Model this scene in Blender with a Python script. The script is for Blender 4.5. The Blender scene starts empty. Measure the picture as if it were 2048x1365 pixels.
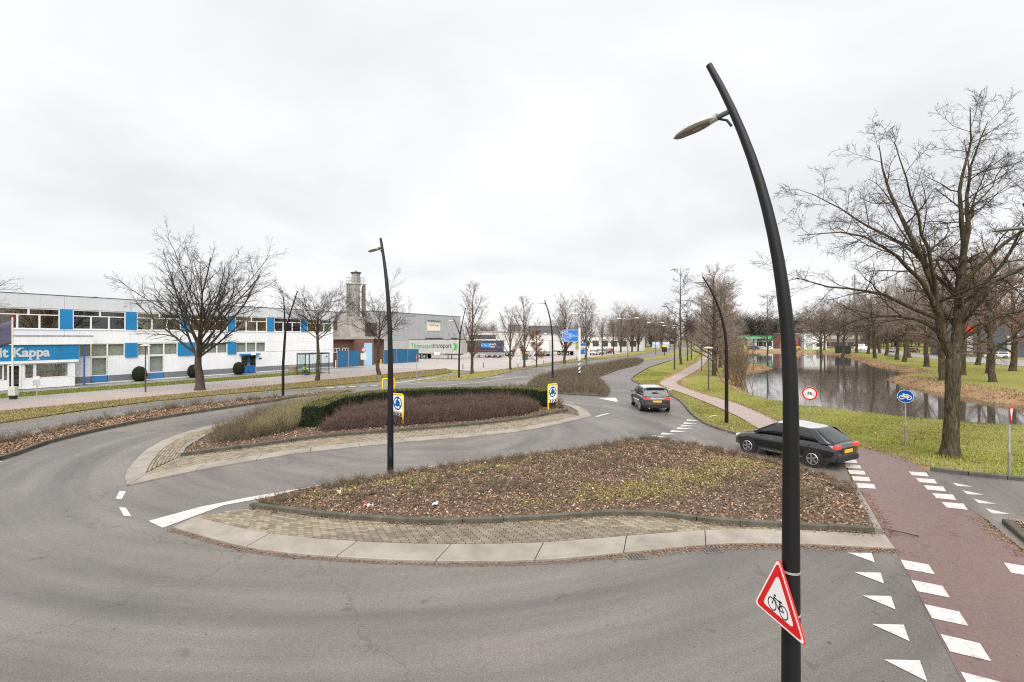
import bpy, bmesh, math, random
import numpy as np
from mathutils import Vector, Matrix, Euler

rng = np.random.default_rng(7)
random.seed(7)
SC = bpy.context.scene
COL = SC.collection
R = math.radians

# ------------------------------------------------------------------ camera
cd = bpy.data.cameras.new('camera')
cam = bpy.data.objects.new('camera', cd)
COL.objects.link(cam)
cam.location = (0, 0, 4.7)
cam.rotation_euler = (R(90), 0, 0)
cd.lens = 17.0
cd.sensor_width = 36.0
cd.shift_y = -0.0037
cd.clip_start = 0.1
cd.clip_end = 6000
SC.camera = cam

# ------------------------------------------------------------------ sky, sun, exposure
SUN = Vector((0.0, -0.55, 0.82)).normalized()
w = bpy.data.worlds.new('World')
SC.world = w
w.use_nodes = True
nt = w.node_tree
nt.nodes.clear()
N = nt.nodes.new
L = nt.links.new
out = N('ShaderNodeOutputWorld')
bg = N('ShaderNodeBackground')
bg.inputs['Strength'].default_value = 0.1
sky = N('ShaderNodeTexSky')
sky.sky_type = 'NISHITA'
sky.sun_disc = False
sky.sun_elevation = math.asin(SUN.z)
sky.sun_rotation = math.atan2(SUN.x, SUN.y)
sky.air_density = 1.0
sky.dust_density = 3.0
tc = N('ShaderNodeTexCoord')
sx = N('ShaderNodeSeparateXYZ')
L(tc.outputs['Generated'], sx.inputs[0])
zz = N('ShaderNodeMath'); zz.operation = 'ABSOLUTE'
L(sx.outputs['Z'], zz.inputs[0])
za = N('ShaderNodeMath'); za.operation = 'ADD'; za.inputs[1].default_value = 0.22
L(zz.outputs[0], za.inputs[0])
cx = N('ShaderNodeCombineXYZ')
for i, ax in enumerate('XY'):
    dv = N('ShaderNodeMath'); dv.operation = 'DIVIDE'
    L(sx.outputs[ax], dv.inputs[0]); L(za.outputs[0], dv.inputs[1])
    L(dv.outputs[0], cx.inputs[i])
n1 = N('ShaderNodeTexNoise')
n1.inputs['Scale'].default_value = 0.85
n1.inputs['Detail'].default_value = 5
n1.inputs['Roughness'].default_value = 0.5
n1.inputs['Distortion'].default_value = 0.35
L(cx.outputs[0], n1.inputs['Vector'])
rp = N('ShaderNodeValToRGB')
rp.color_ramp.elements[0].position = 0.34
rp.color_ramp.elements[0].color = (2.06, 2.08, 2.11, 1)
rp.color_ramp.elements[1].position = 0.62
rp.color_ramp.elements[1].color = (2.66, 2.66, 2.66, 1)
L(n1.outputs['Fac'], rp.inputs[0])
mx = N('ShaderNodeMix'); mx.data_type = 'RGBA'
mx.inputs['Factor'].default_value = 0.96
L(sky.outputs[0], mx.inputs['A'])
L(rp.outputs[0], mx.inputs['B'])
L(mx.outputs['Result'], bg.inputs['Color'])
L(bg.outputs[0], out.inputs[0])

sd = bpy.data.lights.new('sun', 'SUN')
sd.energy = 1.5
sd.angle = R(75)
sd.color = (1.0, 0.97, 0.93)
so = bpy.data.objects.new('sun', sd)
so.rotation_euler = SUN.to_track_quat('Z', 'Y').to_euler()
so.location = (0, 0, 60)
COL.objects.link(so)

SC.view_settings.view_transform = 'Standard'
SC.view_settings.look = 'None'
SC.view_settings.gamma = 1.0
SC.view_settings.use_curve_mapping = False
SC.view_settings.exposure = 2.0
SC.render.engine = 'CYCLES'
SC.cycles.use_denoising = False
SC.cycles.filter_width = 1.15
SC.cycles.max_bounces = 5
SC.cycles.diffuse_bounces = 2
SC.cycles.glossy_bounces = 2
SC.cycles.transparent_max_bounces = 16
SC.cycles.use_adaptive_sampling = True
SC.cycles.adaptive_threshold = 0.01

# ------------------------------------------------------------------ materials
MATS = {}

def base_mat(name):
    m = bpy.data.materials.new(name)
    m.use_nodes = True
    return m, m.node_tree, m.node_tree.nodes['Principled BSDF']

def c4(c):
    return (c[0], c[1], c[2], 1.0)

def noise_node(nt, scale, detail=4, rough=0.55, vec=None, dist=0.0):
    n = nt.nodes.new('ShaderNodeTexNoise')
    n.inputs['Scale'].default_value = scale
    n.inputs['Detail'].default_value = detail
    n.inputs['Roughness'].default_value = rough
    n.inputs['Distortion'].default_value = dist
    if vec is not None:
        nt.links.new(vec, n.inputs['Vector'])
    return n

def ramp_node(nt, fac, stops):
    r = nt.nodes.new('ShaderNodeValToRGB')
    e = r.color_ramp.elements
    while len(e) < len(stops):
        e.new(0.5)
    for k, (p, c) in enumerate(stops):
        e[k].position = p
        e[k].color = c4(c)
    nt.links.new(fac, r.inputs[0])
    return r

def mix_node(nt, fac, a, b, mode='MIX'):
    m = nt.nodes.new('ShaderNodeMix')
    m.data_type = 'RGBA'
    m.blend_type = mode
    if isinstance(fac, float):
        m.inputs['Factor'].default_value = fac
    else:
        nt.links.new(fac, m.inputs['Factor'])
    for k, v in (('A', a), ('B', b)):
        if isinstance(v, tuple):
            m.inputs[k].default_value = c4(v)
        else:
            nt.links.new(v, m.inputs[k])
    return m.outputs['Result']

def pos_node(nt, local=False):
    if local:
        t = nt.nodes.new('ShaderNodeTexCoord')
        return t.outputs['Object']
    g = nt.nodes.new('ShaderNodeNewGeometry')
    return g.outputs['Position']

def bump(nt, p, height, strength, dist=0.02):
    b = nt.nodes.new('ShaderNodeBump')
    b.inputs['Strength'].default_value = strength
    b.inputs['Distance'].default_value = dist
    nt.links.new(height, b.inputs['Height'])
    nt.links.new(b.outputs[0], p.inputs['Normal'])

def mat(name, c, c2=None, scale=3.0, rough=0.75, metal=0.0, bstr=0.0, bscale=30.0, spec=0.4, local=False, lo=0.35, hi=0.68, emit=0.0, coat=0.0):
    """plain procedural surface: two tones mixed by noise, fine bump"""
    if name in MATS:
        return MATS[name]
    m, nt, p = base_mat(name)
    v = pos_node(nt, local)
    if c2 is None:
        c2 = tuple(x * 0.86 for x in c)
    n = noise_node(nt, scale, 5, 0.6, v)
    r = ramp_node(nt, n.outputs['Fac'], [(lo, c2), (hi, c)])
    nt.links.new(r.outputs[0], p.inputs['Base Color'])
    p.inputs['Roughness'].default_value = rough
    p.inputs['Metallic'].default_value = metal
    p.inputs['Specular IOR Level'].default_value = spec
    p.inputs['Coat Weight'].default_value = coat
    if emit:
        nt.links.new(r.outputs[0], p.inputs['Emission Color'])
        p.inputs['Emission Strength'].default_value = emit
        m.cycles.emission_sampling = 'NONE'
    if bstr:
        b = noise_node(nt, bscale, 4, 0.6, v)
        bump(nt, p, b.outputs['Fac'], bstr)
    MATS[name] = m
    return m

def tint_mat(name, stops, rough=0.8, spec=0.25, trans=0.0):
    """colour picked from a ramp by the per-piece attribute 'tint'"""
    if name in MATS:
        return MATS[name]
    m, nt, p = base_mat(name)
    a = nt.nodes.new('ShaderNodeAttribute')
    a.attribute_name = 'tint'
    r = ramp_node(nt, a.outputs['Fac'], stops)
    nt.links.new(r.outputs[0], p.inputs['Base Color'])
    p.inputs['Roughness'].default_value = rough
    p.inputs['Specular IOR Level'].default_value = spec
    if trans:
        p.inputs['Subsurface Weight'].default_value = 0.0
    MATS[name] = m
    return m

def asphalt(name, c, c2, cen=(-4.0, 24.0), arc=True, grain=0.85):
    if name in MATS:
        return MATS[name]
    m, nt, p = base_mat(name)
    v = pos_node(nt)
    fine = noise_node(nt, 38, 4, 0.75, v)
    mid = noise_node(nt, 9, 4, 0.6, v)
    big = noise_node(nt, 0.16, 4, 0.55, v, 0.6)
    r = ramp_node(nt, big.outputs['Fac'], [(0.32, c2), (0.66, c)])
    col = r.outputs[0]
    if arc:
        # wear streaks that follow the driving line round the island
        s = nt.nodes.new('ShaderNodeVectorMath'); s.operation = 'SUBTRACT'
        s.inputs[1].default_value = (cen[0], cen[1], 0)
        nt.links.new(v, s.inputs[0])
        ln = nt.nodes.new('ShaderNodeVectorMath'); ln.operation = 'LENGTH'
        nt.links.new(s.outputs[0], ln.inputs[0])
        sp = nt.nodes.new('ShaderNodeSeparateXYZ'); nt.links.new(s.outputs[0], sp.inputs[0])
        at = nt.nodes.new('ShaderNodeMath'); at.operation = 'ARCTAN2'
        nt.links.new(sp.outputs['Y'], at.inputs[0]); nt.links.new(sp.outputs['X'], at.inputs[1])
        cb = nt.nodes.new('ShaderNodeCombineXYZ')
        nt.links.new(ln.outputs['Value'], cb.inputs[0]); nt.links.new(at.outputs[0], cb.inputs[1])
        sn = noise_node(nt, 0.9, 5, 0.6, cb.outputs[0])
        sr = ramp_node(nt, sn.outputs['Fac'], [(0.34, (0.62, 0.62, 0.63)), (0.5, (0.95, 0.95, 0.95)), (0.64, (1.24, 1.23, 1.21))])
        col = mix_node(nt, 0.85, col, sr.outputs[0], 'MULTIPLY')
    fr = ramp_node(nt, fine.outputs['Fac'], [(0.32, (0.50, 0.50, 0.50)), (0.70, (1.55, 1.54, 1.52))])
    col = mix_node(nt, grain, col, fr.outputs[0], 'MULTIPLY')
    mr = ramp_node(nt, mid.outputs['Fac'], [(0.3, (0.90, 0.90, 0.90)), (0.7, (1.1, 1.1, 1.1))])
    col = mix_node(nt, 1.0, col, mr.outputs[0], 'MULTIPLY')
    # oil drips and old stains
    dn = noise_node(nt, 1.7, 3, 0.6, v, 0.5)
    dr_ = ramp_node(nt, dn.outputs['Fac'], [(0.27, (0.62, 0.61, 0.60)), (0.34, (1, 1, 1))])
    col = mix_node(nt, 0.9, col, dr_.outputs[0], 'MULTIPLY')
    # hairline cracks
    vo = nt.nodes.new('ShaderNodeTexVoronoi'); vo.feature = 'DISTANCE_TO_EDGE'
    vo.inputs['Scale'].default_value = 0.13
    wn = noise_node(nt, 1.2, 4, 0.6, v)
    wv = nt.nodes.new('ShaderNodeVectorMath'); wv.operation = 'MULTIPLY_ADD'
    nt.links.new(wn.outputs['Color'], wv.inputs[0]); wv.inputs[1].default_value = (2.2, 2.2, 0)
    nt.links.new(v, wv.inputs[2])
    nt.links.new(wv.outputs[0], vo.inputs['Vector'])
    cr = ramp_node(nt, vo.outputs['Distance'], [(0.0, (0.45, 0.44, 0.43)), (0.0045, (1, 1, 1))])
    col = mix_node(nt, 0.6, col, cr.outputs[0], 'MULTIPLY')
    nt.links.new(col, p.inputs['Base Color'])
    p.inputs['Roughness'].default_value = 0.50
    p.inputs['Specular IOR Level'].default_value = 0.72
    bump(nt, p, fine.outputs['Fac'], 0.35, 0.008)
    MATS[name] = m
    return m

def grass_ground(name, stops, rough=0.95):
    if name in MATS:
        return MATS[name]
    m, nt, p = base_mat(name)
    v = pos_node(nt)
    a = noise_node(nt, 0.22, 4, 0.6, v, 0.4)
    b = noise_node(nt, 2.4, 4, 0.65, v)
    c = noise_node(nt, 26, 3, 0.7, v)
    s1 = nt.nodes.new('ShaderNodeMath'); s1.operation = 'MULTIPLY_ADD'
    nt.links.new(b.outputs['Fac'], s1.inputs[0]); s1.inputs[1].default_value = 0.55
    nt.links.new(a.outputs['Fac'], s1.inputs[2])
    s2 = nt.nodes.new('ShaderNodeMath'); s2.operation = 'MULTIPLY_ADD'
    nt.links.new(c.outputs['Fac'], s2.inputs[0]); s2.inputs[1].default_value = 0.55
    nt.links.new(s1.outputs[0], s2.inputs[2])
    s3 = nt.nodes.new('ShaderNodeMath'); s3.operation = 'MULTIPLY'
    nt.links.new(s2.outputs[0], s3.inputs[0]); s3.inputs[1].default_value = 0.476
    r = ramp_node(nt, s3.outputs[0], stops)
    nt.links.new(r.outputs[0], p.inputs['Base Color'])
    p.inputs['Roughness'].default_value = rough
    p.inputs['Specular IOR Level'].default_value = 0.1
    bump(nt, p, c.outputs['Fac'], 0.8, 0.04)
    MATS[name] = m
    return m

def paint_mat(name, c, worn):
    """road paint: worn through in patches"""
    if name in MATS:
        return MATS[name]
    m, nt, p = base_mat(name)
    v = pos_node(nt)
    n = noise_node(nt, 7, 6, 0.7, v)
    r = ramp_node(nt, n.outputs['Fac'], [(0.30, worn), (0.40, tuple(x * 0.82 for x in c)), (0.55, c)])
    g = noise_node(nt, 42, 3, 0.7, v)
    gr = ramp_node(nt, g.outputs['Fac'], [(0.30, (0.55, 0.54, 0.52)), (0.44, (1, 1, 1))])
    nt.links.new(mix_node(nt, 1.0, r.outputs[0], gr.outputs[0], 'MULTIPLY'), p.inputs['Base Color'])
    p.inputs['Roughness'].default_value = 0.6
    MATS[name] = m
    return m

def glass_mat(name, tint=(0.9, 0.93, 0.93), refl=1.0, clear=0.0):
    """window glass: mirror-like at grazing angles, see-through otherwise"""
    if name in MATS:
        return MATS[name]
    m = bpy.data.materials.new(name)
    m.use_nodes = True
    nt = m.node_tree
    nt.nodes.clear()
    o = nt.nodes.new('ShaderNodeOutputMaterial')
    tr = nt.nodes.new('ShaderNodeBsdfTransparent')
    tr.inputs[0].default_value = c4(tint)
    gl = nt.nodes.new('ShaderNodeBsdfGlossy')
    gl.inputs['Roughness'].default_value = 0.02
    gl.inputs['Color'].default_value = (refl, refl, refl, 1)
    fr = nt.nodes.new('ShaderNodeFresnel')
    fr.inputs['IOR'].default_value = 1.55
    gb = nt.nodes.new('ShaderNodeNewGeometry')
    iv = nt.nodes.new('ShaderNodeMath'); iv.operation = 'SUBTRACT'; iv.inputs[0].default_value = 1.0
    nt.links.new(gb.outputs['Backfacing'], iv.inputs[1])
    ad = nt.nodes.new('ShaderNodeMath'); ad.operation = 'ADD'; ad.use_clamp = True
    ad.inputs[1].default_value = 0.04 - clear
    nt.links.new(fr.outputs[0], ad.inputs[0])
    mi = nt.nodes.new('ShaderNodeMixShader')
    fm_ = nt.nodes.new('ShaderNodeMath'); fm_.operation = 'MULTIPLY'
    nt.links.new(ad.outputs[0], fm_.inputs[0]); nt.links.new(iv.outputs[0], fm_.inputs[1])
    nt.links.new(fm_.outputs[0], mi.inputs[0])
    nt.links.new(tr.outputs[0], mi.inputs[1])
    nt.links.new(gl.outputs[0], mi.inputs[2])
    nt.links.new(mi.outputs[0], o.inputs[0])
    MATS[name] = m
    return m

def bark_mat(name, c, c2, ridge=9.0):
    if name in MATS:
        return MATS[name]
    m, nt, p = base_mat(name)
    v = pos_node(nt, True)
    mp = nt.nodes.new('ShaderNodeMapping'); mp.inputs['Scale'].default_value = (ridge, ridge, ridge * 0.16)
    nt.links.new(v, mp.inputs[0])
    a = noise_node(nt, 1.6, 5, 0.65, mp.outputs[0], 0.6)
    b = noise_node(nt, 1.3, 4, 0.6, v)
    r = ramp_node(nt, a.outputs['Fac'], [(0.34, tuple(x * 0.45 for x in c2)), (0.48, c2), (0.66, c)])
    g = ramp_node(nt, b.outputs['Fac'], [(0.42, (1, 1, 1)), (0.62, (0.78, 0.86, 0.62))])
    nt.links.new(mix_node(nt, 0.8, r.outputs[0], g.outputs[0], 'MULTIPLY'), p.inputs['Base Color'])
    p.inputs['Roughness'].default_value = 0.95
    p.inputs['Specular IOR Level'].default_value = 0.15
    bump(nt, p, a.outputs['Fac'], 1.0, 0.06)
    MATS[name] = m
    return m

def streak_mat(name, c, dirt, amount=0.5, rough=0.55, xs=2.5):
    """painted cladding with faint vertical rain streaks and cloudy grime"""
    if name in MATS:
        return MATS[name]
    m, nt, p = base_mat(name)
    v = pos_node(nt, True)
    mp = nt.nodes.new('ShaderNodeMapping'); mp.inputs['Scale'].default_value = (xs, xs, 0.18)
    nt.links.new(v, mp.inputs[0])
    a = noise_node(nt, 1.5, 5, 0.65, mp.outputs[0])
    b = noise_node(nt, 0.5, 4, 0.6, v)
    s = nt.nodes.new('ShaderNodeMath'); s.operation = 'MULTIPLY'
    nt.links.new(a.outputs['Fac'], s.inputs[0]); nt.links.new(b.outputs['Fac'], s.inputs[1])
    r = ramp_node(nt, s.outputs[0], [(0.12, dirt), (0.30, c)])
    nt.links.new(mix_node(nt, amount, c, r.outputs[0]), p.inputs['Base Color'])
    p.inputs['Roughness'].default_value = rough
    MATS[name] = m
    return m

def brick_mat(name, c1, c2, mortar, scale=4.0):
    if name in MATS:
        return MATS[name]
    m, nt, p = base_mat(name)
    t = nt.nodes.new('ShaderNodeTexCoord')
    mp = nt.nodes.new('ShaderNodeMapping')
    mp.inputs['Rotation'].default_value = (R(90), 0, 0)
    nt.links.new(t.outputs['Object'], mp.inputs[0])
    b = nt.nodes.new('ShaderNodeTexBrick')
    b.inputs['Color1'].default_value = c4(c1)
    b.inputs['Color2'].default_value = c4(c2)
    b.inputs['Mortar'].default_value = c4(mortar)
    b.inputs['Scale'].default_value = scale
    b.inputs['Mortar Size'].default_value = 0.012
    nt.links.new(mp.outputs[0], b.inputs['Vector'])
    nt.links.new(b.outputs['Color'], p.inputs['Base Color'])
    p.inputs['Roughness'].default_value = 0.85
    MATS[name] = m
    return m

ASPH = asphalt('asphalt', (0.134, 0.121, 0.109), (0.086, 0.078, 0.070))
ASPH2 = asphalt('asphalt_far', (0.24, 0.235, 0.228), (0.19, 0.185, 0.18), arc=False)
REDASPH = asphalt('red_asphalt', (0.142, 0.081, 0.072), (0.112, 0.071, 0.065), arc=False, grain=0.5)
PINKPATH = asphalt('pink_path', (0.30, 0.225, 0.20), (0.25, 0.19, 0.175), arc=False, grain=0.35)
PAVE = asphalt('grey_paving', (0.26, 0.24, 0.22), (0.20, 0.185, 0.17), arc=False)
YARD = asphalt('yard_paving', (0.33, 0.29, 0.265), (0.27, 0.24, 0.225), arc=False)
PAINT = paint_mat('road_paint', (0.46, 0.45, 0.425), (0.17, 0.155, 0.145))
CONC = mat('concrete', (0.265, 0.240, 0.203), (0.17, 0.152, 0.127), scale=1.1, rough=0.85, bstr=0.15, bscale=60)
KERB = mat('kerb_concrete', (0.095, 0.090, 0.068), (0.05, 0.049, 0.035), scale=2.2, rough=0.9, bstr=0.25, bscale=40)
KERBP = mat('kerb_pale', (0.23, 0.215, 0.185), (0.14, 0.13, 0.11), scale=2.0, rough=0.9, bstr=0.25, bscale=40)
PAVER = mat('paver', (0.33, 0.27, 0.19), (0.20, 0.165, 0.12), scale=2.6, rough=0.9, bstr=0.2, bscale=70)
JOINT = mat('joint_sand', (0.115, 0.098, 0.070), (0.065, 0.057, 0.04), scale=6, rough=1.0)
SOIL = mat('soil', (0.115, 0.075, 0.05), (0.05, 0.032, 0.022), scale=9, rough=1.0, bstr=0.6, bscale=30)
GRASS = grass_ground('grass_ground', [(0.36, (0.16, 0.115, 0.05)), (0.46, (0.185, 0.165, 0.05)), (0.55, (0.16, 0.175, 0.035)), (0.68, (0.205, 0.225, 0.045))])
DRYG = grass_ground('dry_grass_ground', [(0.36, (0.15, 0.10, 0.055)), (0.48, (0.215, 0.165, 0.075)), (0.6, (0.20, 0.17, 0.06)), (0.7, (0.19, 0.185, 0.06))])
BANK = grass_ground('leafy_bank', [(0.36, (0.17, 0.105, 0.055)), (0.5, (0.26, 0.175, 0.095)), (0.62, (0.235, 0.175, 0.075)), (0.72, (0.20, 0.185, 0.06))])
BLACKM = mat('black_lacquer', (0.0085, 0.0085, 0.010), (0.005, 0.005, 0.006), scale=1.3, rough=0.45, spec=0.3, bstr=0.04, bscale=60)
LAMPG = mat('lamp_grey', (0.46, 0.455, 0.42), (0.38, 0.375, 0.345), scale=4, rough=0.5)
LAMPD = mat('lamp_dark', (0.10, 0.11, 0.115), scale=4, rough=0.5)
GALV = mat('galvanised', (0.42, 0.42, 0.42), (0.30, 0.30, 0.30), scale=5, rough=0.5, metal=0.3)
WHITE = mat('white_enamel', (0.60, 0.60, 0.58), (0.54, 0.54, 0.52), scale=2, rough=0.45)
SIGNW = mat('sign_white', (0.82, 0.82, 0.81), (0.77, 0.77, 0.76), scale=2, rough=0.5, spec=0.2)
REDS = mat('sign_red', (0.70, 0.018, 0.018), (0.64, 0.015, 0.015), rough=0.55, spec=0.15)
BLUES = mat('sign_blue', (0.006, 0.095, 0.38), (0.005, 0.085, 0.34), rough=0.55, spec=0.15)
BLKS = mat('sign_black', (0.012, 0.012, 0.012), rough=0.5)
YELL = mat('sign_yellow', (0.74, 0.50, 0.004), (0.66, 0.43, 0.004), rough=0.6, spec=0.15)
ORNG = mat('orange_panel', (0.75, 0.24, 0.02), rough=0.5)
RUBBER = mat('rubber', (0.016, 0.016, 0.016), rough=0.85)
DARKS = mat('dark_steel', (0.045, 0.047, 0.05), (0.03, 0.03, 0.033), rough=0.6)
GLASS = glass_mat('window_glass')
SHGLASS = glass_mat('shelter_glass', (0.86, 0.9, 0.9), clear=0.04)

# ------------------------------------------------------------------ mesh helpers
def mesh_np(name, V, F, material=None, smooth=False, tint=None):
    V = np.ascontiguousarray(V, dtype=np.float32)
    F = np.ascontiguousarray(F, dtype=np.int32)
    me = bpy.data.meshes.new(name)
    n, (m, k) = len(V), F.shape
    me.vertices.add(n)
    me.vertices.foreach_set('co', V.ravel())
    me.loops.add(m * k)
    me.loops.foreach_set('vertex_index', F.ravel())
    me.polygons.add(m)
    me.polygons.foreach_set('loop_start', np.arange(0, m * k, k, dtype=np.int32))
    if smooth:
        me.polygons.foreach_set('use_smooth', np.ones(m, dtype=bool))
    me.update(calc_edges=True)
    if tint is not None:
        a = me.attributes.new('tint', 'FLOAT', 'POINT')
        a.data.foreach_set('value', np.ascontiguousarray(tint, dtype=np.float32))
    if material:
        me.materials.append(material)
    return me

def obj(name, me, parent=None, loc=None, rot=None):
    o = bpy.data.objects.new(name, me)
    COL.objects.link(o)
    if parent is not None:
        o.parent = parent
    if loc is not None:
        o.location = loc
    if rot is not None:
        o.rotation_euler = rot
    return o

def tag(o, label=None, cat=None, group=None, kind=None):
    if label: o['label'] = label
    if cat: o['category'] = cat
    if group: o['group'] = group
    if kind: o['kind'] = kind
    return o

def thing(name, label, cat, loc=(0, 0, 0), rz=0.0, group=None):
    o = bpy.data.objects.new(name, None)
    o.empty_display_size = 0.2
    COL.objects.link(o)
    o.location = loc
    o.rotation_euler = (0, 0, rz)
    return tag(o, label, cat, group)

class MB:
    def __init__(s):
        s.v = []
        s.f = []
    def add(s, vs, fs):
        k = len(s.v)
        s.v += [tuple(p) for p in vs]
        s.f += [tuple(i + k for i in f) for f in fs]
        return s
    def box(s, c, d, rz=0.0, M=None):
        hx, hy, hz = d[0] / 2, d[1] / 2, d[2] / 2
        P = [Vector((x, y, z)) for z in (-hz, hz) for y in (-hy, hy) for x in (-hx, hx)]
        if rz:
            q = Matrix.Rotation(rz, 3, 'Z')
            P = [q @ p for p in P]
        if M is not None:
            P = [M @ p for p in P]
        P = [p + Vector(c) for p in P]
        return s.add(P, [(0, 2, 3, 1), (4, 5, 7, 6), (0, 1, 5, 4), (2, 6, 7, 3), (0, 4, 6, 2), (1, 3, 7, 5)])
    def bb(s, x0, x1, y0, y1, z0, z1):
        return s.box(((x0 + x1) / 2, (y0 + y1) / 2, (z0 + z1) / 2), (abs(x1 - x0), abs(y1 - y0), abs(z1 - z0)))
    def prism(s, poly, z0, z1):
        n = len(poly)
        P = [(x, y, z0) for x, y in poly] + [(x, y, z1) for x, y in poly]
        a = sum(poly[i][0] * poly[(i + 1) % n][1] - poly[(i + 1) % n][0] * poly[i][1] for i in range(n))
        up = tuple(range(n, 2 * n)); dn = tuple(reversed(range(n)))
        sides = [(i, (i + 1) % n, n + (i + 1) % n, n + i) for i in range(n)]
        if a < 0:
            up = tuple(reversed(up)); dn = tuple(reversed(dn)); sides = [tuple(reversed(q)) for q in sides]
        return s.add(P, [up, dn] + sides)
    def plate(s, poly, O, X, Y, t):
        """polygon in the plane (O, X, Y) thickened by t towards X x Y"""
        O, X, Y = Vector(O), Vector(X).normalized(), Vector(Y).normalized()
        Z = X.cross(Y)
        n = len(poly)
        P = [O + X * x + Y * y for x, y in poly] + [O + X * x + Y * y + Z * t for x, y in poly]
        a = sum(poly[i][0] * poly[(i + 1) % n][1] - poly[(i + 1) % n][0] * poly[i][1] for i in range(n))
        up = tuple(range(n, 2 * n)); dn = tuple(reversed(range(n)))
        sides = [(i, (i + 1) % n, n + (i + 1) % n, n + i) for i in range(n)]
        if a < 0:
            up = tuple(reversed(up)); dn = tuple(reversed(dn)); sides = [tuple(reversed(q)) for q in sides]
        return s.add(P, [up, dn] + sides)
    def tube(s, pts, rad, n=12, caps=True):
        pts = [Vector(p) for p in pts]
        if not hasattr(rad, '__len__'):
            rad = [rad] * len(pts)
        k = len(s.v)
        T = [(pts[min(i + 1, len(pts) - 1)] - pts[max(i - 1, 0)]).normalized() for i in range(len(pts))]
        ref = Vector((1, 0, 0)) if abs(T[0].x) < 0.8 else Vector((0, 1, 0))
        u = (ref - T[0] * ref.dot(T[0])).normalized()
        for i, p in enumerate(pts):
            u = (u - T[i] * u.dot(T[i])).normalized()
            v = T[i].cross(u)
            for j in range(n):
                a = 2 * math.pi * j / n
                s.v.append(tuple(p + (u * math.cos(a) + v * math.sin(a)) * rad[i]))
        for i in range(len(pts) - 1):
            for j in range(n):
                s.f.append((k + i * n + j, k + i * n + (j + 1) % n, k + (i + 1) * n + (j + 1) % n, k + (i + 1) * n + j))
        if caps:
            s.f.append(tuple(reversed(range(k, k + n))))
            s.f.append(tuple(range(k + (len(pts) - 1) * n, k + len(pts) * n)))
        return s
    def lathe(s, prof, n=16, c=(0, 0, 0)):
        k = len(s.v)
        for r, z in prof:
            for j in range(n):
                a = 2 * math.pi * j / n
                s.v.append((c[0] + r * math.cos(a), c[1] + r * math.sin(a), c[2] + z))
        m = len(prof)
        for i in range(m - 1):
            for j in range(n):
                s.f.append((k + i * n + j, k + i * n + (j + 1) % n, k + (i + 1) * n + (j + 1) % n, k + (i + 1) * n + j))
        s.f.append(tuple(reversed(range(k, k + n))))
        s.f.append(tuple(range(k + (m - 1) * n, k + m * n)))
        return s
    def ring(s, c, X, Y, r0, r1, t, n=32):
        """flat annulus in the plane (X, Y)"""
        c, X, Y = Vector(c), Vector(X).normalized(), Vector(Y).normalized()
        Z = X.cross(Y)
        k = len(s.v)
        for zz in (0, t):
            for r in (r0, r1):
                for j in range(n):
                    a = 2 * math.pi * j / n
                    s.v.append(tuple(c + (X * math.cos(a) + Y * math.sin(a)) * r + Z * zz))
        for j in range(n):
            q = (j + 1) % n
            s.f += [(k + 2 * n + j, k + 3 * n + j, k + 3 * n + q, k + 2 * n + q), (k + j, k + q, k + n + q, k + n + j),
                    (k + n + j, k + n + q, k + 3 * n + q, k + 3 * n + j), (k + j, k + 2 * n + j, k + 2 * n + q, k + q)]
        return s
    def disc(s, c, X, Y, r, t, n=32, ry=None):
        ry = ry or r
        return s.plate([(r * math.cos(2 * math.pi * j / n), ry * math.sin(2 * math.pi * j / n)) for j in range(n)], c, X, Y, t)
    def mesh(s, name, material, smooth=False, angle=None):
        me = bpy.data.meshes.new(name)
        me.from_pydata(s.v, [], s.f)
        me.update()
        if material:
            me.materials.append(material)
        if smooth:
            me.polygons.foreach_set('use_smooth', np.ones(len(me.polygons), dtype=bool))
            me.set_sharp_from_angle(angle=R(angle or 40))
        return me
    def build(s, name, material, parent=None, smooth=False, loc=None, rot=None, bevel=0.0, angle=None):
        o = obj(name, s.mesh(name, material, smooth, angle), parent, loc, rot)
        if bevel:
            b = o.modifiers.new('bevel', 'BEVEL')
            b.width = bevel
            b.segments = 2
            b.limit_method = 'ANGLE'
        return o

def copy_tree(root, parent=None, loc=None, rz=None, scale=None):
    c = root.copy()
    COL.objects.link(c)
    c.parent = parent
    if loc is not None: c.location = loc
    if rz is not None: c.rotation_euler = (0, 0, rz)
    if scale is not None: c.scale = scale
    for ch in list(root.children):
        copy_tree(ch, c)
    return c

def spline(P, n=8, closed=False):
    """Catmull-Rom through plan points"""
    P = [np.array(p, float) for p in P]
    out_ = []
    m = len(P)
    rngi = range(m) if closed else range(m - 1)
    for i in rngi:
        if closed:
            a, b, c, d = P[i - 1], P[i], P[(i + 1) % m], P[(i + 2) % m]
        else:
            a, b, c, d = P[max(i - 1, 0)], P[i], P[i + 1], P[min(i + 2, m - 1)]
        for k in range(n):
            t = k / n
            out_.append(0.5 * ((2 * b) + (-a + c) * t + (2 * a - 5 * b + 4 * c - d) * t * t + (-a + 3 * b - 3 * c + d) * t ** 3))
    if not closed:
        out_.append(P[-1])
    return [tuple(float(x) for x in q) for q in out_]

def resample(P, step):
    P = np.array(P, float)
    d = np.r_[0, np.cumsum(np.linalg.norm(np.diff(P, axis=0), axis=1))]
    n = max(1, int(round(d[-1] / step)))
    s = np.linspace(0, d[-1], n + 1)
    return np.stack([np.interp(s, d, P[:, k]) for k in range(P.shape[1])], 1)

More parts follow.
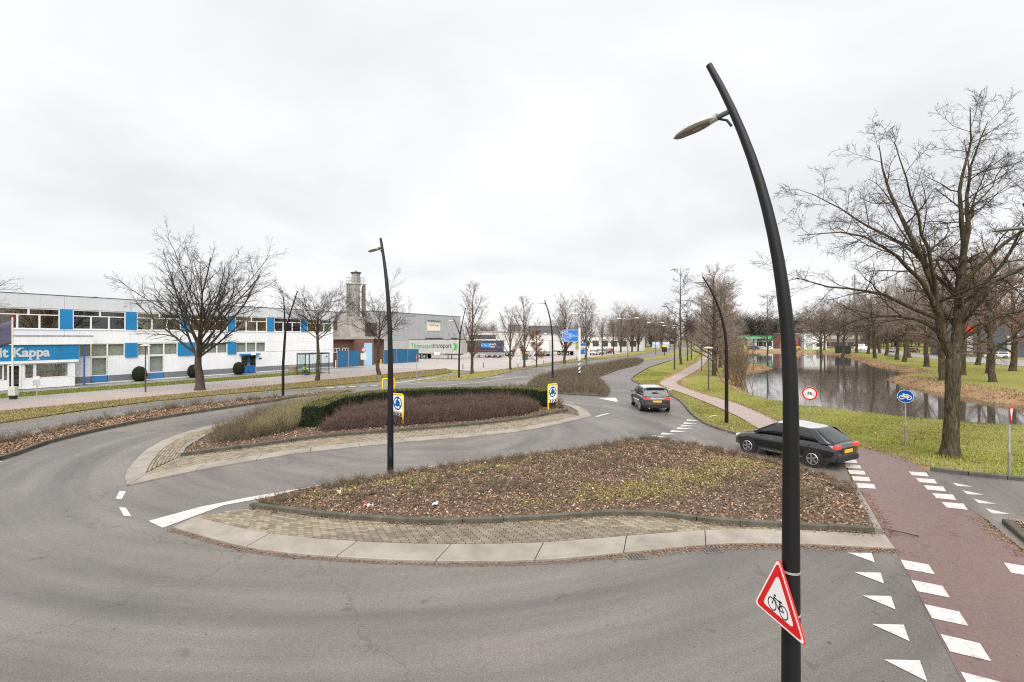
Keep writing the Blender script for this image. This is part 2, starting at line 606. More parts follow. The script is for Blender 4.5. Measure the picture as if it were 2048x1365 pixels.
def inpoly(pts, poly):
    x, y = pts[:, 0], pts[:, 1]
    c = np.zeros(len(pts), bool)
    P = np.array(poly, float)
    j = len(P) - 1
    for i in range(len(P)):
        xi, yi, xj, yj = P[i, 0], P[i, 1], P[j, 0], P[j, 1]
        k = ((yi > y) != (yj > y)) & (x < (xj - xi) * (y - yi) / (yj - yi + 1e-12) + xi)
        c ^= k
        j = i
    return c

def scatter(poly, n, r=rng):
    P = np.array(poly, float)
    lo, hi = P.min(0), P.max(0)
    res = []
    tot = 0
    while tot < n:
        q = lo + (hi - lo) * r.random((n * 2 + 64, 2))
        q = q[inpoly(q, poly)]
        res.append(q)
        tot += len(q)
    return np.concatenate(res)[:n]

def dist_poly(pts, poly, closed=True):
    P = np.array(poly, float)
    Q = np.roll(P, -1, 0) if closed else P[1:]
    A = P if closed else P[:-1]
    best = np.full(len(pts), 1e9)
    for a, b in zip(A, Q):
        d = b - a
        t = np.clip(((pts - a) @ d) / (d @ d + 1e-12), 0, 1)
        best = np.minimum(best, np.linalg.norm(pts - (a + t[:, None] * d), axis=1))
    return best

def sheet(name, poly, z, material, kind='structure', parent=None):
    me = bpy.data.meshes.new(name)
    a = sum(poly[i][0] * poly[(i + 1) % len(poly)][1] - poly[(i + 1) % len(poly)][0] * poly[i][1] for i in range(len(poly)))
    if a < 0:
        poly = poly[::-1]
    me.from_pydata([(x, y, z) for x, y in poly], [], [tuple(range(len(poly)))])
    me.materials.append(material)
    o = obj(name, me, parent)
    if kind:
        o['kind'] = kind
    return o

def text_mesh(s, material, O, X, Y, width=None, height=None, bold=0.0, t=0.006, center=False, name='lettering', parent=None):
    """letters as a thin raised mesh in the plane (O, X, Y)"""
    cu = bpy.data.curves.new('t', 'FONT')
    cu.body = s
    cu.offset = bold
    cu.extrude = 0.001
    to = bpy.data.objects.new('t', cu)
    COL.objects.link(to)
    bpy.context.view_layer.update()
    me = bpy.data.meshes.new_from_object(to.evaluated_get(bpy.context.evaluated_depsgraph_get()))
    bpy.data.objects.remove(to)
    bpy.data.curves.remove(cu)
    n = len(me.vertices)
    v = np.empty(n * 3, np.float32)
    me.vertices.foreach_get('co', v)
    v = v.reshape(-1, 3)
    lo, hi = v.min(0), v.max(0)
    sx_ = (width / (hi[0] - lo[0])) if width else None
    sy_ = (height / (hi[1] - lo[1])) if height else None
    sx_ = sx_ or sy_
    sy_ = sy_ or sx_
    v[:, 0] = (v[:, 0] - lo[0]) * sx_
    v[:, 1] = (v[:, 1] - lo[1]) * sy_
    if center:
        v[:, 0] -= (hi[0] - lo[0]) * sx_ / 2
        v[:, 1] -= (hi[1] - lo[1]) * sy_ / 2
    z = (v[:, 2] - lo[2]) / (hi[2] - lo[2] + 1e-9) * t
    O, X, Y = np.array(O, float), np.array(Vector(X).normalized()), np.array(Vector(Y).normalized())
    Z = np.cross(X, Y)
    w_ = O + v[:, :1] * X + v[:, 1:2] * Y + z[:, None] * Z
    me.vertices.foreach_set('co', w_.astype(np.float32).ravel())
    me.update()
    me.materials.clear()
    me.materials.append(material)
    me.name = name
    return obj(name, me, parent)

def kerb_run(parent, path, w_=0.14, h=0.12, z0=0.0, length=1.0, material=None, name='kerb_stone', gap=0.012, jitter=0.006):
    """kerb stones laid end to end along a plan path, one object each"""
    P = resample(path, length)
    material = material or KERB
    meshes = {}
    res = []
    for a, b in zip(P[:-1], P[1:]):
        d = b - a
        ln = float(np.linalg.norm(d))
        key = round(ln, 2)
        if key not in meshes:
            hw, c = w_ / 2, min(0.025, w_ * 0.2)
            hl = key / 2 - gap / 2
            prof = [(-hw, z0 - 0.1), (hw, z0 - 0.1), (hw, h - c), (hw - c, h), (-hw + c * 0.4, h), (-hw, h - c * 0.4)]
            mb = MB()
            V = [(-hl, y, z) for y, z in prof] + [(hl, y, z) for y, z in prof]
            k = len(prof)
            mb.add(V, [tuple(range(k)), tuple(reversed(range(k, 2 * k)))] + [(i, k + i, k + (i + 1) % k, (i + 1) % k) for i in range(k)])
            meshes[key] = mb.mesh(name, material)
            bmx = bmesh.new(); bmx.from_mesh(meshes[key]); bmesh.ops.recalc_face_normals(bmx, faces=bmx.faces); bmx.to_mesh(meshes[key]); bmx.free()
        m = (a + b) / 2
        o = obj(name, meshes[key], parent, (m[0] + random.uniform(-jitter, jitter), m[1], random.uniform(-jitter, jitter)),
                (0, random.uniform(-0.004, 0.004), math.atan2(d[1], d[0]) + random.uniform(-0.006, 0.006)))
        res.append(o)
    return res

def struct(name):
    o = bpy.data.objects.new(name, None)
    COL.objects.link(o)
    o['kind'] = 'structure'
    return o

def cones(P0, P1, r0, r1, tint=None, name='twigs', material=None, sides=3):
    """many thin tapered twigs as one mesh"""
    P0, P1 = np.asarray(P0, float), np.asarray(P1, float)
    n = len(P0)
    T = P1 - P0
    T /= np.linalg.norm(T, axis=1, keepdims=True) + 1e-9
    ref = np.where(np.abs(T[:, 2:3]) < 0.8, np.array([[0, 0, 1.0]]), np.array([[1.0, 0, 0]]))
    U = np.cross(T, ref); U /= np.linalg.norm(U, axis=1, keepdims=True) + 1e-9
    W = np.cross(T, U)
    a = 2 * np.pi * np.arange(sides) / sides
    ringv = U[:, None] * np.cos(a)[None, :, None] + W[:, None] * np.sin(a)[None, :, None]
    r0 = np.broadcast_to(np.asarray(r0, float), (n,)); r1 = np.broadcast_to(np.asarray(r1, float), (n,))
    V = np.concatenate([P0[:, None] + ringv * r0[:, None, None], P1[:, None] + ringv * r1[:, None, None]], 1).reshape(-1, 3)
    b = (np.arange(n) * 2 * sides)[:, None]
    j = np.arange(sides)[None]
    q = (np.arange(sides)[None] + 1) % sides
    F = np.stack([b + j, b + q, b + sides + q, b + sides + j], -1).reshape(-1, 4)
    tt = None if tint is None else np.repeat(tint, 2 * sides)
    return mesh_np(name, V, F, material, False, tt)

def leaves(P, size, tint, name, material, flat=0.6, up=None, r=rng, aspect=0.55):
    """small bent leaf blades, two quads folded along the midrib"""
    n = len(P)
    D = r.normal(size=(n, 3)); D[:, 2] *= (1 - flat)
    D /= np.linalg.norm(D, axis=1, keepdims=True)
    Nn = r.normal(size=(n, 3)) * (1 - flat) + np.array([0, 0, 1.0])
    S = np.cross(D, Nn); S /= np.linalg.norm(S, axis=1, keepdims=True) + 1e-9
    U = np.cross(S, D)
    s = np.broadcast_to(np.asarray(size, float), (n,))[:, None]
    c = r.uniform(-0.15, 0.35, (n, 1))
    a = P - D * s * 0.5
    b = P + D * s * 0.5
    l = P + S * s * aspect * 0.5 + U * s * c
    q = P - S * s * aspect * 0.5 + U * s * c
    V = np.stack([a, l, b, q], 1).reshape(-1, 3)
    k = (np.arange(n) * 4)[:, None]
    F = np.concatenate([k + np.array([[0, 2, 1]]), k + np.array([[0, 3, 2]])], 1).reshape(-1, 3)
    return mesh_np(name, V, F, material, False, np.repeat(tint, 4))

def blades(P, h, lean, tint, name, material, wdt=0.012, r=rng):
    n = len(P)
    a = r.uniform(0, 2 * np.pi, n)
    S = np.stack([np.cos(a), np.sin(a), np.zeros(n)], 1)
    b = r.uniform(0, 2 * np.pi, n)
    Dl = np.stack([np.cos(b), np.sin(b), np.zeros(n)], 1) * (lean * r.random(n))[:, None]
    h = np.broadcast_to(np.asarray(h, float), (n,))
    w_ = np.broadcast_to(np.asarray(wdt, float), (n,))[:, None]
    top = P + Dl * h[:, None] + np.array([0, 0, 1.0]) * h[:, None]
    V = np.stack([P - S * w_, P + S * w_, top], 1).reshape(-1, 3)
    F = np.arange(n * 3).reshape(-1, 3)
    return mesh_np(name, V, F, material, False, np.repeat(tint, 3))

# ================================================================== THE SETTING
# plan metres: x to the right, y away from the viewer
POND = spline([(25.8, 55), (32.9, 69.6), (37.5, 75.5), (45.5, 84), (44.5, 88), (43, 93), (50, 112), (62, 138), (78, 166), (92, 173), (104, 161),
               (89, 128), (75.2, 104), (64.8, 83), (57.6, 68.5), (52.5, 65.5), (48.7, 62.9), (44.1, 55), (41.1, 45.4), (40.4, 38.1),
               (48, 32), (70, 26), (76, 21), (70, 16), (45, 20), (34, 25), (29.1, 27.5), (26.7, 28.1), (24.4, 30.4), (23.1, 33), (21.7, 35.3), (21.4, 41.8)], 4, True)
WATER_Z = -0.7

def ground_z(P):
    P = np.atleast_2d(P)
    z = np.full(len(P), -0.035)
    near = (P[:, 0] > 12) & (P[:, 0] < 125) & (P[:, 1] > 8) & (P[:, 1] < 190)
    if near.any():
        q = P[near]
        d = dist_poly(q, POND)
        sd = np.where(inpoly(q, POND), d, -d)
        wob = 0.25 * np.sin(q[:, 0] * 1.7 + q[:, 1] * 0.9) + 0.2 * np.sin(q[:, 0] * 0.8 - q[:, 1] * 1.9)
        s = np.clip((sd + wob * 0.8 + 2.0) / 2.0, 0, 1)
        zz_ = -0.035 - 0.70 * (s * s * (3 - 2 * s)) ** 1.3
        zz_ -= np.clip(sd, 0, 3) * 0.35
        z[near] = zz_
    return z

def axis(lo, hi, a, b, step, coarse):
    left = np.linspace(lo, a, coarse)[:-1]
    right = np.linspace(b, hi, coarse)[1:]
    return np.concatenate([left, np.arange(a, b + 1e-6, step), right])

RED_R0 = [(12.2, 12.5), (14.1, 16.3), (15.2, 19.2), (14.8, 24.8), (15.2, 29.3), (15.9, 34), (15.9, 40.8), (16.6, 48.3), (18.9, 54.1), (24.4, 64.9), (32.8, 82.6), (50.5, 122.8)]
RED_L0 = [(12.5, 23.3), (13.5, 29.3), (14.3, 39.5), (14.5, 45.9), (15.3, 49.9), (17.9, 55.4), (28.9, 78.4), (39.3, 101)]
gx = axis(-2600, 2600, -60, 130, 1.0, 14)
gy = axis(-300, 4200, -14, 196, 1.0, 14)
GX, GY = np.meshgrid(gx, gy)
GP = np.stack([GX.ravel(), GY.ravel()], 1)
GZ = ground_z(GP)
nx, ny = len(gx), len(gy)
ii = (np.arange(ny - 1)[:, None] * nx + np.arange(nx - 1)[None]).ravel()
GF = np.stack([ii, ii + 1, ii + nx + 1, ii + nx], 1)
# leaf litter lies along the far bank and under the trees
d_ = np.where((GP[:, 0] > 5) & (GP[:, 0] < 130) & (GP[:, 1] < 190) & (GP[:, 1] > 0), 0, 1)
lit = np.zeros(len(GP))
sel = d_ == 0
dd = dist_poly(GP[sel], POND)
farside = (GP[sel, 0] - 31) * 0.92 + (GP[sel, 1] - 33) * 0.1 > 0
pen = np.hypot(GP[sel, 0] - 43.5, GP[sel, 1] - 48) < 11
band = np.clip(1 - (dd - 0.6) / np.where(pen, 4.5, 2.2), 0, 1) * np.where(farside, 1.0, 0.0)
band = np.maximum(band, np.clip(1 - (dd - 0.5) / 2.5, 0, 1) * (GP[sel, 1] > 44))
lit_edge = np.minimum(dist_poly(GP[sel], RED_R0, False), dist_poly(GP[sel], RED_L0, False))
band = np.maximum(band, 0.62 * np.clip(1.25 - lit_edge / 1.2, 0, 1))
lit[sel] = band
lit = np.maximum(lit, 0.6 * np.clip(1 - np.hypot(GP[:, 0] - 11.9, GP[:, 1] - 25.5) / 3.2, 0, 1))
me = mesh_np('ground', np.c_[GP, GZ], GF, None, True)
at_ = me.attributes.new('litter', 'FLOAT', 'POINT')
at_.data.foreach_set('value', lit.astype(np.float32))
gm, nt, p = base_mat('ground_turf')
v = pos_node(nt)
na = noise_node(nt, 0.20, 4, 0.6, v, 0.4); nb = noise_node(nt, 2.2, 4, 0.65, v); nc = noise_node(nt, 24, 3, 0.7, v)
def madd(a, k, b):
    s = nt.nodes.new('ShaderNodeMath'); s.operation = 'MULTIPLY_ADD'
    nt.links.new(a, s.inputs[0]); s.inputs[1].default_value = k
    if isinstance(b, float): s.inputs[2].default_value = b
    else: nt.links.new(b, s.inputs[2])
    return s.outputs[0]
f = madd(madd(nc.outputs['Fac'], 0.55, madd(nb.outputs['Fac'], 0.55, na.outputs['Fac'])), 0.476, 0.0)
g1 = ramp_node(nt, f, [(0.36, (0.17, 0.125, 0.05)), (0.45, (0.205, 0.182, 0.058)), (0.54, (0.185, 0.196, 0.042)), (0.68, (0.225, 0.25, 0.05))])
g2 = ramp_node(nt, f, [(0.36, (0.13, 0.075, 0.04)), (0.5, (0.25, 0.155, 0.085)), (0.62, (0.30, 0.20, 0.12)), (0.74, (0.21, 0.17, 0.06))])
al = nt.nodes.new('ShaderNodeAttribute'); al.attribute_name = 'litter'
fm = madd(nb.outputs['Fac'], 1.3, madd(al.outputs['Fac'], 1.9, -1.05))
cl = nt.nodes.new('ShaderNodeClamp'); nt.links.new(fm, cl.inputs[0])
nt.links.new(mix_node(nt, cl.outputs[0], g1.outputs[0], g2.outputs[0]), p.inputs['Base Color'])
p.inputs['Roughness'].default_value = 1.0
p.inputs['Specular IOR Level'].default_value = 0.08
bump(nt, p, nc.outputs['Fac'], 0.9, 0.05)
me.materials.append(gm)
tag(obj('ground', me), kind='structure')

# pond water
wm, nt, p = base_mat('pond_water')
v = pos_node(nt)
p.inputs['Base Color'].default_value = (0.055, 0.048, 0.040, 1)
p.inputs['Roughness'].default_value = 0.05
p.inputs['IOR'].default_value = 2.6
p.inputs['Specular IOR Level'].default_value = 0.75
mp = nt.nodes.new('ShaderNodeMapping'); mp.inputs['Scale'].default_value = (0.5, 1.6, 1)
nt.links.new(v, mp.inputs[0])
wn = noise_node(nt, 1.4, 3, 0.5, mp.outputs[0])
# ripples only in a few wind-touched patches
wp = noise_node(nt, 0.07, 2, 0.5, v)
wr = ramp_node(nt, wp.outputs['Fac'], [(0.46, (0.0, 0.0, 0.0)), (0.60, (1, 1, 1))])
ml = nt.nodes.new('ShaderNodeMath'); ml.operation = 'MULTIPLY'
nt.links.new(wn.outputs['Fac'], ml.inputs[0]); nt.links.new(wr.outputs[0], ml.inputs[1])
bump(nt, p, ml.outputs[0], 0.12, 0.05)
sheet('pond_water', [(16, 12), (84, 12), (118, 150), (110, 184), (70, 184), (18, 60)], WATER_Z, wm)

# ------------------------------------------------------------------ roads
LEFT_EDGE = spline([(-40, -12), (-33, 4), (-29.5, 15), (-27.9, 22), (-27.5, 26), (-27.05, 30.5), (-25.9, 34.7), (-23.1, 39.2), (-20.2, 42.6), (-17.0, 46.4), (-12.3, 52.8), (-9.3, 58), (-7.2, 64), (-5, 69)], 4)
RED_L = spline([(3.0, 1.0), (6.14, 6.59), (8.2, 10.2), (8.73, 11.3), (10.33, 14.47), (12.69, 18.63), (12.75, 21.3), (12.5, 23.3), (12.74, 25.2), (13.5, 29.3), (14.0, 34.7), (14.3, 39.5), (14.5, 45.9), (15.3, 49.9), (17.9, 55.4), (28.9, 78.4), (39.3, 101), (60.8, 151), (100, 240)], 4)
RED_R = spline([(7.0, 2.0), (11.06, 10.3), (12.2, 12.5), (12.85, 14.0), (14.1, 16.3), (14.9, 17.7), (15.2, 19.2), (14.8, 20.3), (14.7, 21.6), (14.8, 24.8), (14.8, 26.6), (15.2, 29.3), (15.9, 34), (15.9, 36.8), (15.9, 40.8), (16.6, 48.3), (18.9, 54.1), (24.4, 64.9), (32.8, 82.6), (50.5, 122.8), (102, 239)], 4)
KERB_R = spline([(13.05, 52.5), (12.87, 49.9), (12.8, 45.9), (12.85, 39.9), (12.26, 35.0), (11.2, 30.4), (10.58, 27.2), (10.55, 25.1), (10.85, 23.4), (11.5, 21.9), (12.4, 20.9)], 5)
far_r = [(150, 400), (108, 268), (52.3, 142), (31.6, 96.7), (21.6, 75.8), (15.7, 60.6), (13.6, 55)]
road_poly = LEFT_EDGE + [(0.3, 73.4), (4.6, 82.4), (10.5, 97.2), (19.2, 113.6), (39, 150), (88, 260), (140, 400)] + far_r + KERB_R + [(12.69, 18.63)] + [q for q in reversed(RED_L[:17])] + [(-2, -12)]
road = sheet('road', road_poly, 0.0, ASPH)
east = sheet('side_road', [(10.9, 9.9), (12.2, 12.4), (12.85, 14.0), (14.1, 16.3), (14.62, 17.1), (17.0, 15.6), (25, 11.5), (40, 6), (60, -6), (30, -8), (8, -8), (3.2, 1.0), (7.0, 2.0)], 0.0, ASPH)
red = sheet('red_cycle_path', RED_L + RED_R[::-1], 0.006, REDASPH)
# the stretch along the pond is older and paler
pale_l = [q for q in RED_L if q[1] > 22.0]
pale_r = [q for q in RED_R if q[1] > 22.0]
red2 = sheet('pale_cycle_path', pale_l + pale_r[::-1], 0.010, PINKPATH)

# building front as the base line of everything on the left
FB, FD, FN = np.array([-28.0, 75.75]), np.array([0.4706, 0.8823]), np.array([0.8823, -0.4706])
def fp(t, n):
    q = FB - t * FD + n * FN
    return (float(q[0]), float(q[1]))
def fstrip(name, t0, t1, n0, n1, z, m):
    return sheet(name, [fp(t0, n0), fp(t1, n0), fp(t1, n1), fp(t0, n1)], z, m)
verge_poly = [fp(46, 17.3), fp(30, 17.3), fp(10, 17.4), fp(-6, 17.6), (-9.6, 70.5), (-8.3, 66.5), (-8.5, 63.5), (-10.3, 58.5), (-13.1, 53.4), (-17.7, 47.0), (-20.9, 43.2), (-23.7, 39.8), (-26.5, 35.2), (-27.65, 30.6), (-28.1, 26), (-28.5, 22), (-30.1, 15.2), (-33.6, 4.2)]
verge = sheet('grass_verge', verge_poly, 0.012, DRYG)
fstrip('pink_path_left', -14, 60, 12.7, 17.3, 0.016, PINKPATH)
fstrip('footpath', -14, 60, 8.5, 12.7, 0.014, PAVE)
fstrip('front_paving', -8, 60, -0.5, 4.2, 0.014, asphalt('dark_paving', (0.17, 0.165, 0.15), (0.12, 0.118, 0.105), arc=False))
fstrip('side_paving', -8, 8.5, 4.2, 8.5, 0.018, PAVE)
yard = sheet('yard', [(-30, 78), (-9.8, 70.8), (-5.4, 66.5), (-4.3, 65.4), (0.3, 73.4), (4.6, 82.4), (10.5, 97.2), (19.2, 113.6), (30, 134), (47, 168), (30, 190), (-5, 150), (-45, 125)], 0.02, YARD)
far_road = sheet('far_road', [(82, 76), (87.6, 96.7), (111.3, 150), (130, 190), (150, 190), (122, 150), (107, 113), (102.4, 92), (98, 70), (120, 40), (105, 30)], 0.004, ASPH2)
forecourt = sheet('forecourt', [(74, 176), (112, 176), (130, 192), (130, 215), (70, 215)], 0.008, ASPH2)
for a, b in ((30.4, 0), (27.9, 0), (25.4, 0), (22.9, 0), (20.4, 0), (17.9, 0), (33.0, 1.4), (35.5, 1.4)):
    mk = MB().plate([(-0.05, 0), (0.05, 0), (0.05, 3.6 - b), (-0.05, 3.6 - b)], (*fp(a, b + 0.3), 0.018), (-FD[0], -FD[1], 0), (FN[0], FN[1], 0), 0.002)
    mk.build('parking_line', PAINT, bpy.data.objects['front_paving'])
q0, q1 = fp(36, 4.05), fp(15, 4.05)
MB().plate([(0, -0.06), (21, -0.06), (21, 0.06), (0, 0.06)], (*q0, 0.018), (FD[0], FD[1], 0), (-FD[1], FD[0], 0), 0.002).build('parking_line', PAINT, bpy.data.objects['front_paving'])

# ------------------------------------------------------------------ painted markings, each its own piece
def marking(name, poly, parent, z=0.010):
    me = bpy.data.meshes.new(name)
    a = sum(poly[i][0] * poly[(i + 1) % len(poly)][1] - poly[(i + 1) % len(poly)][0] * poly[i][1] for i in range(len(poly)))
    if a < 0: poly = poly[::-1]
    me.from_pydata([(x, y, z) for x, y in poly], [], [tuple(range(len(poly)))])
    me.materials.append(PAINT)
    return obj(name, me, parent)
for k in range(5):
    a = np.array([7.31, 10.53]) + (np.array([5.41, 7.04]) - np.array([7.31, 10.53])) * k / 4
    marking('shark_tooth', [tuple(a), (a[0] + 0.51, a[1] - 0.02), (a[0] + 0.25, a[1] - 0.45)], road)
marking('shark_tooth', [(4.93, 6.2), (5.44, 6.18), (5.18, 5.75)], road)
def strip_lane(P, Q, w_=0.0):
    return P, Q
for k in range(6):
    a = np.array([8.19, 10.20]) + (np.array([6.29, 6.78]) - np.array([8.19, 10.20])) * k / 4
    marking('crossing_block', [tuple(a), (a[0] + 0.40, a[1] - 0.23), (a[0] + 0.17, a[1] - 0.64), (a[0] - 0.23, a[1] - 0.42)], red, 0.014)
for k in range(5):
    a = np.array([12.66, 18.60]) + (np.array([11.06, 15.56]) - np.array([12.66, 18.60])) * k / 4
    marking('crossing_block', [tuple(a), (a[0] + 0.49, a[1] - 0.12), (a[0] + 0.20, a[1] - 0.60), (a[0] - 0.28, a[1] - 0.50)], red, 0.014)
for k in range(5):
    a = np.array([13.85, 16.88]) + (np.array([12.22, 13.76]) - np.array([13.85, 16.88])) * k / 4
    marking('crossing_block', [tuple(a), (a[0] + 0.50, a[1] - 0.14), (a[0] + 0.16, a[1] - 0.63), (a[0] - 0.26, a[1] - 0.45)], red, 0.014)
marking('crossing_block', [(10.23, 10.06), (10.62, 9.85), (10.33, 9.42), (9.93, 9.62)], red, 0.014)
for k in range(4):
    a = np.array([14.22, 15.61]) + (np.array([12.98, 13.26]) - np.array([14.22, 15.61])) * k / 3
    marking('shark_tooth', [tuple(a), (a[0] - 0.20, a[1] - 0.38), (a[0] + 0.25, a[1] - 0.44)], east)
ft = [(10.14, 27.38), (9.62, 26.42), (9.21, 25.68), (8.78, 24.97), (8.18, 24.18), (7.52, 23.55), (6.88, 22.95), (6.25, 22.39)]
for x, y in ft:
    marking('shark_tooth', [(x - 0.12, y + 0.26), (x - 0.36, y - 0.26), (x + 0.48, y - 0.20)], road)
# white nose of the near island, dashes that carry the circle on, small lines
marking('white_nose', [(-9.29, 12.35), (-8.6, 11.9), (-8.05, 13.5), (-6.92, 14.4), (-5.5, 15.35), (-3.9, 16.45), (-4.0, 16.6), (-5.6, 15.6), (-6.4, 15.1), (-7.7, 14.2), (-8.63, 13.37)], road)
marking('dash_line', [(-11.97, 14.75), (-11.75, 14.72), (-11.3, 14.0), (-11.52, 14.05)], road)
marking('dash_line', [(-10.85, 13.35), (-10.62, 13.3), (-9.95, 12.65), (-10.2, 12.7)], road)
marking('white_nose', [(6.6, 37.3), (8.05, 37.5), (7.75, 35.3), (7.5, 35.2)], road)
marking('dash_line', [(4.9, 28.6), (5.9, 29.9), (6.05, 29.8), (5.05, 28.5)], road)
for k in range(5):
    x, y = -16.89 + k * 0.9, 45.0 + k * 0.46
    marking('crossing_block', [(x - 0.28, y - 0.25), (x + 0.28, y + 0.0), (x + 0.1, y + 0.42), (x - 0.45, y + 0.17)], road)
def line_mark(P, w_, parent, name='edge_line', z=0.010):
    P = np.array(P, float)
    T = np.gradient(P, axis=0); T /= np.linalg.norm(T, axis=1, keepdims=True)
    Nn = np.stack([-T[:, 1], T[:, 0]], 1) * w_ / 2
    return marking(name, [tuple(q) for q in P + Nn] + [tuple(q) for q in (P - Nn)[::-1]], parent, z)
line_mark(spline([(-24.4, 14.5), (-22.9, 21.2), (-23.15, 25.1), (-23.05, 28.6)], 6), 0.13, road)
line_mark(spline([(-20.3, 13.5), (-19.3, 18.3)], 6), 0.12, road)
line_mark([(-8.2, 45.5), (-3.3, 50.5), (2.4, 59.0)], 0.16, road)
for a, b in (((4.3, 63.8), (5.9, 66.8)), ((8.3, 71.5), (9.9, 74.8)), ((12.5, 80), (14.1, 83.4)), ((17.0, 89.5), (18.6, 93)), ((22, 99.6), (23.7, 103.2)), ((27.4, 110.6), (29.2, 114.2))):
    line_mark([a, b], 0.15, road, 'dash_line')
line_mark(spline([(-10.3, 49.0), (-8.4, 51.4), (-5.0, 53.7), (-1, 58.6)], 5), 0.22, road)
line_mark(spline([(-12.7, 48.0), (-10.8, 52.3), (-8.3, 57.5), (-6.4, 62)], 5), 0.3, road)

# ------------------------------------------------------------------ near island: slab ring, brick apron, kerb, bed
apron = struct('near_island_apron')
SO = spline([(-8.32, 11.87), (-5.81, 10.72), (-3.73, 10.28), (-1.6, 10.08), (0.5, 10.12), (2.30, 10.45), (4.56, 10.90), (6.14, 10.95), (8.46, 10.69)], 12)
SI = spline([(-8.15, 12.45), (-5.89, 11.45), (-3.75, 10.98), (-1.61, 10.80), (0.49, 10.87), (2.45, 11.20), (4.65, 11.58), (6.5, 11.62), (8.73, 11.31)], 12)
KL = spline([(-7.08, 13.14), (-4.93, 12.52), (-2.87, 12.09), (-1.83, 12.02), (-0.65, 12.10), (1.11, 12.30), (2.16, 12.52), (3.2, 12.62), (4.13, 12.42), (5.07, 12.02), (6.55, 11.80), (8.57, 11.48)], 8)
KR = [(8.72, 11.5), (10.45, 14.75)]
KB = spline([(-7.08, 13.14), (-6.6, 14.3), (-5.50, 15.2), (-4.0, 16.3), (-2.24, 17.35), (0.51, 18.8), (3.76, 20.6), (6.0, 22.0), (6.6, 21.9), (8.6, 19.7), (10.1, 17.2), (10.55, 15.4), (10.45, 14.75)], 6)
def slab_ring(parent, A, B, cuts, z, t=0.10, name='concrete_slab', m=None, gap=0.012):
    A, B = resample(A, 0.1), resample(B, 0.1)
    for u, v_ in zip(cuts[:-1], cuts[1:]):
        k = 7
        fa = np.linspace(u, v_, k)
        pa = np.stack([np.interp(fa, np.linspace(0, 1, len(A)), A[:, j]) for j in (0, 1)], 1)
        pb = np.stack([np.interp(fa, np.linspace(0, 1, len(B)), B[:, j]) for j in (0, 1)], 1)
        da = (pa[1] - pa[0]); da /= np.linalg.norm(da); pa[0] += da * gap; pb[0] += da * gap
        da = (pa[-1] - pa[-2]); da /= np.linalg.norm(da); pa[-1] -= da * gap; pb[-1] -= da * gap
        e = 0.02
        inn = pa + (pb - pa) * e / np.linalg.norm(pb - pa, axis=1, keepdims=True)
        V = [(*q, -0.02) for q in pa] + [(*q, z - 0.015) for q in pa] + [(*q, z + 0.0) for q in inn] + [(*q, z + 0.03) for q in pb] + [(*q, -0.02) for q in pb]
        F = []
        for r_ in range(4):
            for c_ in range(k - 1):
                F.append((r_ * k + c_, r_ * k + c_ + 1, (r_ + 1) * k + c_ + 1, (r_ + 1) * k + c_))
        F.append(tuple(r_ * k for r_ in range(5))[::-1]); F.append(tuple(r_ * k + k - 1 for r_ in range(5)))
        o = MB().add(V, F).build(name, m or CONC, parent)
slab_ring(apron, SO, SI, [0, 0.155, 0.285, 0.41, 0.53, 0.645, 0.76, 0.875, 1.0], 0.055)
sheet('joint_bed', [tuple(q) for q in SI] + KL[::-1], 0.055, JOINT, None, apron)
# a row of red brick in the gutter
GR = [(x, y - 0.09) for x, y in SO]
gut = kerb_run(apron, [q for q in GR if q[0] < 3.2], 0.10, 0.012, 0.0, 0.21, mat('gutter_brick', (0.125, 0.088, 0.072), (0.075, 0.055, 0.046), scale=3, rough=0.9), 'gutter_brick', 0.02, 0.002)

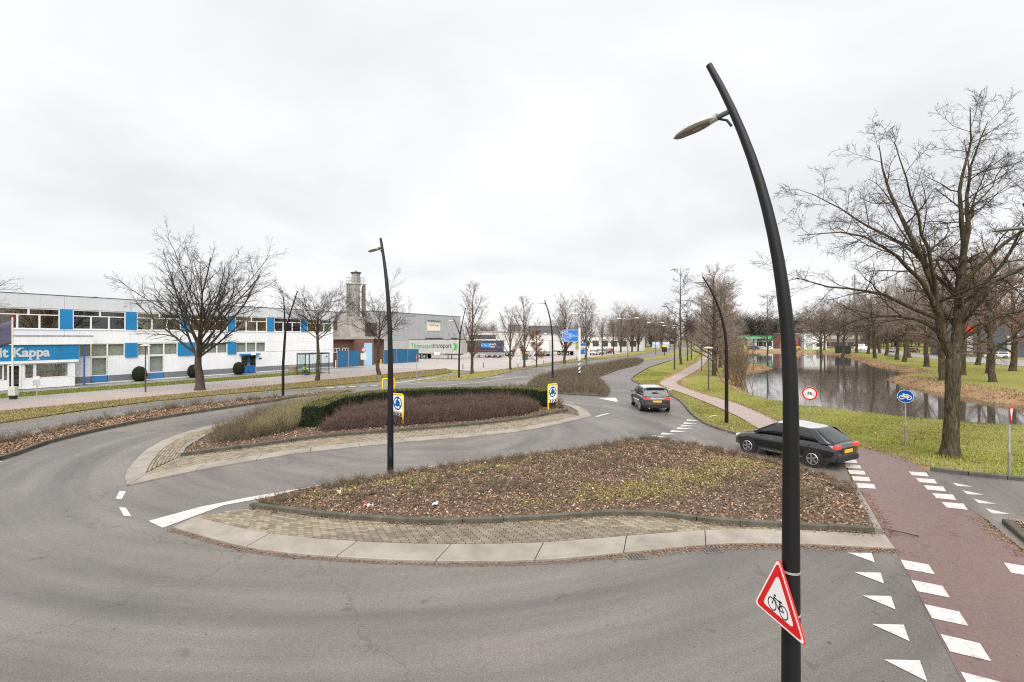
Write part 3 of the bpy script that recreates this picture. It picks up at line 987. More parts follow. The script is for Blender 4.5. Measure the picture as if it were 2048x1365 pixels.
def brick_mesh(l, w_, z0, h, name='paver', m=None):
    c = 0.006
    V = [(x * l / 2, y * w_ / 2, z0) for x, y in ((-1, -1), (1, -1), (1, 1), (-1, 1))] + [(x * l / 2, y * w_ / 2, h - c) for x, y in ((-1, -1), (1, -1), (1, 1), (-1, 1))] + [(x * (l / 2 - c), y * (w_ / 2 - c), h) for x, y in ((-1, -1), (1, -1), (1, 1), (-1, 1))]
    F = [(0, 1, 5, 4), (1, 2, 6, 5), (2, 3, 7, 6), (3, 0, 4, 7), (4, 5, 9, 8), (5, 6, 10, 9), (6, 7, 11, 10), (7, 4, 8, 11), (8, 9, 10, 11)]
    return np.array(V), F
def lay_bricks(parent, base, front, l, w_, rows, z, part_max, inside, nrm=1, tone=True):
    """brick courses parallel to a curve; the nearest are parts, the rest one joined part"""
    A = resample(base, 0.05)
    T = np.gradient(A, axis=0); T /= np.linalg.norm(T, axis=1, keepdims=True)
    Nn = np.stack([-T[:, 1], T[:, 0]], 1) * nrm
    spots = []
    for r_ in range(rows):
        C = A + Nn * (0.02 + w_ * (r_ + 0.5))
        d = np.r_[0, np.cumsum(np.linalg.norm(np.diff(C, axis=0), axis=1))]
        s = np.arange((r_ % 2) * l / 2 + l / 2, d[-1], l)
        P = np.stack([np.interp(s, d, C[:, j]) for j in (0, 1)], 1)
        a = np.arctan2(np.interp(s, d, T[:, 1]), np.interp(s, d, T[:, 0]))
        ok = inpoly(P, inside)
        spots += [(x, y, t) for (x, y), t in zip(P[ok], a[ok])]
    spots.sort(key=lambda q: q[0] ** 2 + q[1] ** 2)
    V0, F0 = brick_mesh(l - 0.014, w_ - 0.014, 0.0, 0.035)
    proto = bpy.data.meshes.new('paver'); proto.from_pydata(V0.tolist(), [], F0); proto.materials.append(PAVER)
    tones = []
    for k_ in range(4):
        tn = (0.82, 1.0, 1.15, 0.93)[k_]
        mm = mat('paver_tone_%d' % k_, (0.185 * tn, 0.157 * tn, 0.114 * tn), (0.12 * tn, 0.102 * tn, 0.074 * tn), scale=3.2, rough=0.9, bstr=0.2, bscale=70)
        q = proto.copy(); q.materials.clear(); q.materials.append(mm); tones.append(q)
    for x, y, t in spots[:part_max]:
        obj('paver', random.choice(tones), parent, (x, y, z + random.uniform(-0.003, 0.004)), (random.uniform(-0.02, 0.02), random.uniform(-0.02, 0.02), t + random.uniform(-0.02, 0.02)))
    rest = spots[part_max:]
    if rest:
        S = np.array(rest)
        n = len(S)
        ca, sa = np.cos(S[:, 2]), np.sin(S[:, 2])
        X = S[:, 0, None] + V0[None, :, 0] * ca[:, None] - V0[None, :, 1] * sa[:, None]
        Y = S[:, 1, None] + V0[None, :, 0] * sa[:, None] + V0[None, :, 1] * ca[:, None]
        Z = z + V0[None, :, 2] + rng.uniform(-0.003, 0.004, (n, 1))
        Fq = np.array(F0)
        me = mesh_np('pavers_beyond', np.stack([X, Y, Z], -1).reshape(-1, 3), (np.arange(n)[:, None, None] * 12 + Fq[None]).reshape(-1, 4), tint_mat('paver_mix', [(0.0, (0.125, 0.106, 0.075)), (0.5, (0.19, 0.162, 0.116)), (1.0, (0.24, 0.205, 0.15))], 0.9), False, np.repeat(rng.random(n), 12))
        tag(obj('pavers_beyond', me, parent), kind='stuff')
lay_bricks(apron, SI, None, 0.21, 0.105, 15, 0.055, 300, [(x, y + 0.06) for x, y in SI] + [(x, y - 0.1) for x, y in KL[::-1]])

near_bed = struct('near_island_bed')
BED_N = KL + KR + KB[::-1]
nb_poly = spline([(-7.0, 13.2)] , 1) if False else [(x, y + 0.02) for x, y in KL] + KR + KB[::-1][1:-1]
kerb_run(near_bed, KL, 0.16, 0.20, 0.0, 1.0, KERB)
kerb_run(near_bed, KR, 0.16, 0.15, 0.0, 1.0, KERBP)
kerb_run(near_bed, KB[18:], 0.14, 0.12, 0.0, 1.0, KERB)

def mound(name, poly, z, amp, m, parent, step=0.4, seed=0.0):
    """soil surface of a bed, slightly humped"""
    P = np.array(poly)
    lo, hi = P.min(0), P.max(0)
    xs, ys = np.arange(lo[0], hi[0] + step, step), np.arange(lo[1], hi[1] + step, step)
    X, Y = np.meshgrid(xs, ys)
    pts = np.stack([X.ravel(), Y.ravel()], 1)
    ins = inpoly(pts, poly)
    d = dist_poly(pts, poly)
    bm_ = bmesh.new()
    vs = {}
    # border ring
    for (x, y) in resample(np.vstack([P, P[:1]]), step)[:-1]:
        bm_.verts.new((x, y, z))
    keep = ins & (d > step * 0.45)
    for (x, y), dd_ in zip(pts[keep], d[keep]):
        bm_.verts.new((x, y, z + amp * min(1, dd_ / 1.5) * (0.7 + 0.3 * math.sin(x * 1.3 + seed) * math.cos(y * 1.7))))
    import mathutils
    co = [v.co.copy() for v in bm_.verts]
    nb_ = len(resample(np.vstack([P, P[:1]]), step)) - 1
    edges = [(i, (i + 1) % nb_) for i in range(nb_)]
    r_ = mathutils.geometry.delaunay_2d_cdt([Vector((c.x, c.y)) for c in co], edges, [tuple(range(nb_))], 1, 1e-5)
    bm_.free()
    vo = r_[0]
    zs = []
    for k, orig in enumerate(r_[3]):
        zs.append(co[orig[0]].z if orig else z)
    me = bpy.data.meshes.new(name)
    me.from_pydata([(q.x, q.y, zs[k]) for k, q in enumerate(vo)], [], [tuple(f_) for f_ in r_[2]])
    me.materials.append(m)
    me.polygons.foreach_set('use_smooth', np.ones(len(me.polygons), dtype=bool))
    def height(Q):
        dq = dist_poly(Q, poly)
        return z + amp * np.minimum(1, dq / 1.5) * (0.7 + 0.3 * np.sin(Q[:, 0] * 1.3 + seed) * np.cos(Q[:, 1] * 1.7))
    return obj(name, me, parent), height

LEAF = tint_mat('dead_leaves', [(0.0, (0.085, 0.05, 0.030)), (0.35, (0.19, 0.118, 0.073)), (0.7, (0.30, 0.195, 0.125)), (0.93, (0.37, 0.255, 0.17)), (1.0, (0.46, 0.35, 0.25))])
MOSS = tint_mat('moss_and_weeds', [(0.0, (0.13, 0.115, 0.03)), (0.5, (0.235, 0.225, 0.045)), (1.0, (0.35, 0.33, 0.08))])
TWIGB = tint_mat('brown_twigs', [(0.0, (0.06, 0.045, 0.03)), (0.5, (0.135, 0.105, 0.07)), (1.0, (0.22, 0.18, 0.115))])
TWIGR = tint_mat('red_twigs', [(0.0, (0.042, 0.026, 0.021)), (0.5, (0.105, 0.066, 0.054)), (1.0, (0.21, 0.145, 0.12))])
TWIGO = tint_mat('olive_twigs', [(0.0, (0.11, 0.095, 0.042)), (0.5, (0.25, 0.215, 0.105)), (1.0, (0.40, 0.345, 0.185))])
GRASSB = tint_mat('grass_blades', [(0.0, (0.14, 0.112, 0.04)), (0.4, (0.185, 0.188, 0.042)), (0.8, (0.245, 0.275, 0.055)), (1.0, (0.37, 0.33, 0.14))])

def stuff(name, me, label, cat, parent=None):
    o = obj(name, me, parent)
    o['kind'] = 'stuff'
    if parent is None:
        o['label'] = label
        o['category'] = cat
    return o

def patch(P, s, seed):
    """soft blotches in plan, 0..1"""
    x, y = P[:, 0] * s, P[:, 1] * s
    return 0.5 + 0.25 * (np.sin(x * 1.1 + seed) * np.cos(y * 1.7 + seed * 2) + np.sin(x * 0.6 - y * 0.9 + seed * 3)) + 0.12 * np.sin(2.9 * x + 3.7 * y + seed)

def shrublets(P, hgt, n_tw, spread, rad, r=rng):
    """low twiggy bushes: n_tw shoots per spot with side twigs; returns cone arrays"""
    n = len(P)
    b = np.repeat(P, n_tw, 0)
    H = np.repeat(hgt, n_tw) * r.uniform(0.45, 1.0, n * n_tw)
    a = r.uniform(0, 2 * np.pi, n * n_tw)
    l = r.uniform(0.1, 1.0, n * n_tw) * spread
    D = np.stack([np.cos(a) * l, np.sin(a) * l, np.ones(n * n_tw)], 1)
    b = b + np.c_[np.cos(a) * H * 0.12, np.sin(a) * H * 0.12, np.zeros(len(a))]
    mid = b + D * (H * 0.5)[:, None] + r.normal(size=b.shape) * (H * 0.05)[:, None]
    top = mid + (D + r.normal(size=b.shape) * 0.35) * (H * 0.5)[:, None]
    P0 = [b, mid]; P1 = [mid, top]
    R0 = [np.full(len(b), rad), np.full(len(b), rad * 0.75)]; R1 = [np.full(len(b), rad * 0.75), np.full(len(b), rad * 0.3)]
    for _ in range(2):
        t = r.uniform(0.2, 0.95, len(b))[:, None]
        s0 = b + (mid - b) * t if _ == 0 else mid + (top - mid) * t
        dd_ = D * 0.5 + r.normal(size=b.shape) * 0.8
        dd_[:, 2] = np.abs(dd_[:, 2]) * 0.7 + 0.1
        s1 = s0 + dd_ * (H * 0.24)[:, None]
        P0.append(s0); P1.append(s1); R0.append(np.full(len(b), rad * 0.6)); R1.append(np.full(len(b), rad * 0.25))
    return [np.concatenate(q) for q in (P0, P1, R0, R1)]

# --- near bed planting
soil_n, hz_n = mound('soil', nb_poly, 0.13, 0.10, SOIL, near_bed)
q = scatter(nb_poly, 25000)
dk = dist_poly(q, nb_poly)
pm = patch(q, 0.55, 1.3)
stuff('fallen_leaves', leaves(np.c_[q, hz_n(q) + rng.uniform(0.0, 0.05, len(q))], rng.uniform(0.04, 0.10, len(q)), np.clip(rng.normal(0.52, 0.27, len(q)), 0, 1), 'fallen_leaves', LEAF, 0.5), 'brown fallen oak leaves covering the bed nearest the camera', 'leaves')
q = scatter(nb_poly, 60000)
pm = patch(q, 1.15, 0.4)
dk = dist_poly(q, nb_poly)
keep = (pm > 0.46 + 0.30 * rng.random(len(q))) & (dk > 0.8)
q = q[keep]
stuff('moss', blades(np.c_[q, hz_n(q)], rng.uniform(0.02, 0.075, len(q)), 1.4, rng.random(len(q)), 'moss', MOSS, 0.013), 'yellow green moss and weeds between low twigs of the near bed', 'moss')
q = scatter(nb_poly, 2300)
dk = dist_poly(q, nb_poly)
back = dist_poly(q, KB, False)
keep = (back < 0.9) & (rng.random(len(q)) < 0.8) | ((patch(q, 0.8, 2.2) > 0.42) & (rng.random(len(q)) < 0.62) & (dk > 0.8))
q, back = q[keep], back[keep]
hh = np.where(back < 0.9, rng.uniform(0.10, 0.34, len(q)), rng.uniform(0.08, 0.22, len(q)))
a4 = shrublets(np.c_[q, hz_n(q)], hh, 18, 1.3, 0.0036)
stuff('low_twig_shrubs', cones(*a4, tint=np.clip(rng.normal(0.45, 0.25, len(a4[0])), 0, 1), name='low_twig_shrubs', material=TWIGB), 'low leafless brown twiggy shrubs on the bed nearest the camera', 'shrubs')

# --- leaves blown along the gutters
def edge_litter(path, n, w0, w1, z, label, sz=(0.03, 0.07), side=1):
    A = resample(path, 0.1)
    T = np.gradient(A, axis=0); T /= np.linalg.norm(T, axis=1, keepdims=True)
    k = rng.integers(0, len(A), n)
    off = w0 + (w1 - w0) * rng.random(n) ** 2.2
    Q = A[k] + np.stack([-T[k, 1], T[k, 0]], 1) * (off * side)[:, None] + rng.normal(size=(n, 2)) * 0.03
    return np.c_[Q, np.full(n, z) + rng.uniform(0.004, 0.02, n)]
EL = [edge_litter(SO, 2000, 0.0, 0.16, 0.0, '', side=-1), edge_litter([q for q in SO if q[0] > 2.0], 1800, 0.0, 0.26, 0.0, '', side=-1), edge_litter(KL, 2600, 0.06, 0.30, 0.09, '', side=-1),
      edge_litter(KR, 1000, 0.05, 0.40, 0.012, '', side=-1), edge_litter([(11.06, 10.3), (12.2, 12.5)], 500, 0.0, 0.35, 0.012, '', side=1),
      edge_litter([(14.9, 17.7), (15.2, 19.2), (14.8, 20.3), (14.7, 21.6)], 500, -0.3, 0.3, 0.012, '', side=1)]
EL = np.concatenate(EL)
rn = np.c_[rng.uniform(7, 13, 60), rng.uniform(8, 20, 60)]
rn = rn[inpoly(rn, RED_L[:30] + RED_R[:30][::-1])]
EL = np.concatenate([EL, np.c_[rn, np.full(len(rn), 0.016)], np.c_[rng.uniform(-14, 8, 120), rng.uniform(5.5, 10, 120), np.full(120, 0.006)]])
stuff('gutter_leaves', leaves(EL, rng.uniform(0.02, 0.06, len(EL)), np.clip(rng.normal(0.4, 0.2, len(EL)), 0, 1), 'gutter_leaves', LEAF, 0.85), 'crumbled brown leaves blown along the kerbs and gutters', 'leaves')

# ------------------------------------------------------------------ central island
capron = struct('central_island_apron')
CO = spline([(-12.11, 15.25), (-11.22, 16.75), (-9.84, 18.33), (-8.26, 19.70), (-4.54, 21.70), (-1.5, 22.95), (1.12, 24.65), (4.7, 28.58)], 10)
CI = spline([(-12.35, 16.30), (-11.45, 17.55), (-10.11, 18.92), (-8.46, 20.29), (-4.61, 22.32), (-1.54, 23.55), (0.95, 25.2), (3.95, 28.50)], 10)
CLO = spline([(-12.11, 15.22), (-13.07, 16.35), (-14.03, 17.89), (-15.28, 20.33), (-15.97, 22.84), (-15.95, 25.4), (-15.2, 28.5)], 8)
CLI = spline([(-12.35, 16.30), (-12.75, 16.9), (-13.6, 18.35), (-14.75, 20.7), (-15.35, 23.0), (-15.3, 25.5), (-14.6, 28.4)], 8)
CRO = spline([(4.7, 28.58), (4.78, 30.79), (4.36, 32.93), (3.57, 34.17), (1.5, 35.8), (-3, 37.2), (-9, 36.4), (-13.2, 33), (-15.2, 28.5)], 8)
CRI = spline([(3.95, 28.50), (4.1, 30.7), (3.75, 32.6), (3.1, 33.7), (1.2, 35.2), (-3, 36.5), (-8.7, 35.7), (-12.6, 32.5), (-14.6, 28.4)], 8)
slab_ring(capron, CO, CI, list(np.linspace(0, 1, 12)), 0.05)
slab_ring(capron, CLO[::-1], CLI[::-1], list(np.linspace(0, 1, 9)), 0.05)
slab_ring(capron, CRO, CRI, list(np.linspace(0, 1, 15)), 0.05)
sheet('joint_bed', CI + CRI[1:] + CLI[::-1][1:-1], 0.045, JOINT, None, capron)
CK = spline([(-12.86, 18.78), (-10.99, 20.29), (-8.78, 22.20), (-6.01, 23.50), (-1.69, 25.55), (1.0, 27.6), (3.45, 30.3)], 8)
CKL = spline([(-12.86, 18.78), (-13.15, 19.15), (-13.77, 20.9), (-14.25, 23.2), (-14.1, 25.6), (-13.4, 28.3)], 6)
CKB = spline([(3.45, 30.3), (3.0, 32.2), (1.0, 33.9), (-3, 35.2), (-8.2, 34.5), (-11.7, 31.8), (-13.4, 28.3)], 6)
cen_poly = CK + CKB[1:] + CKL[::-1][1:-1]
lay_bricks(capron, CI, None, 0.21, 0.105, 22, 0.05, 0, CI + CK[::-1])
lay_bricks(capron, CLI[::-1], None, 0.21, 0.105, 18, 0.052, 0, [(-12.7, 17.2)] + CLI[3:] + CKL[::-1])
cbed = struct('central_island_bed')
kerb_run(cbed, CK, 0.16, 0.22, 0.0, 1.0, KERB)
kerb_run(cbed, CKL, 0.16, 0.22, 0.0, 1.0, KERBP)
soil_c, hz_c = mound('soil', cen_poly, 0.16, 0.10, SOIL, cbed, 0.6, 2.0)
q = scatter(cen_poly, 14000)
fr_ = dist_poly(q, CK, False)
q = q[(fr_ < 2.6) | (q[:, 0] < -10)]
stuff('fallen_leaves', leaves(np.c_[q, hz_c(q) + rng.uniform(0.0, 0.05, len(q))], rng.uniform(0.05, 0.12, len(q)), np.clip(rng.normal(0.5, 0.25, len(q)), 0, 1), 'fallen_leaves', LEAF, 0.55), 'brown fallen leaves along the front of the central island', 'leaves')

# hedge path and red thicket inside it
HP = spline([(-9.95, 24.1), (-10.15, 25.8), (-10.15, 27.6), (-9.4, 29.6), (-7.9, 31.3), (-5.4, 32.6), (-2.2, 33.1), (0.6, 32.9), (2.0, 32.0), (2.15, 30.9)], 8)
THICK = [(-9.15, 22.95), (-6.0, 24.3), (-1.7, 26.3), (0.6, 28.0), (1.6, 29.5), (1.6, 31.0), (0.2, 32.3), (-2.2, 32.5), (-5.0, 32.0), (-7.2, 30.7), (-8.7, 29.1), (-9.4, 27.4), (-9.35, 25.4)]
def thicket(name, poly, n, hfun, mat_, label, rad=0.005, n_tw=9, spread=0.35, hz=None, base=0.2):
    P = scatter(poly, n)
    z = hz(P) if hz is not None else np.full(n, base)
    h = hfun(P) * rng.uniform(0.75, 1.08, n)
    a4 = shrublets(np.c_[P, z], h, n_tw, spread, rad)
    return stuff(name, cones(*a4, tint=np.clip(rng.normal(0.5, 0.22, len(a4[0])), 0, 1), name=name, material=mat_), label, 'shrubs')
def edge_h(poly, h, ramp_):
    return lambda P: h * (0.55 + 0.45 * np.clip(dist_poly(P, poly) / ramp_, 0, 1)) * (0.72 + 0.56 * patch(P, 1.9, 4.0))
thicket('red_twig_thicket', THICK, 5600, edge_h(THICK, 0.74, 0.45), TWIGR, 'dense red brown leafless shrubs enclosed by the clipped hedge', 0.0062, 10, 0.42, hz_c)
OL = [(-12.4, 20.2), (-11.3, 21.4), (-10.6, 22.6), (-10.9, 25.0), (-11.0, 27.6), (-10.5, 29.8), (-9.4, 31.6), (-11.4, 31.0), (-12.9, 28.2), (-13.7, 25.5), (-13.8, 23.0), (-13.4, 21.2)]
def ol_h(P):
    return np.clip(0.42 + (P[:, 1] - 20.2) * 0.16, 0.3, 1.05) * (0.75 + 0.4 * patch(P, 0.9, 2.0))
thicket('olive_shrub_mass', [(-11.6, 21.6), (-10.6, 22.7), (-10.8, 25.0), (-11.0, 27.6), (-10.5, 29.8), (-9.4, 31.6), (-11.0, 30.6), (-12.0, 27.0), (-12.0, 24.0)], 900, ol_h, TWIGO, 'olive tan twiggy shrubs left of the hedge end', 0.0055, 12, 0.5, hz_c)
thicket('brown_shrub_mass', OL, 750, ol_h, TWIGB, 'grey brown twiggy shrubs at the left tip of the central island', 0.0055, 11, 0.55, hz_c)
thicket('brown_shrub_mass', [(2.4, 30.6), (3.2, 30.6), (2.9, 32.0), (1.0, 33.6), (-2, 34.6), (-2, 33.8), (1.0, 33.0), (2.4, 32.0)], 260, lambda P: np.full(len(P), 0.75), TWIGB, 'grey brown twiggy shrubs behind the right end of the hedge', 0.006, 11, 0.5, hz_c)

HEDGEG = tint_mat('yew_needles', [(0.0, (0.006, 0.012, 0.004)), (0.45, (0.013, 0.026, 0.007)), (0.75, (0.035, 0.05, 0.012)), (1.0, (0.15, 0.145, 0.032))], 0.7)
hed = thing('clipped_hedge', 'dark green clipped hedge curving round the central island planting', 'hedge', (0, 0, 0))
def hedge_body(path, w_, h, z0):
    A = resample(path, 0.35)
    T = np.gradient(A, axis=0); T /= np.linalg.norm(T, axis=1, keepdims=True)
    Nn = np.stack([-T[:, 1], T[:, 0]], 1)
    prof = [(-w_ / 2, z0), (-w_ / 2 * 1.0, z0 + h * 0.5), (-w_ / 2 * 0.97, z0 + h - 0.06), (-w_ / 2 + 0.08, z0 + h), (w_ / 2 - 0.08, z0 + h), (w_ / 2 * 0.97, z0 + h - 0.06), (w_ / 2, z0 + h * 0.5), (w_ / 2, z0)]
    V = np.array([[(*(a + n_ * (o_ + 0.018 * math.sin(i_ * 1.9 + j_ * 2.3) + rng.normal(0, 0.01))), z_ + (0.015 * math.sin(i_ * 1.1) + rng.normal(0, 0.008) if 1 < j_ < 6 else 0)) for j_, (o_, z_) in enumerate(prof)] for i_, (a, n_) in enumerate(zip(A, Nn))])
    k = len(prof)
    F = [(i * k + j, i * k + j + 1, (i + 1) * k + j + 1, (i + 1) * k + j) for i in range(len(A) - 1) for j in range(k - 1)]
    return V.reshape(-1, 3), F, k, len(A), A, Nn, T
HV, HF, hk, hn, HA, HN, HT = hedge_body(HP, 1.0, 1.10, 0.16)
mb = MB().add([tuple(v_) for v_ in HV], HF + [tuple(range(hk)), tuple(reversed(range((hn - 1) * hk, hn * hk)))])
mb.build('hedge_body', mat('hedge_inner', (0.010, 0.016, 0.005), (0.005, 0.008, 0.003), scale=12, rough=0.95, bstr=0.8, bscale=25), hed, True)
def surf_pts(V, F, n, extra):
    V = np.array(V)
    tris = []
    for f_ in F:
        tris += [(f_[0], f_[i], f_[i + 1]) for i in range(1, len(f_) - 1)]
    Tr = np.array(tris)
    a, b, c = V[Tr[:, 0]], V[Tr[:, 1]], V[Tr[:, 2]]
    ar = np.linalg.norm(np.cross(b - a, c - a), axis=1)
    k = rng.choice(len(Tr), n, p=ar / ar.sum())
    u, v_ = rng.random((2, n, 1))
    sw = (u + v_ > 1)
    u, v_ = np.where(sw, 1 - u, u), np.where(sw, 1 - v_, v_)
    return a[k] + (b[k] - a[k]) * u + (c[k] - a[k]) * v_, k
hp, _ = surf_pts(HV, mb.f, 52000, 0)
hp += rng.normal(size=hp.shape) * 0.022
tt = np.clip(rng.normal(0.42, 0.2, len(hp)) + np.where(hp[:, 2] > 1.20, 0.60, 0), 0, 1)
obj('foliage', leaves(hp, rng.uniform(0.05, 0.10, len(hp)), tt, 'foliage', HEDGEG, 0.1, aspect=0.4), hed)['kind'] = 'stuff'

# ------------------------------------------------------------------ leafy strip between roundabout and bypass
SN = spline([(-19.0, 12.5), (-19.56, 18.48), (-20.55, 21.64), (-20.6, 25.97), (-19.24, 30.71), (-17.3, 35.5)], 8)
SF = spline([(-23.6, 14), (-22.6, 21.24), (-22.8, 23.19), (-22.9, 25.11), (-22.85, 28.95), (-21.88, 32.01), (-18.6, 36.7)], 8)
strip_poly = SN + [(-17.0, 37.2), (-14.5, 40.5), (-13.6, 42.4), (-15.6, 41.5)] + SF[::-1]
sbed = struct('leaf_strip_bed')
kerb_run(sbed, SN + [(-17.0, 37.2), (-14.5, 40.5)], 0.15, 0.16, 0.0, 1.0, KERB)
soil_s, hz_s = mound('soil', strip_poly, 0.10, 0.06, SOIL, sbed, 0.6, 1.0)
q = scatter(strip_poly, 16000)
stuff('fallen_leaves', leaves(np.c_[q, hz_s(q) + rng.uniform(0.0, 0.05, len(q))], rng.uniform(0.06, 0.13, len(q)), np.clip(rng.normal(0.52, 0.25, len(q)), 0, 1), 'fallen_leaves', LEAF, 0.55), 'brown fallen leaves on the strip beside the bypass lane', 'leaves')
q = scatter(strip_poly, 900)
q = q[dist_poly(q, SF, False) < 0.9]
a4 = shrublets(np.c_[q, hz_s(q)], rng.uniform(0.2, 0.6, len(q)), 12, 0.9, 0.006)
stuff('low_twig_shrubs', cones(*a4, tint=rng.random(len(a4[0])), name='low_twig_shrubs', material=TWIGB), 'thin grey twigs along the far edge of the leaf strip', 'shrubs')

# ------------------------------------------------------------------ wedge, splitter, median on the far side
WN = spline([(-10.3, 49.6), (-7.78, 51.9), (-3.63, 54.78), (0.24, 67.03), (5.85, 79.94), (12.64, 92), (26.13, 117), (39.0, 142), (88, 252)], 5)
WF = spline([(-10.3, 49.6), (-9.2, 53.5), (-6.65, 60.5), (-4.33, 65.4), (0.26, 73.41), (4.6, 82.38), (10.51, 97.23), (19.2, 114.5), (33, 142), (82, 252)], 5)
wedge_poly = WN + WF[::-1]
wdg = sheet('wedge_verge', wedge_poly, 0.045, grass_ground('wedge_turf', [(0.36, (0.15, 0.105, 0.05)), (0.46, (0.21, 0.175, 0.055)), (0.58, (0.20, 0.195, 0.04)), (0.7, (0.21, 0.225, 0.045))]))
kerb_run(wdg, WN[:26], 0.14, 0.10, 0.0, 1.4, KERBP)
kerb_run(wdg, WF[:16], 0.14, 0.10, 0.0, 1.4, KERBP)
kerb_run(verge, [q for q in spline(verge_poly[4:-2], 3)], 0.12, 0.05, 0.0, 1.5, KERB)
SPL = [(1.4, 44.5), (1.6, 47.8), (2.42, 53.16), (5.59, 61.42), (10.8, 71.01), (18, 85.2), (22.62, 94.69), (26.3, 96.5), (21.3, 81.6), (15.2, 69.2), (9.46, 55.2), (9.2, 48), (8.6, 42.5), (7.5, 38.2), (4.6, 39.6), (1.6, 41.6), (-2.5, 43.2), (-2.0, 44.2)]
splt = struct('splitter_bed')
kerb_run(splt, SPL + SPL[:1], 0.14, 0.12, 0.0, 1.2, KERB)
soil_p, hz_p = mound('soil', SPL, 0.09, 0.05, SOIL, splt, 1.0, 0.5)
thicket('brown_shrub_mass', SPL, 4300, lambda P: np.clip(0.85 * (0.4 + 0.6 * np.clip(dist_poly(P, SPL) / 1.1, 0, 1)) * np.where(P[:, 0] < 2.4, 0.75, 1.0), 0.2, 1.2), TWIGB, 'grey brown leafless shrub mass on the island behind the direction sign', 0.0085, 8, 0.5, hz_p)
MED = [(22.9, 95.3), (29.07, 106), (38, 124), (52.8, 157), (95, 252), (98.5, 252), (57.5, 158), (42, 124), (33, 106), (27.0, 97.3)]
med = sheet('median_verge', MED, 0.03, grass_ground('median_turf', [(0.36, (0.16, 0.12, 0.05)), (0.46, (0.20, 0.18, 0.05)), (0.58, (0.19, 0.20, 0.04)), (0.7, (0.215, 0.235, 0.045))]))
kr = struct('right_kerb')
kerb_run(kr, KERB_R, 0.16, 0.10, 0.0, 0.8, mat('old_kerb', (0.17, 0.15, 0.12), (0.08, 0.07, 0.06), scale=2.5, rough=0.95, bstr=0.3, bscale=30), jitter=0.015)
kerb_run(kr, [(13.05, 52.5), (13.6, 55), (15.6, 60.6), (21.5, 75.8), (31.5, 96.7)], 0.14, 0.08, 0.0, 1.6, KERB)
kerb_run(kr, spline([(14.75, 17.05), (15.6, 16.45), (17.0, 15.7), (20, 14.2), (25, 11.7)], 5), 0.20, 0.13, 0.0, 1.0, mat('wet_kerb', (0.085, 0.083, 0.078), (0.05, 0.05, 0.047), scale=2, rough=0.8, bstr=0.25, bscale=40))
# small bed at the right border of the picture
sm = struct('corner_bed')
SBP = [(12.45, 12.15), (13.2, 11.95), (15.5, 11.0), (15.0, 8.0), (11.25, 10.0)]
kerb_run(sm, [(11.25, 10.0), (12.45, 12.15)], 0.22, 0.13, 0.0, 0.8, KERB)
kerb_run(sm, [(12.45, 12.15), (13.2, 11.95), (15.5, 11.0)], 0.10, 0.10, 0.0, 0.8, KERB)
soil_m, hz_m = mound('soil', SBP, 0.10, 0.05, SOIL, sm, 0.4, 0.2)
q = scatter(SBP, 2600)
stuff('fallen_leaves', leaves(np.c_[q, hz_m(q) + rng.uniform(0.0, 0.04, len(q))], rng.uniform(0.05, 0.11, len(q)), np.clip(rng.normal(0.55, 0.25, len(q)), 0, 1), 'fallen_leaves', LEAF, 0.6), 'brown fallen leaves on the corner bed at the right border', 'leaves')

# ------------------------------------------------------------------ turf blades
VR = [(15.0, 18.3), (15.4, 19.3), (15.0, 20.4), (14.9, 21.8), (15.0, 26.6), (15.4, 29.3), (16.1, 34), (16.1, 40), (17, 48), (21.5, 52), (20.5, 42), (20.8, 35), (22.3, 32), (23.8, 29.5), (26.5, 27.2), (30, 25.8), (34, 22), (26, 11.6), (20, 14.4), (17, 16.0), (15.6, 16.8)]
q = scatter(VR, 90000)
d0 = np.hypot(q[:, 0], q[:, 1])
q = q[rng.random(len(q)) < np.clip(30.0 / d0, 0.35, 1.0)]
stuff('turf', blades(np.c_[q, ground_z(q)], rng.uniform(0.03, 0.08, len(q)) * (0.5 + 1.1 * patch(q, 1.6, 0.7)), 1.1, np.clip(rng.normal(0.5, 0.22, len(q)) + 0.9 * (patch(q, 0.7, 1.9) - 0.5), 0, 1), 'turf', GRASSB, 0.011), 'short yellow green grass between the cycle path and the pond', 'grass')
VP = [(12.9, 23.4), (12.9, 25.2), (13.6, 29.3), (14.0, 34.7), (14.3, 39.5), (14.4, 45.9), (15.1, 50.1), (17.6, 55.8), (21.0, 63), (20, 71), (15.9, 60.6), (13.8, 55), (13.1, 51), (13.0, 46), (13.1, 40), (12.5, 35), (11.5, 30.4), (10.8, 27.2), (10.8, 25.2), (11.1, 23.6), (11.9, 22.2)]
q = scatter(VP, 26000)
stuff('turf', blades(np.c_[q, ground_z(q)], rng.uniform(0.035, 0.095, len(q)) * (0.5 + 1.1 * patch(q, 1.6, 0.7)), 1.1, np.clip(rng.normal(0.5, 0.22, len(q)) + 0.9 * (patch(q, 0.8, 0.9) - 0.5), 0, 1), 'turf', GRASSB, 0.013), 'short grass on the tongue between the road and the cycle path', 'grass')
q = scatter(VP, 3000); q = q[np.hypot(q[:, 0] - 12.0, q[:, 1] - 25.5) < 3.4 * np.sqrt(rng.random(len(q)))]
q2 = scatter(VR, 2200)
q2 = q2[(np.hypot(q2[:, 0] - 17.4, q2[:, 1] - 19.2) < 5.5) | (rng.random(len(q2)) < 0.25)]
q = np.concatenate([q, q2])
stuff('fallen_leaves', leaves(np.c_[q, ground_z(q) + 0.03], rng.uniform(0.06, 0.11, len(q)), np.clip(rng.normal(0.6, 0.25, len(q)), 0, 1), 'fallen_leaves', LEAF, 0.6), 'scattered brown leaves on the grass by the red path', 'leaves')

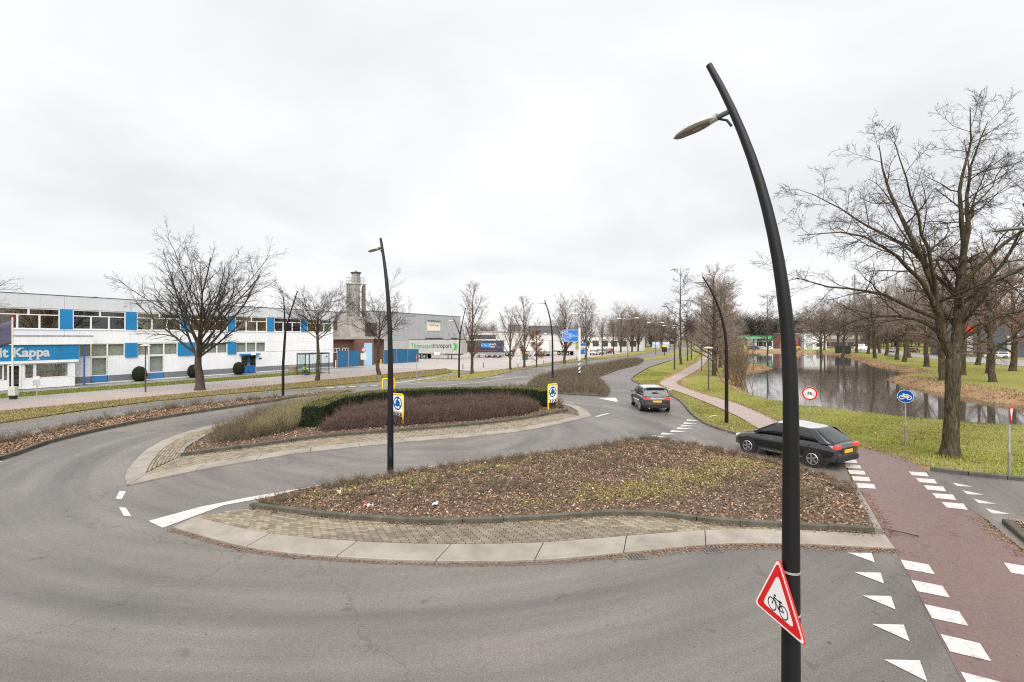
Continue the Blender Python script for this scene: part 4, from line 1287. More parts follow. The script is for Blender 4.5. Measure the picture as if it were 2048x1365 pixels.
# manhole cover and gully grates in the asphalt
mh = thing('manhole_cover', 'round iron manhole cover in a square patch beside the lamp island', 'manhole', (-2.35, 17.5, 0.0))
MB().plate([(-0.75, -0.45), (0.75, -0.35), (0.75, 0.45), (-0.75, 0.35)], (0, 0, 0.004), (1, 0.42, 0), (-0.42, 1, 0), 0.003).build('patch', asphalt('patch_asphalt', (0.17, 0.165, 0.165), (0.14, 0.137, 0.137), arc=False), mh)
MB().disc((0.1, -0.05, 0.008), (1, 0, 0), (0, 1, 0), 0.33, 0.008).build('cover', DARKS, mh)
for k, (x, y) in enumerate(((4.41, 10.66), (2.66, 10.34))):
    d = thing('gully_grate', ('iron gully grate in the gutter near the dark pole', 'iron gully grate in the gutter, further left, below the slab ring')[k], 'drain', (x, y, 0.004), 0.1)
    MB().bb(-0.2, 0.2, -0.13, 0.13, 0.0, 0.01).build('frame', mat('cast_iron', (0.12, 0.115, 0.11), rough=0.6), d)
    for j in range(5):
        MB().bb(-0.16 + j * 0.07, -0.12 + j * 0.07, -0.1, 0.1, 0.01, 0.016).build('bar', DARKS, d)

# dry grass and leaves on the far bank of the pond
def bank_pts(n, far=True):
    P = np.array(POND)
    Q = resample(np.vstack([P, P[:1]]), 0.25)
    k = rng.integers(0, len(Q) - 1, n)
    T = norm2(Q[k + 1] - Q[k])
    out_ = Q[k] + np.stack([T[:, 1], -T[:, 0]], 1) * (rng.random(n) ** 1.4 * 4.6 - 0.1)[:, None]
    ins = inpoly(out_, POND)
    far_ = (out_[:, 0] - 31) * 0.92 + (out_[:, 1] - 33) * 0.1 > 0
    return out_[(~ins) & (far_ | (out_[:, 1] > 44)) & (out_[:, 1] < 150)]
def norm2(a):
    return a / (np.linalg.norm(a, axis=-1, keepdims=True) + 1e-9)
area = sum(POND[i][0] * POND[(i + 1) % len(POND)][1] - POND[(i + 1) % len(POND)][0] * POND[i][1] for i in range(len(POND)))
if area < 0: POND = POND[::-1]
q = bank_pts(60000)
pen_ = np.hypot(q[:, 0] - 43.5, q[:, 1] - 48) < 11
q = q[pen_ | (dist_poly(q, POND) < 1.6)]
STRAW = tint_mat('straw', [(0.0, (0.10, 0.065, 0.035)), (0.5, (0.27, 0.185, 0.10)), (1.0, (0.42, 0.32, 0.18))])
nr = np.hypot(q[:, 0] - 41, q[:, 1] - 40) < 12
stuff('dry_bank_grass', blades(np.c_[q, ground_z(q)], np.where(nr, rng.uniform(0.06, 0.24, len(q)), rng.uniform(0.04, 0.14, len(q))), 1.2, np.clip(rng.normal(0.5, 0.25, len(q)), 0, 1), 'dry_bank_grass', STRAW, 0.022), 'straw coloured dry grass along the far bank of the pond', 'grass')
q = bank_pts(16000)
pen_ = np.hypot(q[:, 0] - 43.5, q[:, 1] - 48) < 11
q = q[pen_ | (dist_poly(q, POND) < 2.0)]
stuff('fallen_leaves', leaves(np.c_[q, ground_z(q) + 0.03], rng.uniform(0.10, 0.22, len(q)), np.clip(rng.normal(0.6, 0.22, len(q)), 0, 1), 'fallen_leaves', LEAF, 0.6), 'brown fallen leaves on the far bank of the pond', 'leaves')

# rough grass on the left verges
q = scatter(verge_poly, 60000)
d0 = np.hypot(q[:, 0], q[:, 1]); q = q[d0 < 78]
DRYB = tint_mat('dry_blades', [(0.0, (0.13, 0.09, 0.045)), (0.5, (0.24, 0.19, 0.08)), (0.85, (0.25, 0.235, 0.075)), (1.0, (0.38, 0.30, 0.17))])
stuff('turf', blades(np.c_[q, np.full(len(q), 0.012)], rng.uniform(0.04, 0.13, len(q)), 1.3, np.clip(rng.normal(0.5, 0.27, len(q)), 0, 1), 'turf', DRYB, 0.022), 'dry yellow grass on the verge beside the bypass lane', 'grass')
gs = [fp(44, 4.2), fp(44, 8.5), fp(8.5, 8.5), fp(8.5, 4.2)]
q = scatter(gs, 26000)
e = dist_poly(q, gs)
q = q[rng.random(len(q)) < 0.25 + e]
GRNB = tint_mat('green_blades', [(0.0, (0.10, 0.11, 0.025)), (0.5, (0.16, 0.19, 0.035)), (1.0, (0.25, 0.27, 0.06))])
stuff('turf', blades(np.c_[q, np.full(len(q), -0.03)], rng.uniform(0.06, 0.15, len(q)), 1.1, rng.random(len(q)), 'turf', GRNB, 0.024), 'green grass strip before the white building', 'grass')
q = np.concatenate([scatter(wedge_poly[:], 20000), scatter(SPL, 10)])
q = q[(q[:, 1] < 110)]
stuff('turf', blades(np.c_[q, np.full(len(q), 0.045)], rng.uniform(0.05, 0.16, len(q)), 1.2, np.clip(rng.normal(0.62, 0.25, len(q)), 0, 1), 'turf', DRYB, 0.035), 'yellow green grass on the wedge verge before the yard', 'grass')
q = np.concatenate([edge_litter(LEFT_EDGE[12:], 2200, -0.2, 0.6, 0.012, '', side=1), edge_litter(KERB_R, 2600, -0.1, 0.5, 0.0, '', side=1), edge_litter(SN, 900, -0.25, 0.1, 0.01, '', side=-1), edge_litter(CK, 1500, -0.3, 0.05, 0.085, '', side=1), edge_litter(RED_R[40:64], 1500, -0.3, 0.3, 0.012, '', side=1)])
stuff('gutter_leaves', leaves(q, rng.uniform(0.04, 0.09, len(q)), np.clip(rng.normal(0.45, 0.22, len(q)), 0, 1), 'gutter_leaves', LEAF, 0.8), 'dead leaves gathered along the far kerbs and path edges', 'leaves')

# ================================================================== TREES
BARK = bark_mat('bark', (0.125, 0.10, 0.070), (0.062, 0.048, 0.033))
BARKG = bark_mat('bark_mossy', (0.135, 0.108, 0.072), (0.066, 0.052, 0.034))
BARKD = mat('bark_dark', (0.072, 0.056, 0.043), (0.035, 0.027, 0.021), scale=3.5, rough=0.95, bstr=0.6, bscale=14, local=True)
TWIG_A = mat('twig_bark', (0.056, 0.043, 0.034), (0.035, 0.027, 0.021), scale=2, rough=0.95, local=True)
TWIG_B = mat('twig_bark_brown', (0.25, 0.196, 0.16), (0.175, 0.135, 0.108), scale=2, rough=0.95, local=True)
TWIG_C = mat('twig_bark_rust', (0.18, 0.11, 0.078), (0.12, 0.074, 0.054), scale=2, rough=0.95, local=True)
BEECH = tint_mat('clinging_leaves', [(0.0, (0.11, 0.045, 0.028)), (0.5, (0.23, 0.095, 0.055)), (1.0, (0.36, 0.17, 0.09))])
RUST = tint_mat('rust_leaves', [(0.0, (0.20, 0.075, 0.03)), (0.5, (0.36, 0.14, 0.06)), (1.0, (0.48, 0.22, 0.10))])

def norm(a):
    return a / (np.linalg.norm(a, axis=-1, keepdims=True) + 1e-9)

def polylines(S, D, Ln, r0, r1, K, wig, up, r):
    B = len(S)
    P = np.empty((B, K, 3)); P[:, 0] = S
    d = norm(D)
    for k in range(1, K):
        P[:, k] = P[:, k - 1] + d * (Ln / (K - 1))[:, None]
        upv = np.zeros((B, 3)); upv[:, 2] = up
        d = norm(d + upv + r.normal(size=(B, 3)) * wig)
    t = np.linspace(0, 1, K)[None]
    Rr = r0[:, None] * (1 - t) + r1[:, None] * t
    return P, Rr

def grow(P, Rr, Ln, n, t0, t1, ang, asd, lf, K, wig, up, r, rmin=0.003, rf=0.62, taper=0.6, droop=0.0):
    B, Kp, _ = P.shape
    t = t0 + (t1 - t0) * (np.arange(n)[None] + r.uniform(0.1, 0.9, (B, n))) / n
    x = t * (Kp - 1)
    i = np.clip(x.astype(int), 0, Kp - 2)
    f_ = (x - i)[..., None]
    bi = np.arange(B)[:, None]
    S = P[bi, i] * (1 - f_) + P[bi, i + 1] * f_
    T = norm(P[bi, i + 1] - P[bi, i])
    rr = Rr[bi, i] * (1 - f_[..., 0]) + Rr[bi, i + 1] * f_[..., 0]
    az = (np.arange(n)[None] * 2.399 + r.uniform(0, 6.28, (B, 1)) + r.normal(0, 0.5, (B, n)))
    ref = np.where(np.abs(T[..., 2:3]) < 0.9, np.array([0, 0, 1.0]), np.array([1.0, 0, 0]))
    U = norm(np.cross(T, ref)); W = np.cross(T, U)
    a = np.radians(np.clip(r.normal(ang, asd, (B, n)), 8, 100))[..., None]
    D = T * np.cos(a) + (U * np.cos(az)[..., None] + W * np.sin(az)[..., None]) * np.sin(a)
    D[..., 2] -= droop
    L2 = Ln[:, None] * lf * (1 - taper * t) * r.uniform(0.65, 1.2, (B, n))
    r0 = np.maximum(rr * rf, rmin)
    Pn, Rn = polylines(S.reshape(-1, 3), D.reshape(-1, 3), L2.ravel(), r0.ravel(), np.maximum(r0.ravel() * 0.35, rmin * 0.7), K, wig, up, r)
    return Pn, Rn, L2.ravel()

def tubes(levels, name, material, smooth=True):
    """continuous tapered tubes for arrays of polylines"""
    VV, FF, base = [], [], 0
    for P, Rr, sides in levels:
        B, K, _ = P.shape
        T = norm(np.gradient(P, axis=1))
        D = norm(P[:, -1] - P[:, 0])[:, None]
        ref = np.where(np.abs(D[..., 2:3]) < 0.75, np.array([0, 0, 1.0]), np.array([1.0, 0, 0]))
        U = norm(np.cross(T, np.broadcast_to(ref, T.shape))); W = np.cross(T, U)
        a = 2 * np.pi * np.arange(sides) / sides
        V = P[:, :, None] + (U[:, :, None] * np.cos(a)[None, None, :, None] + W[:, :, None] * np.sin(a)[None, None, :, None]) * Rr[:, :, None, None]
        VV.append(V.reshape(-1, 3))
        b = (np.arange(B) * K * sides)[:, None, None] + (np.arange(K - 1) * sides)[None, :, None]
        j = np.arange(sides)[None, None]; q = (np.arange(sides)[None, None] + 1) % sides
        FF.append((np.stack([b + j, b + q, b + sides + q, b + sides + j], -1) + base).reshape(-1, 4))
        base += B * K * sides
    return mesh_np(name, np.concatenate(VV), np.concatenate(FF), material, smooth)

def make_tree(seed, H, r0, clear, limbs, limb_len, limb_ang, up1=0.05, lv2=7, lv3=7, lv4=4, bark=None, twig=None, wig=0.10, lf2=0.55, lf3=0.5, lf4=0.55, leader=1.0, cling=None, lean=(0, 0), asd=10, l1taper=0.35, tw=0.006):
    r = np.random.default_rng(seed)
    K = 12
    t = np.linspace(0, 1, K)
    TH = H * leader
    trunk = np.stack([np.cumsum(r.normal(0, 0.05, K)) * H / 14 + lean[0] * t, np.cumsum(r.normal(0, 0.05, K)) * H / 14 + lean[1] * t, t * TH], 1)
    trunk[0, :2] = 0; trunk[0, 2] = -0.25
    rad = r0 * (1 - 0.86 * t ** 1.1)
    rad[0] *= 1.45; rad[1] *= 1.02
    # root flare needs a ring just above the ground
    trunk = np.insert(trunk, 1, [0, 0, 0.28], 0); rad = np.insert(rad, 1, r0 * 1.12)
    Pt, Rt = trunk[None], rad[None]
    L1 = np.array([H])
    P1, R1, N1 = grow(Pt, Rt, L1 * limb_len, limbs, clear, 0.97, limb_ang, asd, 1.0, 7, wig, up1, r, 0.012, 0.45, l1taper)
    P2, R2, N2 = grow(P1, R1, N1, lv2, 0.22, 1.0, 36, 12, lf2, 5, wig * 1.3, 0.03, r, tw * 1.5, 0.6, 0.45)
    P3, R3, N3 = grow(P2, R2, N2, lv3, 0.15, 1.0, 38, 14, lf3, 4, wig * 1.6, 0.02, r, tw, 0.6, 0.4)
    lv = [(P2, R2, 4), (P3, R3, 3)]
    if lv4:
        P4, R4, N4 = grow(P3, R3, N3, lv4, 0.2, 1.0, 40, 15, lf4, 3, wig * 1.8, 0.0, r, tw * 0.8, 0.65, 0.3)
        lv.append((P4, R4, 3))
    parts = [('trunk', tubes([(Pt, Rt, 12), (P1, R1, 6)], 'trunk', bark or BARK)), ('crown', tubes(lv, 'crown', twig or TWIG_A))]
    if cling:
        n, zlo, zhi, m = cling
        src = P3.reshape(-1, 3)
        src = src[(src[:, 2] > zlo * H) & (src[:, 2] < zhi * H)]
        if len(src):
            q = src[r.integers(0, len(src), n)] + r.normal(size=(n, 3)) * 0.10
            parts.append(('leaves', leaves(q, r.uniform(0.07, 0.14, n), r.random(n), 'leaves', m, 0.2, r=r)))
    return parts

TREE_LIST = []
def place(parts, x, y, rz, s, label, group=None, name='bare_tree', cat='tree', sz=None):
    z = float(ground_z(np.array([[x, y]]))[0])
    o = thing(name, label, cat, (x, y, z), rz, group)
    o.scale = (s, s, sz or s)
    for pn, me in parts:
        c = obj(pn, me, o)
        if pn == 'leaves': c['kind'] = 'stuff'
    TREE_LIST.append(o)
    return o

# --- the big tree on the right, its limbs laid out one by one (local metres: x right, y away, z up)
def hero_right():
    r = np.random.default_rng(41)
    def L_(pts, ra, rb):
        P = resample(spline(pts, 6), 0.01)
        P = P[np.linspace(0, len(P) - 1, 10).astype(int)]
        P = P + np.r_[[[0, 0, 0]], r.normal(size=(8, 3)) * 0.04, [[0, 0, 0]]]
        return P, np.linspace(ra * 0.74, rb * 0.8, 10)
    trunk = [(0, 0, -0.3), (0.0, 0, 0.1), (0.03, 0, 0.6), (0.07, 0, 1.6), (0.10, 0, 2.7), (0.14, 0, 3.9), (0.15, 0.02, 4.4)]
    tr = [0.46, 0.345, 0.275, 0.245, 0.235, 0.255, 0.20]
    sc_ = 0.74
    main = [L_([(0.10, 0.0, 4.05), (-0.32, -0.05, 5.05), (-0.62, -0.1, 6.1), (-0.80, -0.1, 7.2), (-1.05, 0.1, 8.3), (-1.6, 0.3, 9.6), (-1.75, 0.5, 10.6), (-2.1, 0.7, 11.7), (-2.2, 0.8, 13.2)], 0.24, 0.02),
            L_([(0.18, 0.0, 4.1), (0.42, 0.08, 5.1), (0.52, 0.12, 6.2), (0.60, 0.15, 7.3), (0.72, 0.2, 8.3)], 0.25, 0.17),
            L_([(0.72, 0.2, 8.3), (0.60, 0.1, 9.5), (0.38, 0.0, 10.5), (0.30, -0.1, 11.3), (0.6, -0.2, 12.5), (0.52, -0.3, 14.3)], 0.14, 0.015),
            L_([(0.68, 0.2, 8.0), (1.1, 0.4, 9.7), (1.2, 0.6, 11.0), (1.55, 0.8, 12.1), (1.95, 0.9, 13.2), (2.6, 1.1, 14.4)], 0.14, 0.015),
            # long limbs to the left
            L_([(-0.62, -0.1, 6.0), (-1.35, -0.4, 7.1), (-2.45, -0.7, 8.0), (-3.5, -0.9, 8.6), (-4.6, -0.9, 9.0), (-5.5, -0.8, 9.1), (-6.4, -0.6, 9.0)], 0.13, 0.012),
            L_([(-0.55, -0.1, 5.7), (-1.7, 0.3, 6.4), (-2.8, 0.6, 6.9), (-4.3, 0.9, 7.1), (-5.4, 1.0, 7.5), (-6.2, 1.0, 7.3)], 0.11, 0.012),
            L_([(-0.30, -0.05, 4.9), (-0.75, 0.3, 5.5), (-1.4, 0.7, 5.85), (-2.4, 1.1, 5.8), (-3.6, 1.5, 5.2), (-4.6, 1.8, 4.5)], 0.10, 0.012),
            L_([(-0.70, -0.1, 6.6), (-1.6, -0.9, 8.2), (-2.6, -1.5, 9.8), (-3.3, -1.8, 11.0), (-3.8, -2.0, 12.2)], 0.11, 0.014),
            L_([(-0.95, 0.0, 7.9), (-1.9, 0.8, 9.3), (-3.1, 1.4, 10.4), (-4.2, 1.8, 11.3), (-4.9, 2.0, 11.7)], 0.09, 0.012),
            # to the right and back
            L_([(0.45, 0.1, 5.2), (1.0, 0.3, 6.2), (1.7, 0.5, 7.0), (2.6, 0.6, 7.4), (3.9, 0.8, 8.0), (5.2, 0.9, 8.9)], 0.15, 0.014),
            L_([(0.60, 0.15, 7.2), (1.5, -0.3, 8.5), (2.4, -0.7, 9.4), (3.4, -1.0, 10.2), (4.6, -1.2, 11.2)], 0.12, 0.014),
            L_([(0.40, 0.1, 4.8), (1.2, -0.5, 5.7), (2.2, -0.9, 6.1), (3.4, -1.2, 6.3), (4.6, -1.3, 6.2)], 0.10, 0.012),
            L_([(0.55, 0.15, 6.5), (0.2, 1.2, 8.0), (0.0, 2.2, 9.6), (-0.2, 3.0, 11.2)], 0.11, 0.014),
            L_([(0.55, 0.1, 6.3), (0.9, -1.1, 7.7), (1.0, -2.0, 9.4), (1.2, -2.6, 11.0)], 0.10, 0.014),
            L_([(0.70, 0.2, 8.8), (1.7, 0.9, 10.3), (2.9, 1.4, 11.4), (3.8, 1.7, 12.6)], 0.09, 0.012)]
    P1 = np.array([m[0] for m in main]); R1 = np.array([m[1] for m in main])
    Ln = np.linalg.norm(np.diff(P1, axis=1), axis=2).sum(1)
    P2, R2, N2 = grow(P1, R1, np.minimum(Ln, 5.0), 11, 0.20, 1.0, 50, 14, 0.50, 6, 0.13, 0.02, r, 0.0075, 0.46, 0.45)
    P3, R3, N3 = grow(P2, R2, N2, 9, 0.15, 1.0, 48, 16, 0.48, 5, 0.17, 0.01, r, 0.0058, 0.58, 0.4)
    P4, R4, N4 = grow(P3, R3, N3, 6, 0.15, 1.0, 46, 16, 0.52, 4, 0.22, 0.02, r, 0.0046, 0.62, 0.3)
    P5, R5, N5 = grow(P4[::2], R4[::2], N4[::2], 3, 0.3, 1.0, 48, 16, 0.55, 3, 0.25, 0.0, r, 0.0038, 0.7, 0.3)
    tp = np.array(trunk, float)[None]; trr = np.array(tr)[None]
    # trunk with a lumpy outline
    tm = tubes([(tp, trr, 18), (P1, R1, 10)], 'trunk', BARKG)
    return [('trunk', tm), ('crown', tubes([(P2, R2, 5), (P3, R3, 4), (P4, R4, 3), (P5, R5, 3)], 'crown', mat('hero_twigs', (0.062, 0.048, 0.035), (0.036, 0.028, 0.020), scale=2, rough=0.95, local=True)))]
place(hero_right(), 17.37, 19.18, 0, 1.0, 'large bare forked tree on the grass right of the black lamp post', sz=0.96)
# knots and low stubs on that trunk are in its bark; a moss collar at its foot
q = np.stack([17.37 + rng.normal(0, 0.55, 900), 19.1 + rng.normal(0, 0.45, 900)], 1)
stuff('moss', blades(np.c_[q, ground_z(q)], rng.uniform(0.05, 0.16, len(q)), 0.8, rng.random(len(q)), 'moss', MOSS, 0.012), 'darker moss tuft round the foot of the large right tree', 'moss')

# --- the broad tree in front of the white building
big_left = make_tree(14, 13.0, 0.36, 0.38, 30, 0.72, 46, 0.055, 9, 8, 5, BARKD, TWIG_A, 0.065, 0.42, 0.46, 0.5, 0.60, None, (0.3, 0.1), 13, 0.26, 0.0068)
place(big_left, -27.67, 42.88, 0.6, 1.0, 'broad bare tree in front of the white and blue building')
# pruned street trees
st_a = make_tree(21, 10.6, 0.24, 0.58, 20, 0.48, 52, 0.06, 9, 8, 4, BARKG, TWIG_A, 0.07, 0.48, 0.5, 0.5, 0.72, None, (0, 0), 14, 0.15, 0.0075)
st_b = make_tree(22, 10.6, 0.25, 0.55, 20, 0.50, 52, 0.06, 9, 8, 4, BARK, TWIG_A, 0.07, 0.48, 0.5, 0.5, 0.72, None, (0.2, 0), 14, 0.15, 0.0075)
place(st_a, -21.01, 52.24, 0.2, 1.0, 'bare street tree with a clear trunk before the bus shelter', 'pruned street trees')
place(st_b, -16.45, 59.8, 1.0, 1.0, 'bare street tree standing left of the blue site fence', 'pruned street trees')
place(st_b, -40.4, 32.6, 2.1, 1.05, 'bare tree at the left border whose twig tips reach into view', 'pruned street trees')
up_a = make_tree(31, 11.2, 0.20, 0.20, 26, 0.42, 30, 0.05, 6, 6, 3, BARK, TWIG_B, 0.06, 0.5, 0.5, 0.5, 0.98, (900, 0.08, 0.32, BEECH), (0, 0), 8, 0.6, 0.011)
up_b = make_tree(32, 11.5, 0.20, 0.22, 22, 0.50, 36, 0.06, 6, 6, 3, BARK, TWIG_B, 0.06, 0.5, 0.5, 0.5, 0.80, (700, 0.08, 0.30, BEECH), (0, 0), 9, 0.45, 0.011)
beech = make_tree(33, 7.2, 0.12, 0.18, 24, 0.34, 50, 0.03, 7, 6, 0, BARK, TWIG_C, 0.08, 0.5, 0.5, 0.5, 1.0, (5200, 0.15, 0.80, BEECH), (0, 0), 10, 0.7, 0.011)
ivy = make_tree(34, 13.5, 0.28, 0.16, 40, 0.46, 30, 0.06, 7, 6, 3, BARKD, TWIG_B, 0.06, 0.55, 0.5, 0.5, 0.85, (600, 0.05, 0.3, BEECH), (0, 0), 8, 0.45, 0.013)
place(up_a, -5.08, 61.42, 0.0, 0.97, 'slender bare tree with a leafy skirt beside the white trailer')
place(up_b, -0.21, 68.86, 1.7, 0.82, 'vase shaped bare tree with a low skirt of brown leaves, on the wedge verge')
place(up_a, 1.9, 74.3, 2.9, 0.92, 'tall pointed bare tree behind the vase shaped one on the wedge verge')
place(beech, 3.84, 75.75, 0.4, 1.0, 'small round tree full of rusty clinging leaves on the wedge verge')
place(ivy, 9.4, 86.5, 0.0, 0.84, 'dark many stemmed tree left of the blue direction sign')
place(ivy, 15.4, 101.0, 2.0, 0.95, 'dark many stemmed tree right of the blue direction sign')
# trees along the far stretch of the road
rows = [(ivy, 33.5, 149, 1.0, 1.05), (ivy, 38.2, 154, 2.5, 1.0), (ivy, 42.0, 161, 0.3, 0.98), (up_b, 23.0, 123, 1.1, 0.9), (up_b, 28, 133, 2.2, 1.0), (up_a, 55, 187, 0.5, 1.1), (ivy, 63, 203, 3.0, 1.05), (up_b, 47, 178, 0.9, 1.15), (up_b, 74, 226, 1.9, 1.2)]
rows.sort(key=lambda q: q[1] / q[2])
ORD = ['first', 'second', 'third', 'fourth', 'fifth', 'sixth', 'seventh', 'eighth', 'ninth', 'tenth', 'eleventh', 'twelfth', 'thirteenth', 'fourteenth', 'fifteenth', 'sixteenth', 'seventeenth', 'eighteenth', 'nineteenth', 'twentieth', 'twenty-first', 'twenty-second', 'twenty-third', 'twenty-fourth', 'twenty-fifth', 'twenty-sixth', 'twenty-seventh', 'twenty-eighth', 'twenty-ninth', 'thirtieth']
for k, (tm, x, y, a, s) in enumerate(rows):
    place(tm, x, y, a, s, 'dark bare tree on the left side of the far road, %s from the left' % ORD[k], 'trees left of the far road')
alder = make_tree(51, 17.0, 0.20, 0.30, 34, 0.24, 62, 0.02, 6, 5, 3, BARKD, TWIG_A, 0.08, 0.5, 0.5, 0.55, 1.0, None, (0, 0), 12, 0.55, 0.010)
alder2 = make_tree(52, 16.0, 0.30, 0.20, 44, 0.36, 58, 0.02, 8, 7, 3, BARKD, TWIG_B, 0.10, 0.5, 0.5, 0.55, 1.0, None, (0, 0), 13, 0.5, 0.013)
young = make_tree(53, 9.5, 0.12, 0.36, 18, 0.26, 48, 0.05, 6, 5, 2, BARKD, TWIG_A, 0.08, 0.5, 0.5, 0.55, 1.0, None, (0, 0), 10, 0.4, 0.009)
place(young, 23.87, 71.0, 0.4, 0.9, 'thin young tree, nearest of the row between road and cycle path')
place(alder, 29.42, 84.16, 1.1, 1.0, 'tall slim bare tree standing above the far road row')
place(young, 35.1, 96.7, 2.0, 1.2, 'bare tree behind the tall slim one, between road and cycle path')
place(young, 38.3, 103.3, 3.0, 1.0, 'leaning young tree, third behind the tall slim one by the cycle path')
place(alder2, 62.8, 160, 0.2, 1.12, 'bushy bare tree at the far end of the cycle path')
for k, (x, y, s, a) in enumerate([(24.9, 59.6, 0.78, 0.0), (28.0, 66.5, 0.72, 1.9), (32.6, 75.7, 0.80, 3.0), (41, 95, 0.95, 4.2), (50, 118, 1.1, 5.0), (37, 84, 0.85, 0.8)]):
    place(alder2, x, y, a, s, ('thick dark bare tree right of the cycle path, nearest the round lamp', 'bushy bare tree just behind the thick one right of the cycle path', 'dense brown bare tree in the middle of the clump by the pond', 'high bare tree towering in the clump left of the pond', 'far bare tree at the back of the clump left of the pond', 'brown bare tree between the clump and the pond spit')[k], 'bare trees between cycle path and pond')
place(alder, 45.8, 86.5, 0.5, 0.78, 'leaning slim tree on the pond spit', name='bare_tree')

# --- trees in the park beyond the pond
oak_a = make_tree(61, 15.5, 0.36, 0.36, 22, 0.50, 46, 0.03, 9, 8, 4, BARKG, TWIG_B, 0.12, 0.5, 0.5, 0.55, 0.8, None, (0.4, 0), 14, 0.35, 0.0115)
oak_b = make_tree(62, 16.0, 0.36, 0.36, 22, 0.48, 44, 0.03, 9, 8, 4, BARKG, TWIG_B, 0.12, 0.5, 0.5, 0.55, 0.85, None, (-0.4, 0.2), 14, 0.35, 0.0115)
oak_c = make_tree(63, 14.5, 0.32, 0.24, 20, 0.46, 50, 0.03, 8, 6, 4, BARK, TWIG_C, 0.12, 0.5, 0.5, 0.55, 0.85, (2600, 0.3, 0.95, RUST), (0.2, 0), 14, 0.35, 0.012)
park = [(oak_a, 47.2, 52.9, 0.3, 0.95, 'thin leaning bare tree on the leafy point of the pond'), (oak_b, 56.4, 60.6, 1.2, 1.0, None), (oak_c, 50.8, 51.1, 2.0, 0.95, 'forked tree with rust leaves on the lawn near the right border'),
        (oak_b, 62.3, 63.1, 4.0, 1.0, None), (oak_c, 70.2, 67.8, 0.9, 1.15, 'stout tree with rust leaves at the right border before the dark hall'), (oak_a, 66.6, 77.7, 2.2, 1.0, None), (oak_b, 75.3, 92.8, 3.1, 1.0, None), (oak_a, 80.4, 101, 5.0, 0.95, None),
        (oak_b, 81.2, 108.2, 0.6, 1.0, None), (oak_a, 83.3, 130, 1.5, 1.02, None), (oak_b, 88.8, 130, 2.6, 1.0, None), (oak_a, 101.4, 137.7, 3.9, 1.0, None), (oak_b, 104.5, 146.6, 4.4, 1.05, None), (oak_a, 105.7, 157, 5.2, 1.0, None), (oak_b, 109.5, 144, 0.2, 0.95, None),
        (oak_a, 92, 112, 1.0, 1.0, None), (oak_b, 96, 124, 2.0, 1.05, None), (oak_b, 113, 175, 4.0, 1.05, None), (oak_a, 121, 198, 5.0, 1.1, None), (oak_c, 79, 82, 0.7, 1.05, 'tree with thin rust leaves behind the big right tree')]
park_l = sorted([q for q in park if q[5] is None], key=lambda q: q[1] / q[2])
for k, q in enumerate(park_l):
    place(q[0], q[1], q[2], q[3], q[4], 'bare park tree beyond the pond, %s from the left' % ORD[k], 'bare park trees beyond the pond')
for q in park:
    if q[5]:
        place(q[0], q[1], q[2], q[3], q[4], q[5])
# multi-stemmed bush on the near pond bank
cop = []
r_ = np.random.default_rng(71)
S = np.c_[r_.normal(0, 0.8, 26), r_.normal(0, 1.0, 26), np.zeros(26)]
D = np.c_[r_.normal(0, 0.22, 26), r_.normal(0, 0.2, 26), np.ones(26)]
Pc, Rc = polylines(S, D, r_.uniform(3.0, 6.5, 26), np.full(26, 0.045), np.full(26, 0.012), 7, 0.07, 0.0, r_)
Pd, Rd, Nd = grow(Pc, Rc, np.full(26, 4.5), 8, 0.25, 1.0, 30, 10, 0.35, 5, 0.1, 0.03, r_, 0.009, 0.6, 0.4)
Pe, Re, Ne = grow(Pd, Rd, Nd, 6, 0.2, 1.0, 35, 12, 0.5, 4, 0.14, 0.0, r_, 0.006, 0.6, 0.3)
coppice = [('stems', tubes([(Pc, Rc, 6)], 'stems', mat('coppice_bark', (0.19, 0.135, 0.075), (0.11, 0.078, 0.045), scale=3, rough=0.9, local=True))), ('crown', tubes([(Pd, Rd, 4), (Pe, Re, 3)], 'crown', mat('coppice_twigs', (0.17, 0.115, 0.07), (0.11, 0.075, 0.05), scale=3, rough=0.9, local=True)))]
for k, (x, y, s, a) in enumerate([(23.6, 50.5, 0.9, 0.0), (26.4, 57.5, 0.85, 1.4), (30.0, 64.0, 0.9, 2.8)]):
    place(coppice, x, y, a, s, ('tan many stemmed bare bush at the near pond edge by the lamp', 'tan bare bush, middle one of three along the pond edge', 'tan bare bush, furthest of three along the pond edge')[k], 'coppice bushes on the pond bank', 'bare_bush', 'bush')

# --- far-off woods that close the view: one mass
def far_wood(name, spots, hs, label, mat_, seed, dense=130):
    r = np.random.default_rng(seed)
    n = len(spots)
    C = np.c_[spots, np.zeros(n)]
    P0, P1, R0, R1 = [], [], [], []
    P0.append(C - [0, 0, 0.5]); P1.append(C + np.c_[np.zeros(n), np.zeros(n), hs * 0.8]); R0.append(np.full(n, 0.28)); R1.append(np.full(n, 0.06))
    for _ in range(dense):
        h = hs * r.uniform(0.15, 0.8, n)
        a = r.uniform(0, 6.28, n)
        l = hs * r.uniform(0.10, 0.30, n)
        s = C + np.c_[np.zeros(n), np.zeros(n), h] + r.normal(size=(n, 3)) * hs[:, None] * 0.06
        e = s + np.c_[np.cos(a) * l, np.sin(a) * l, l * r.uniform(0.1, 1.0, n)]
        P0.append(s); P1.append(e); R0.append(np.full(n, 0.07)); R1.append(np.full(n, 0.025))
    return stuff(name, cones(np.concatenate(P0), np.concatenate(P1), np.concatenate(R0), np.concatenate(R1), name=name, material=mat_), label, 'woods')
WOODM = mat('far_wood_brown', (0.15, 0.118, 0.098), (0.105, 0.083, 0.07), scale=0.1, rough=1.0)
WOODP = mat('far_pine', (0.026, 0.034, 0.024), (0.016, 0.021, 0.016), scale=0.1, rough=1.0)
r_ = np.random.default_rng(5)
sp = np.c_[r_.uniform(60, 330, 210), r_.uniform(222, 320, 210)]
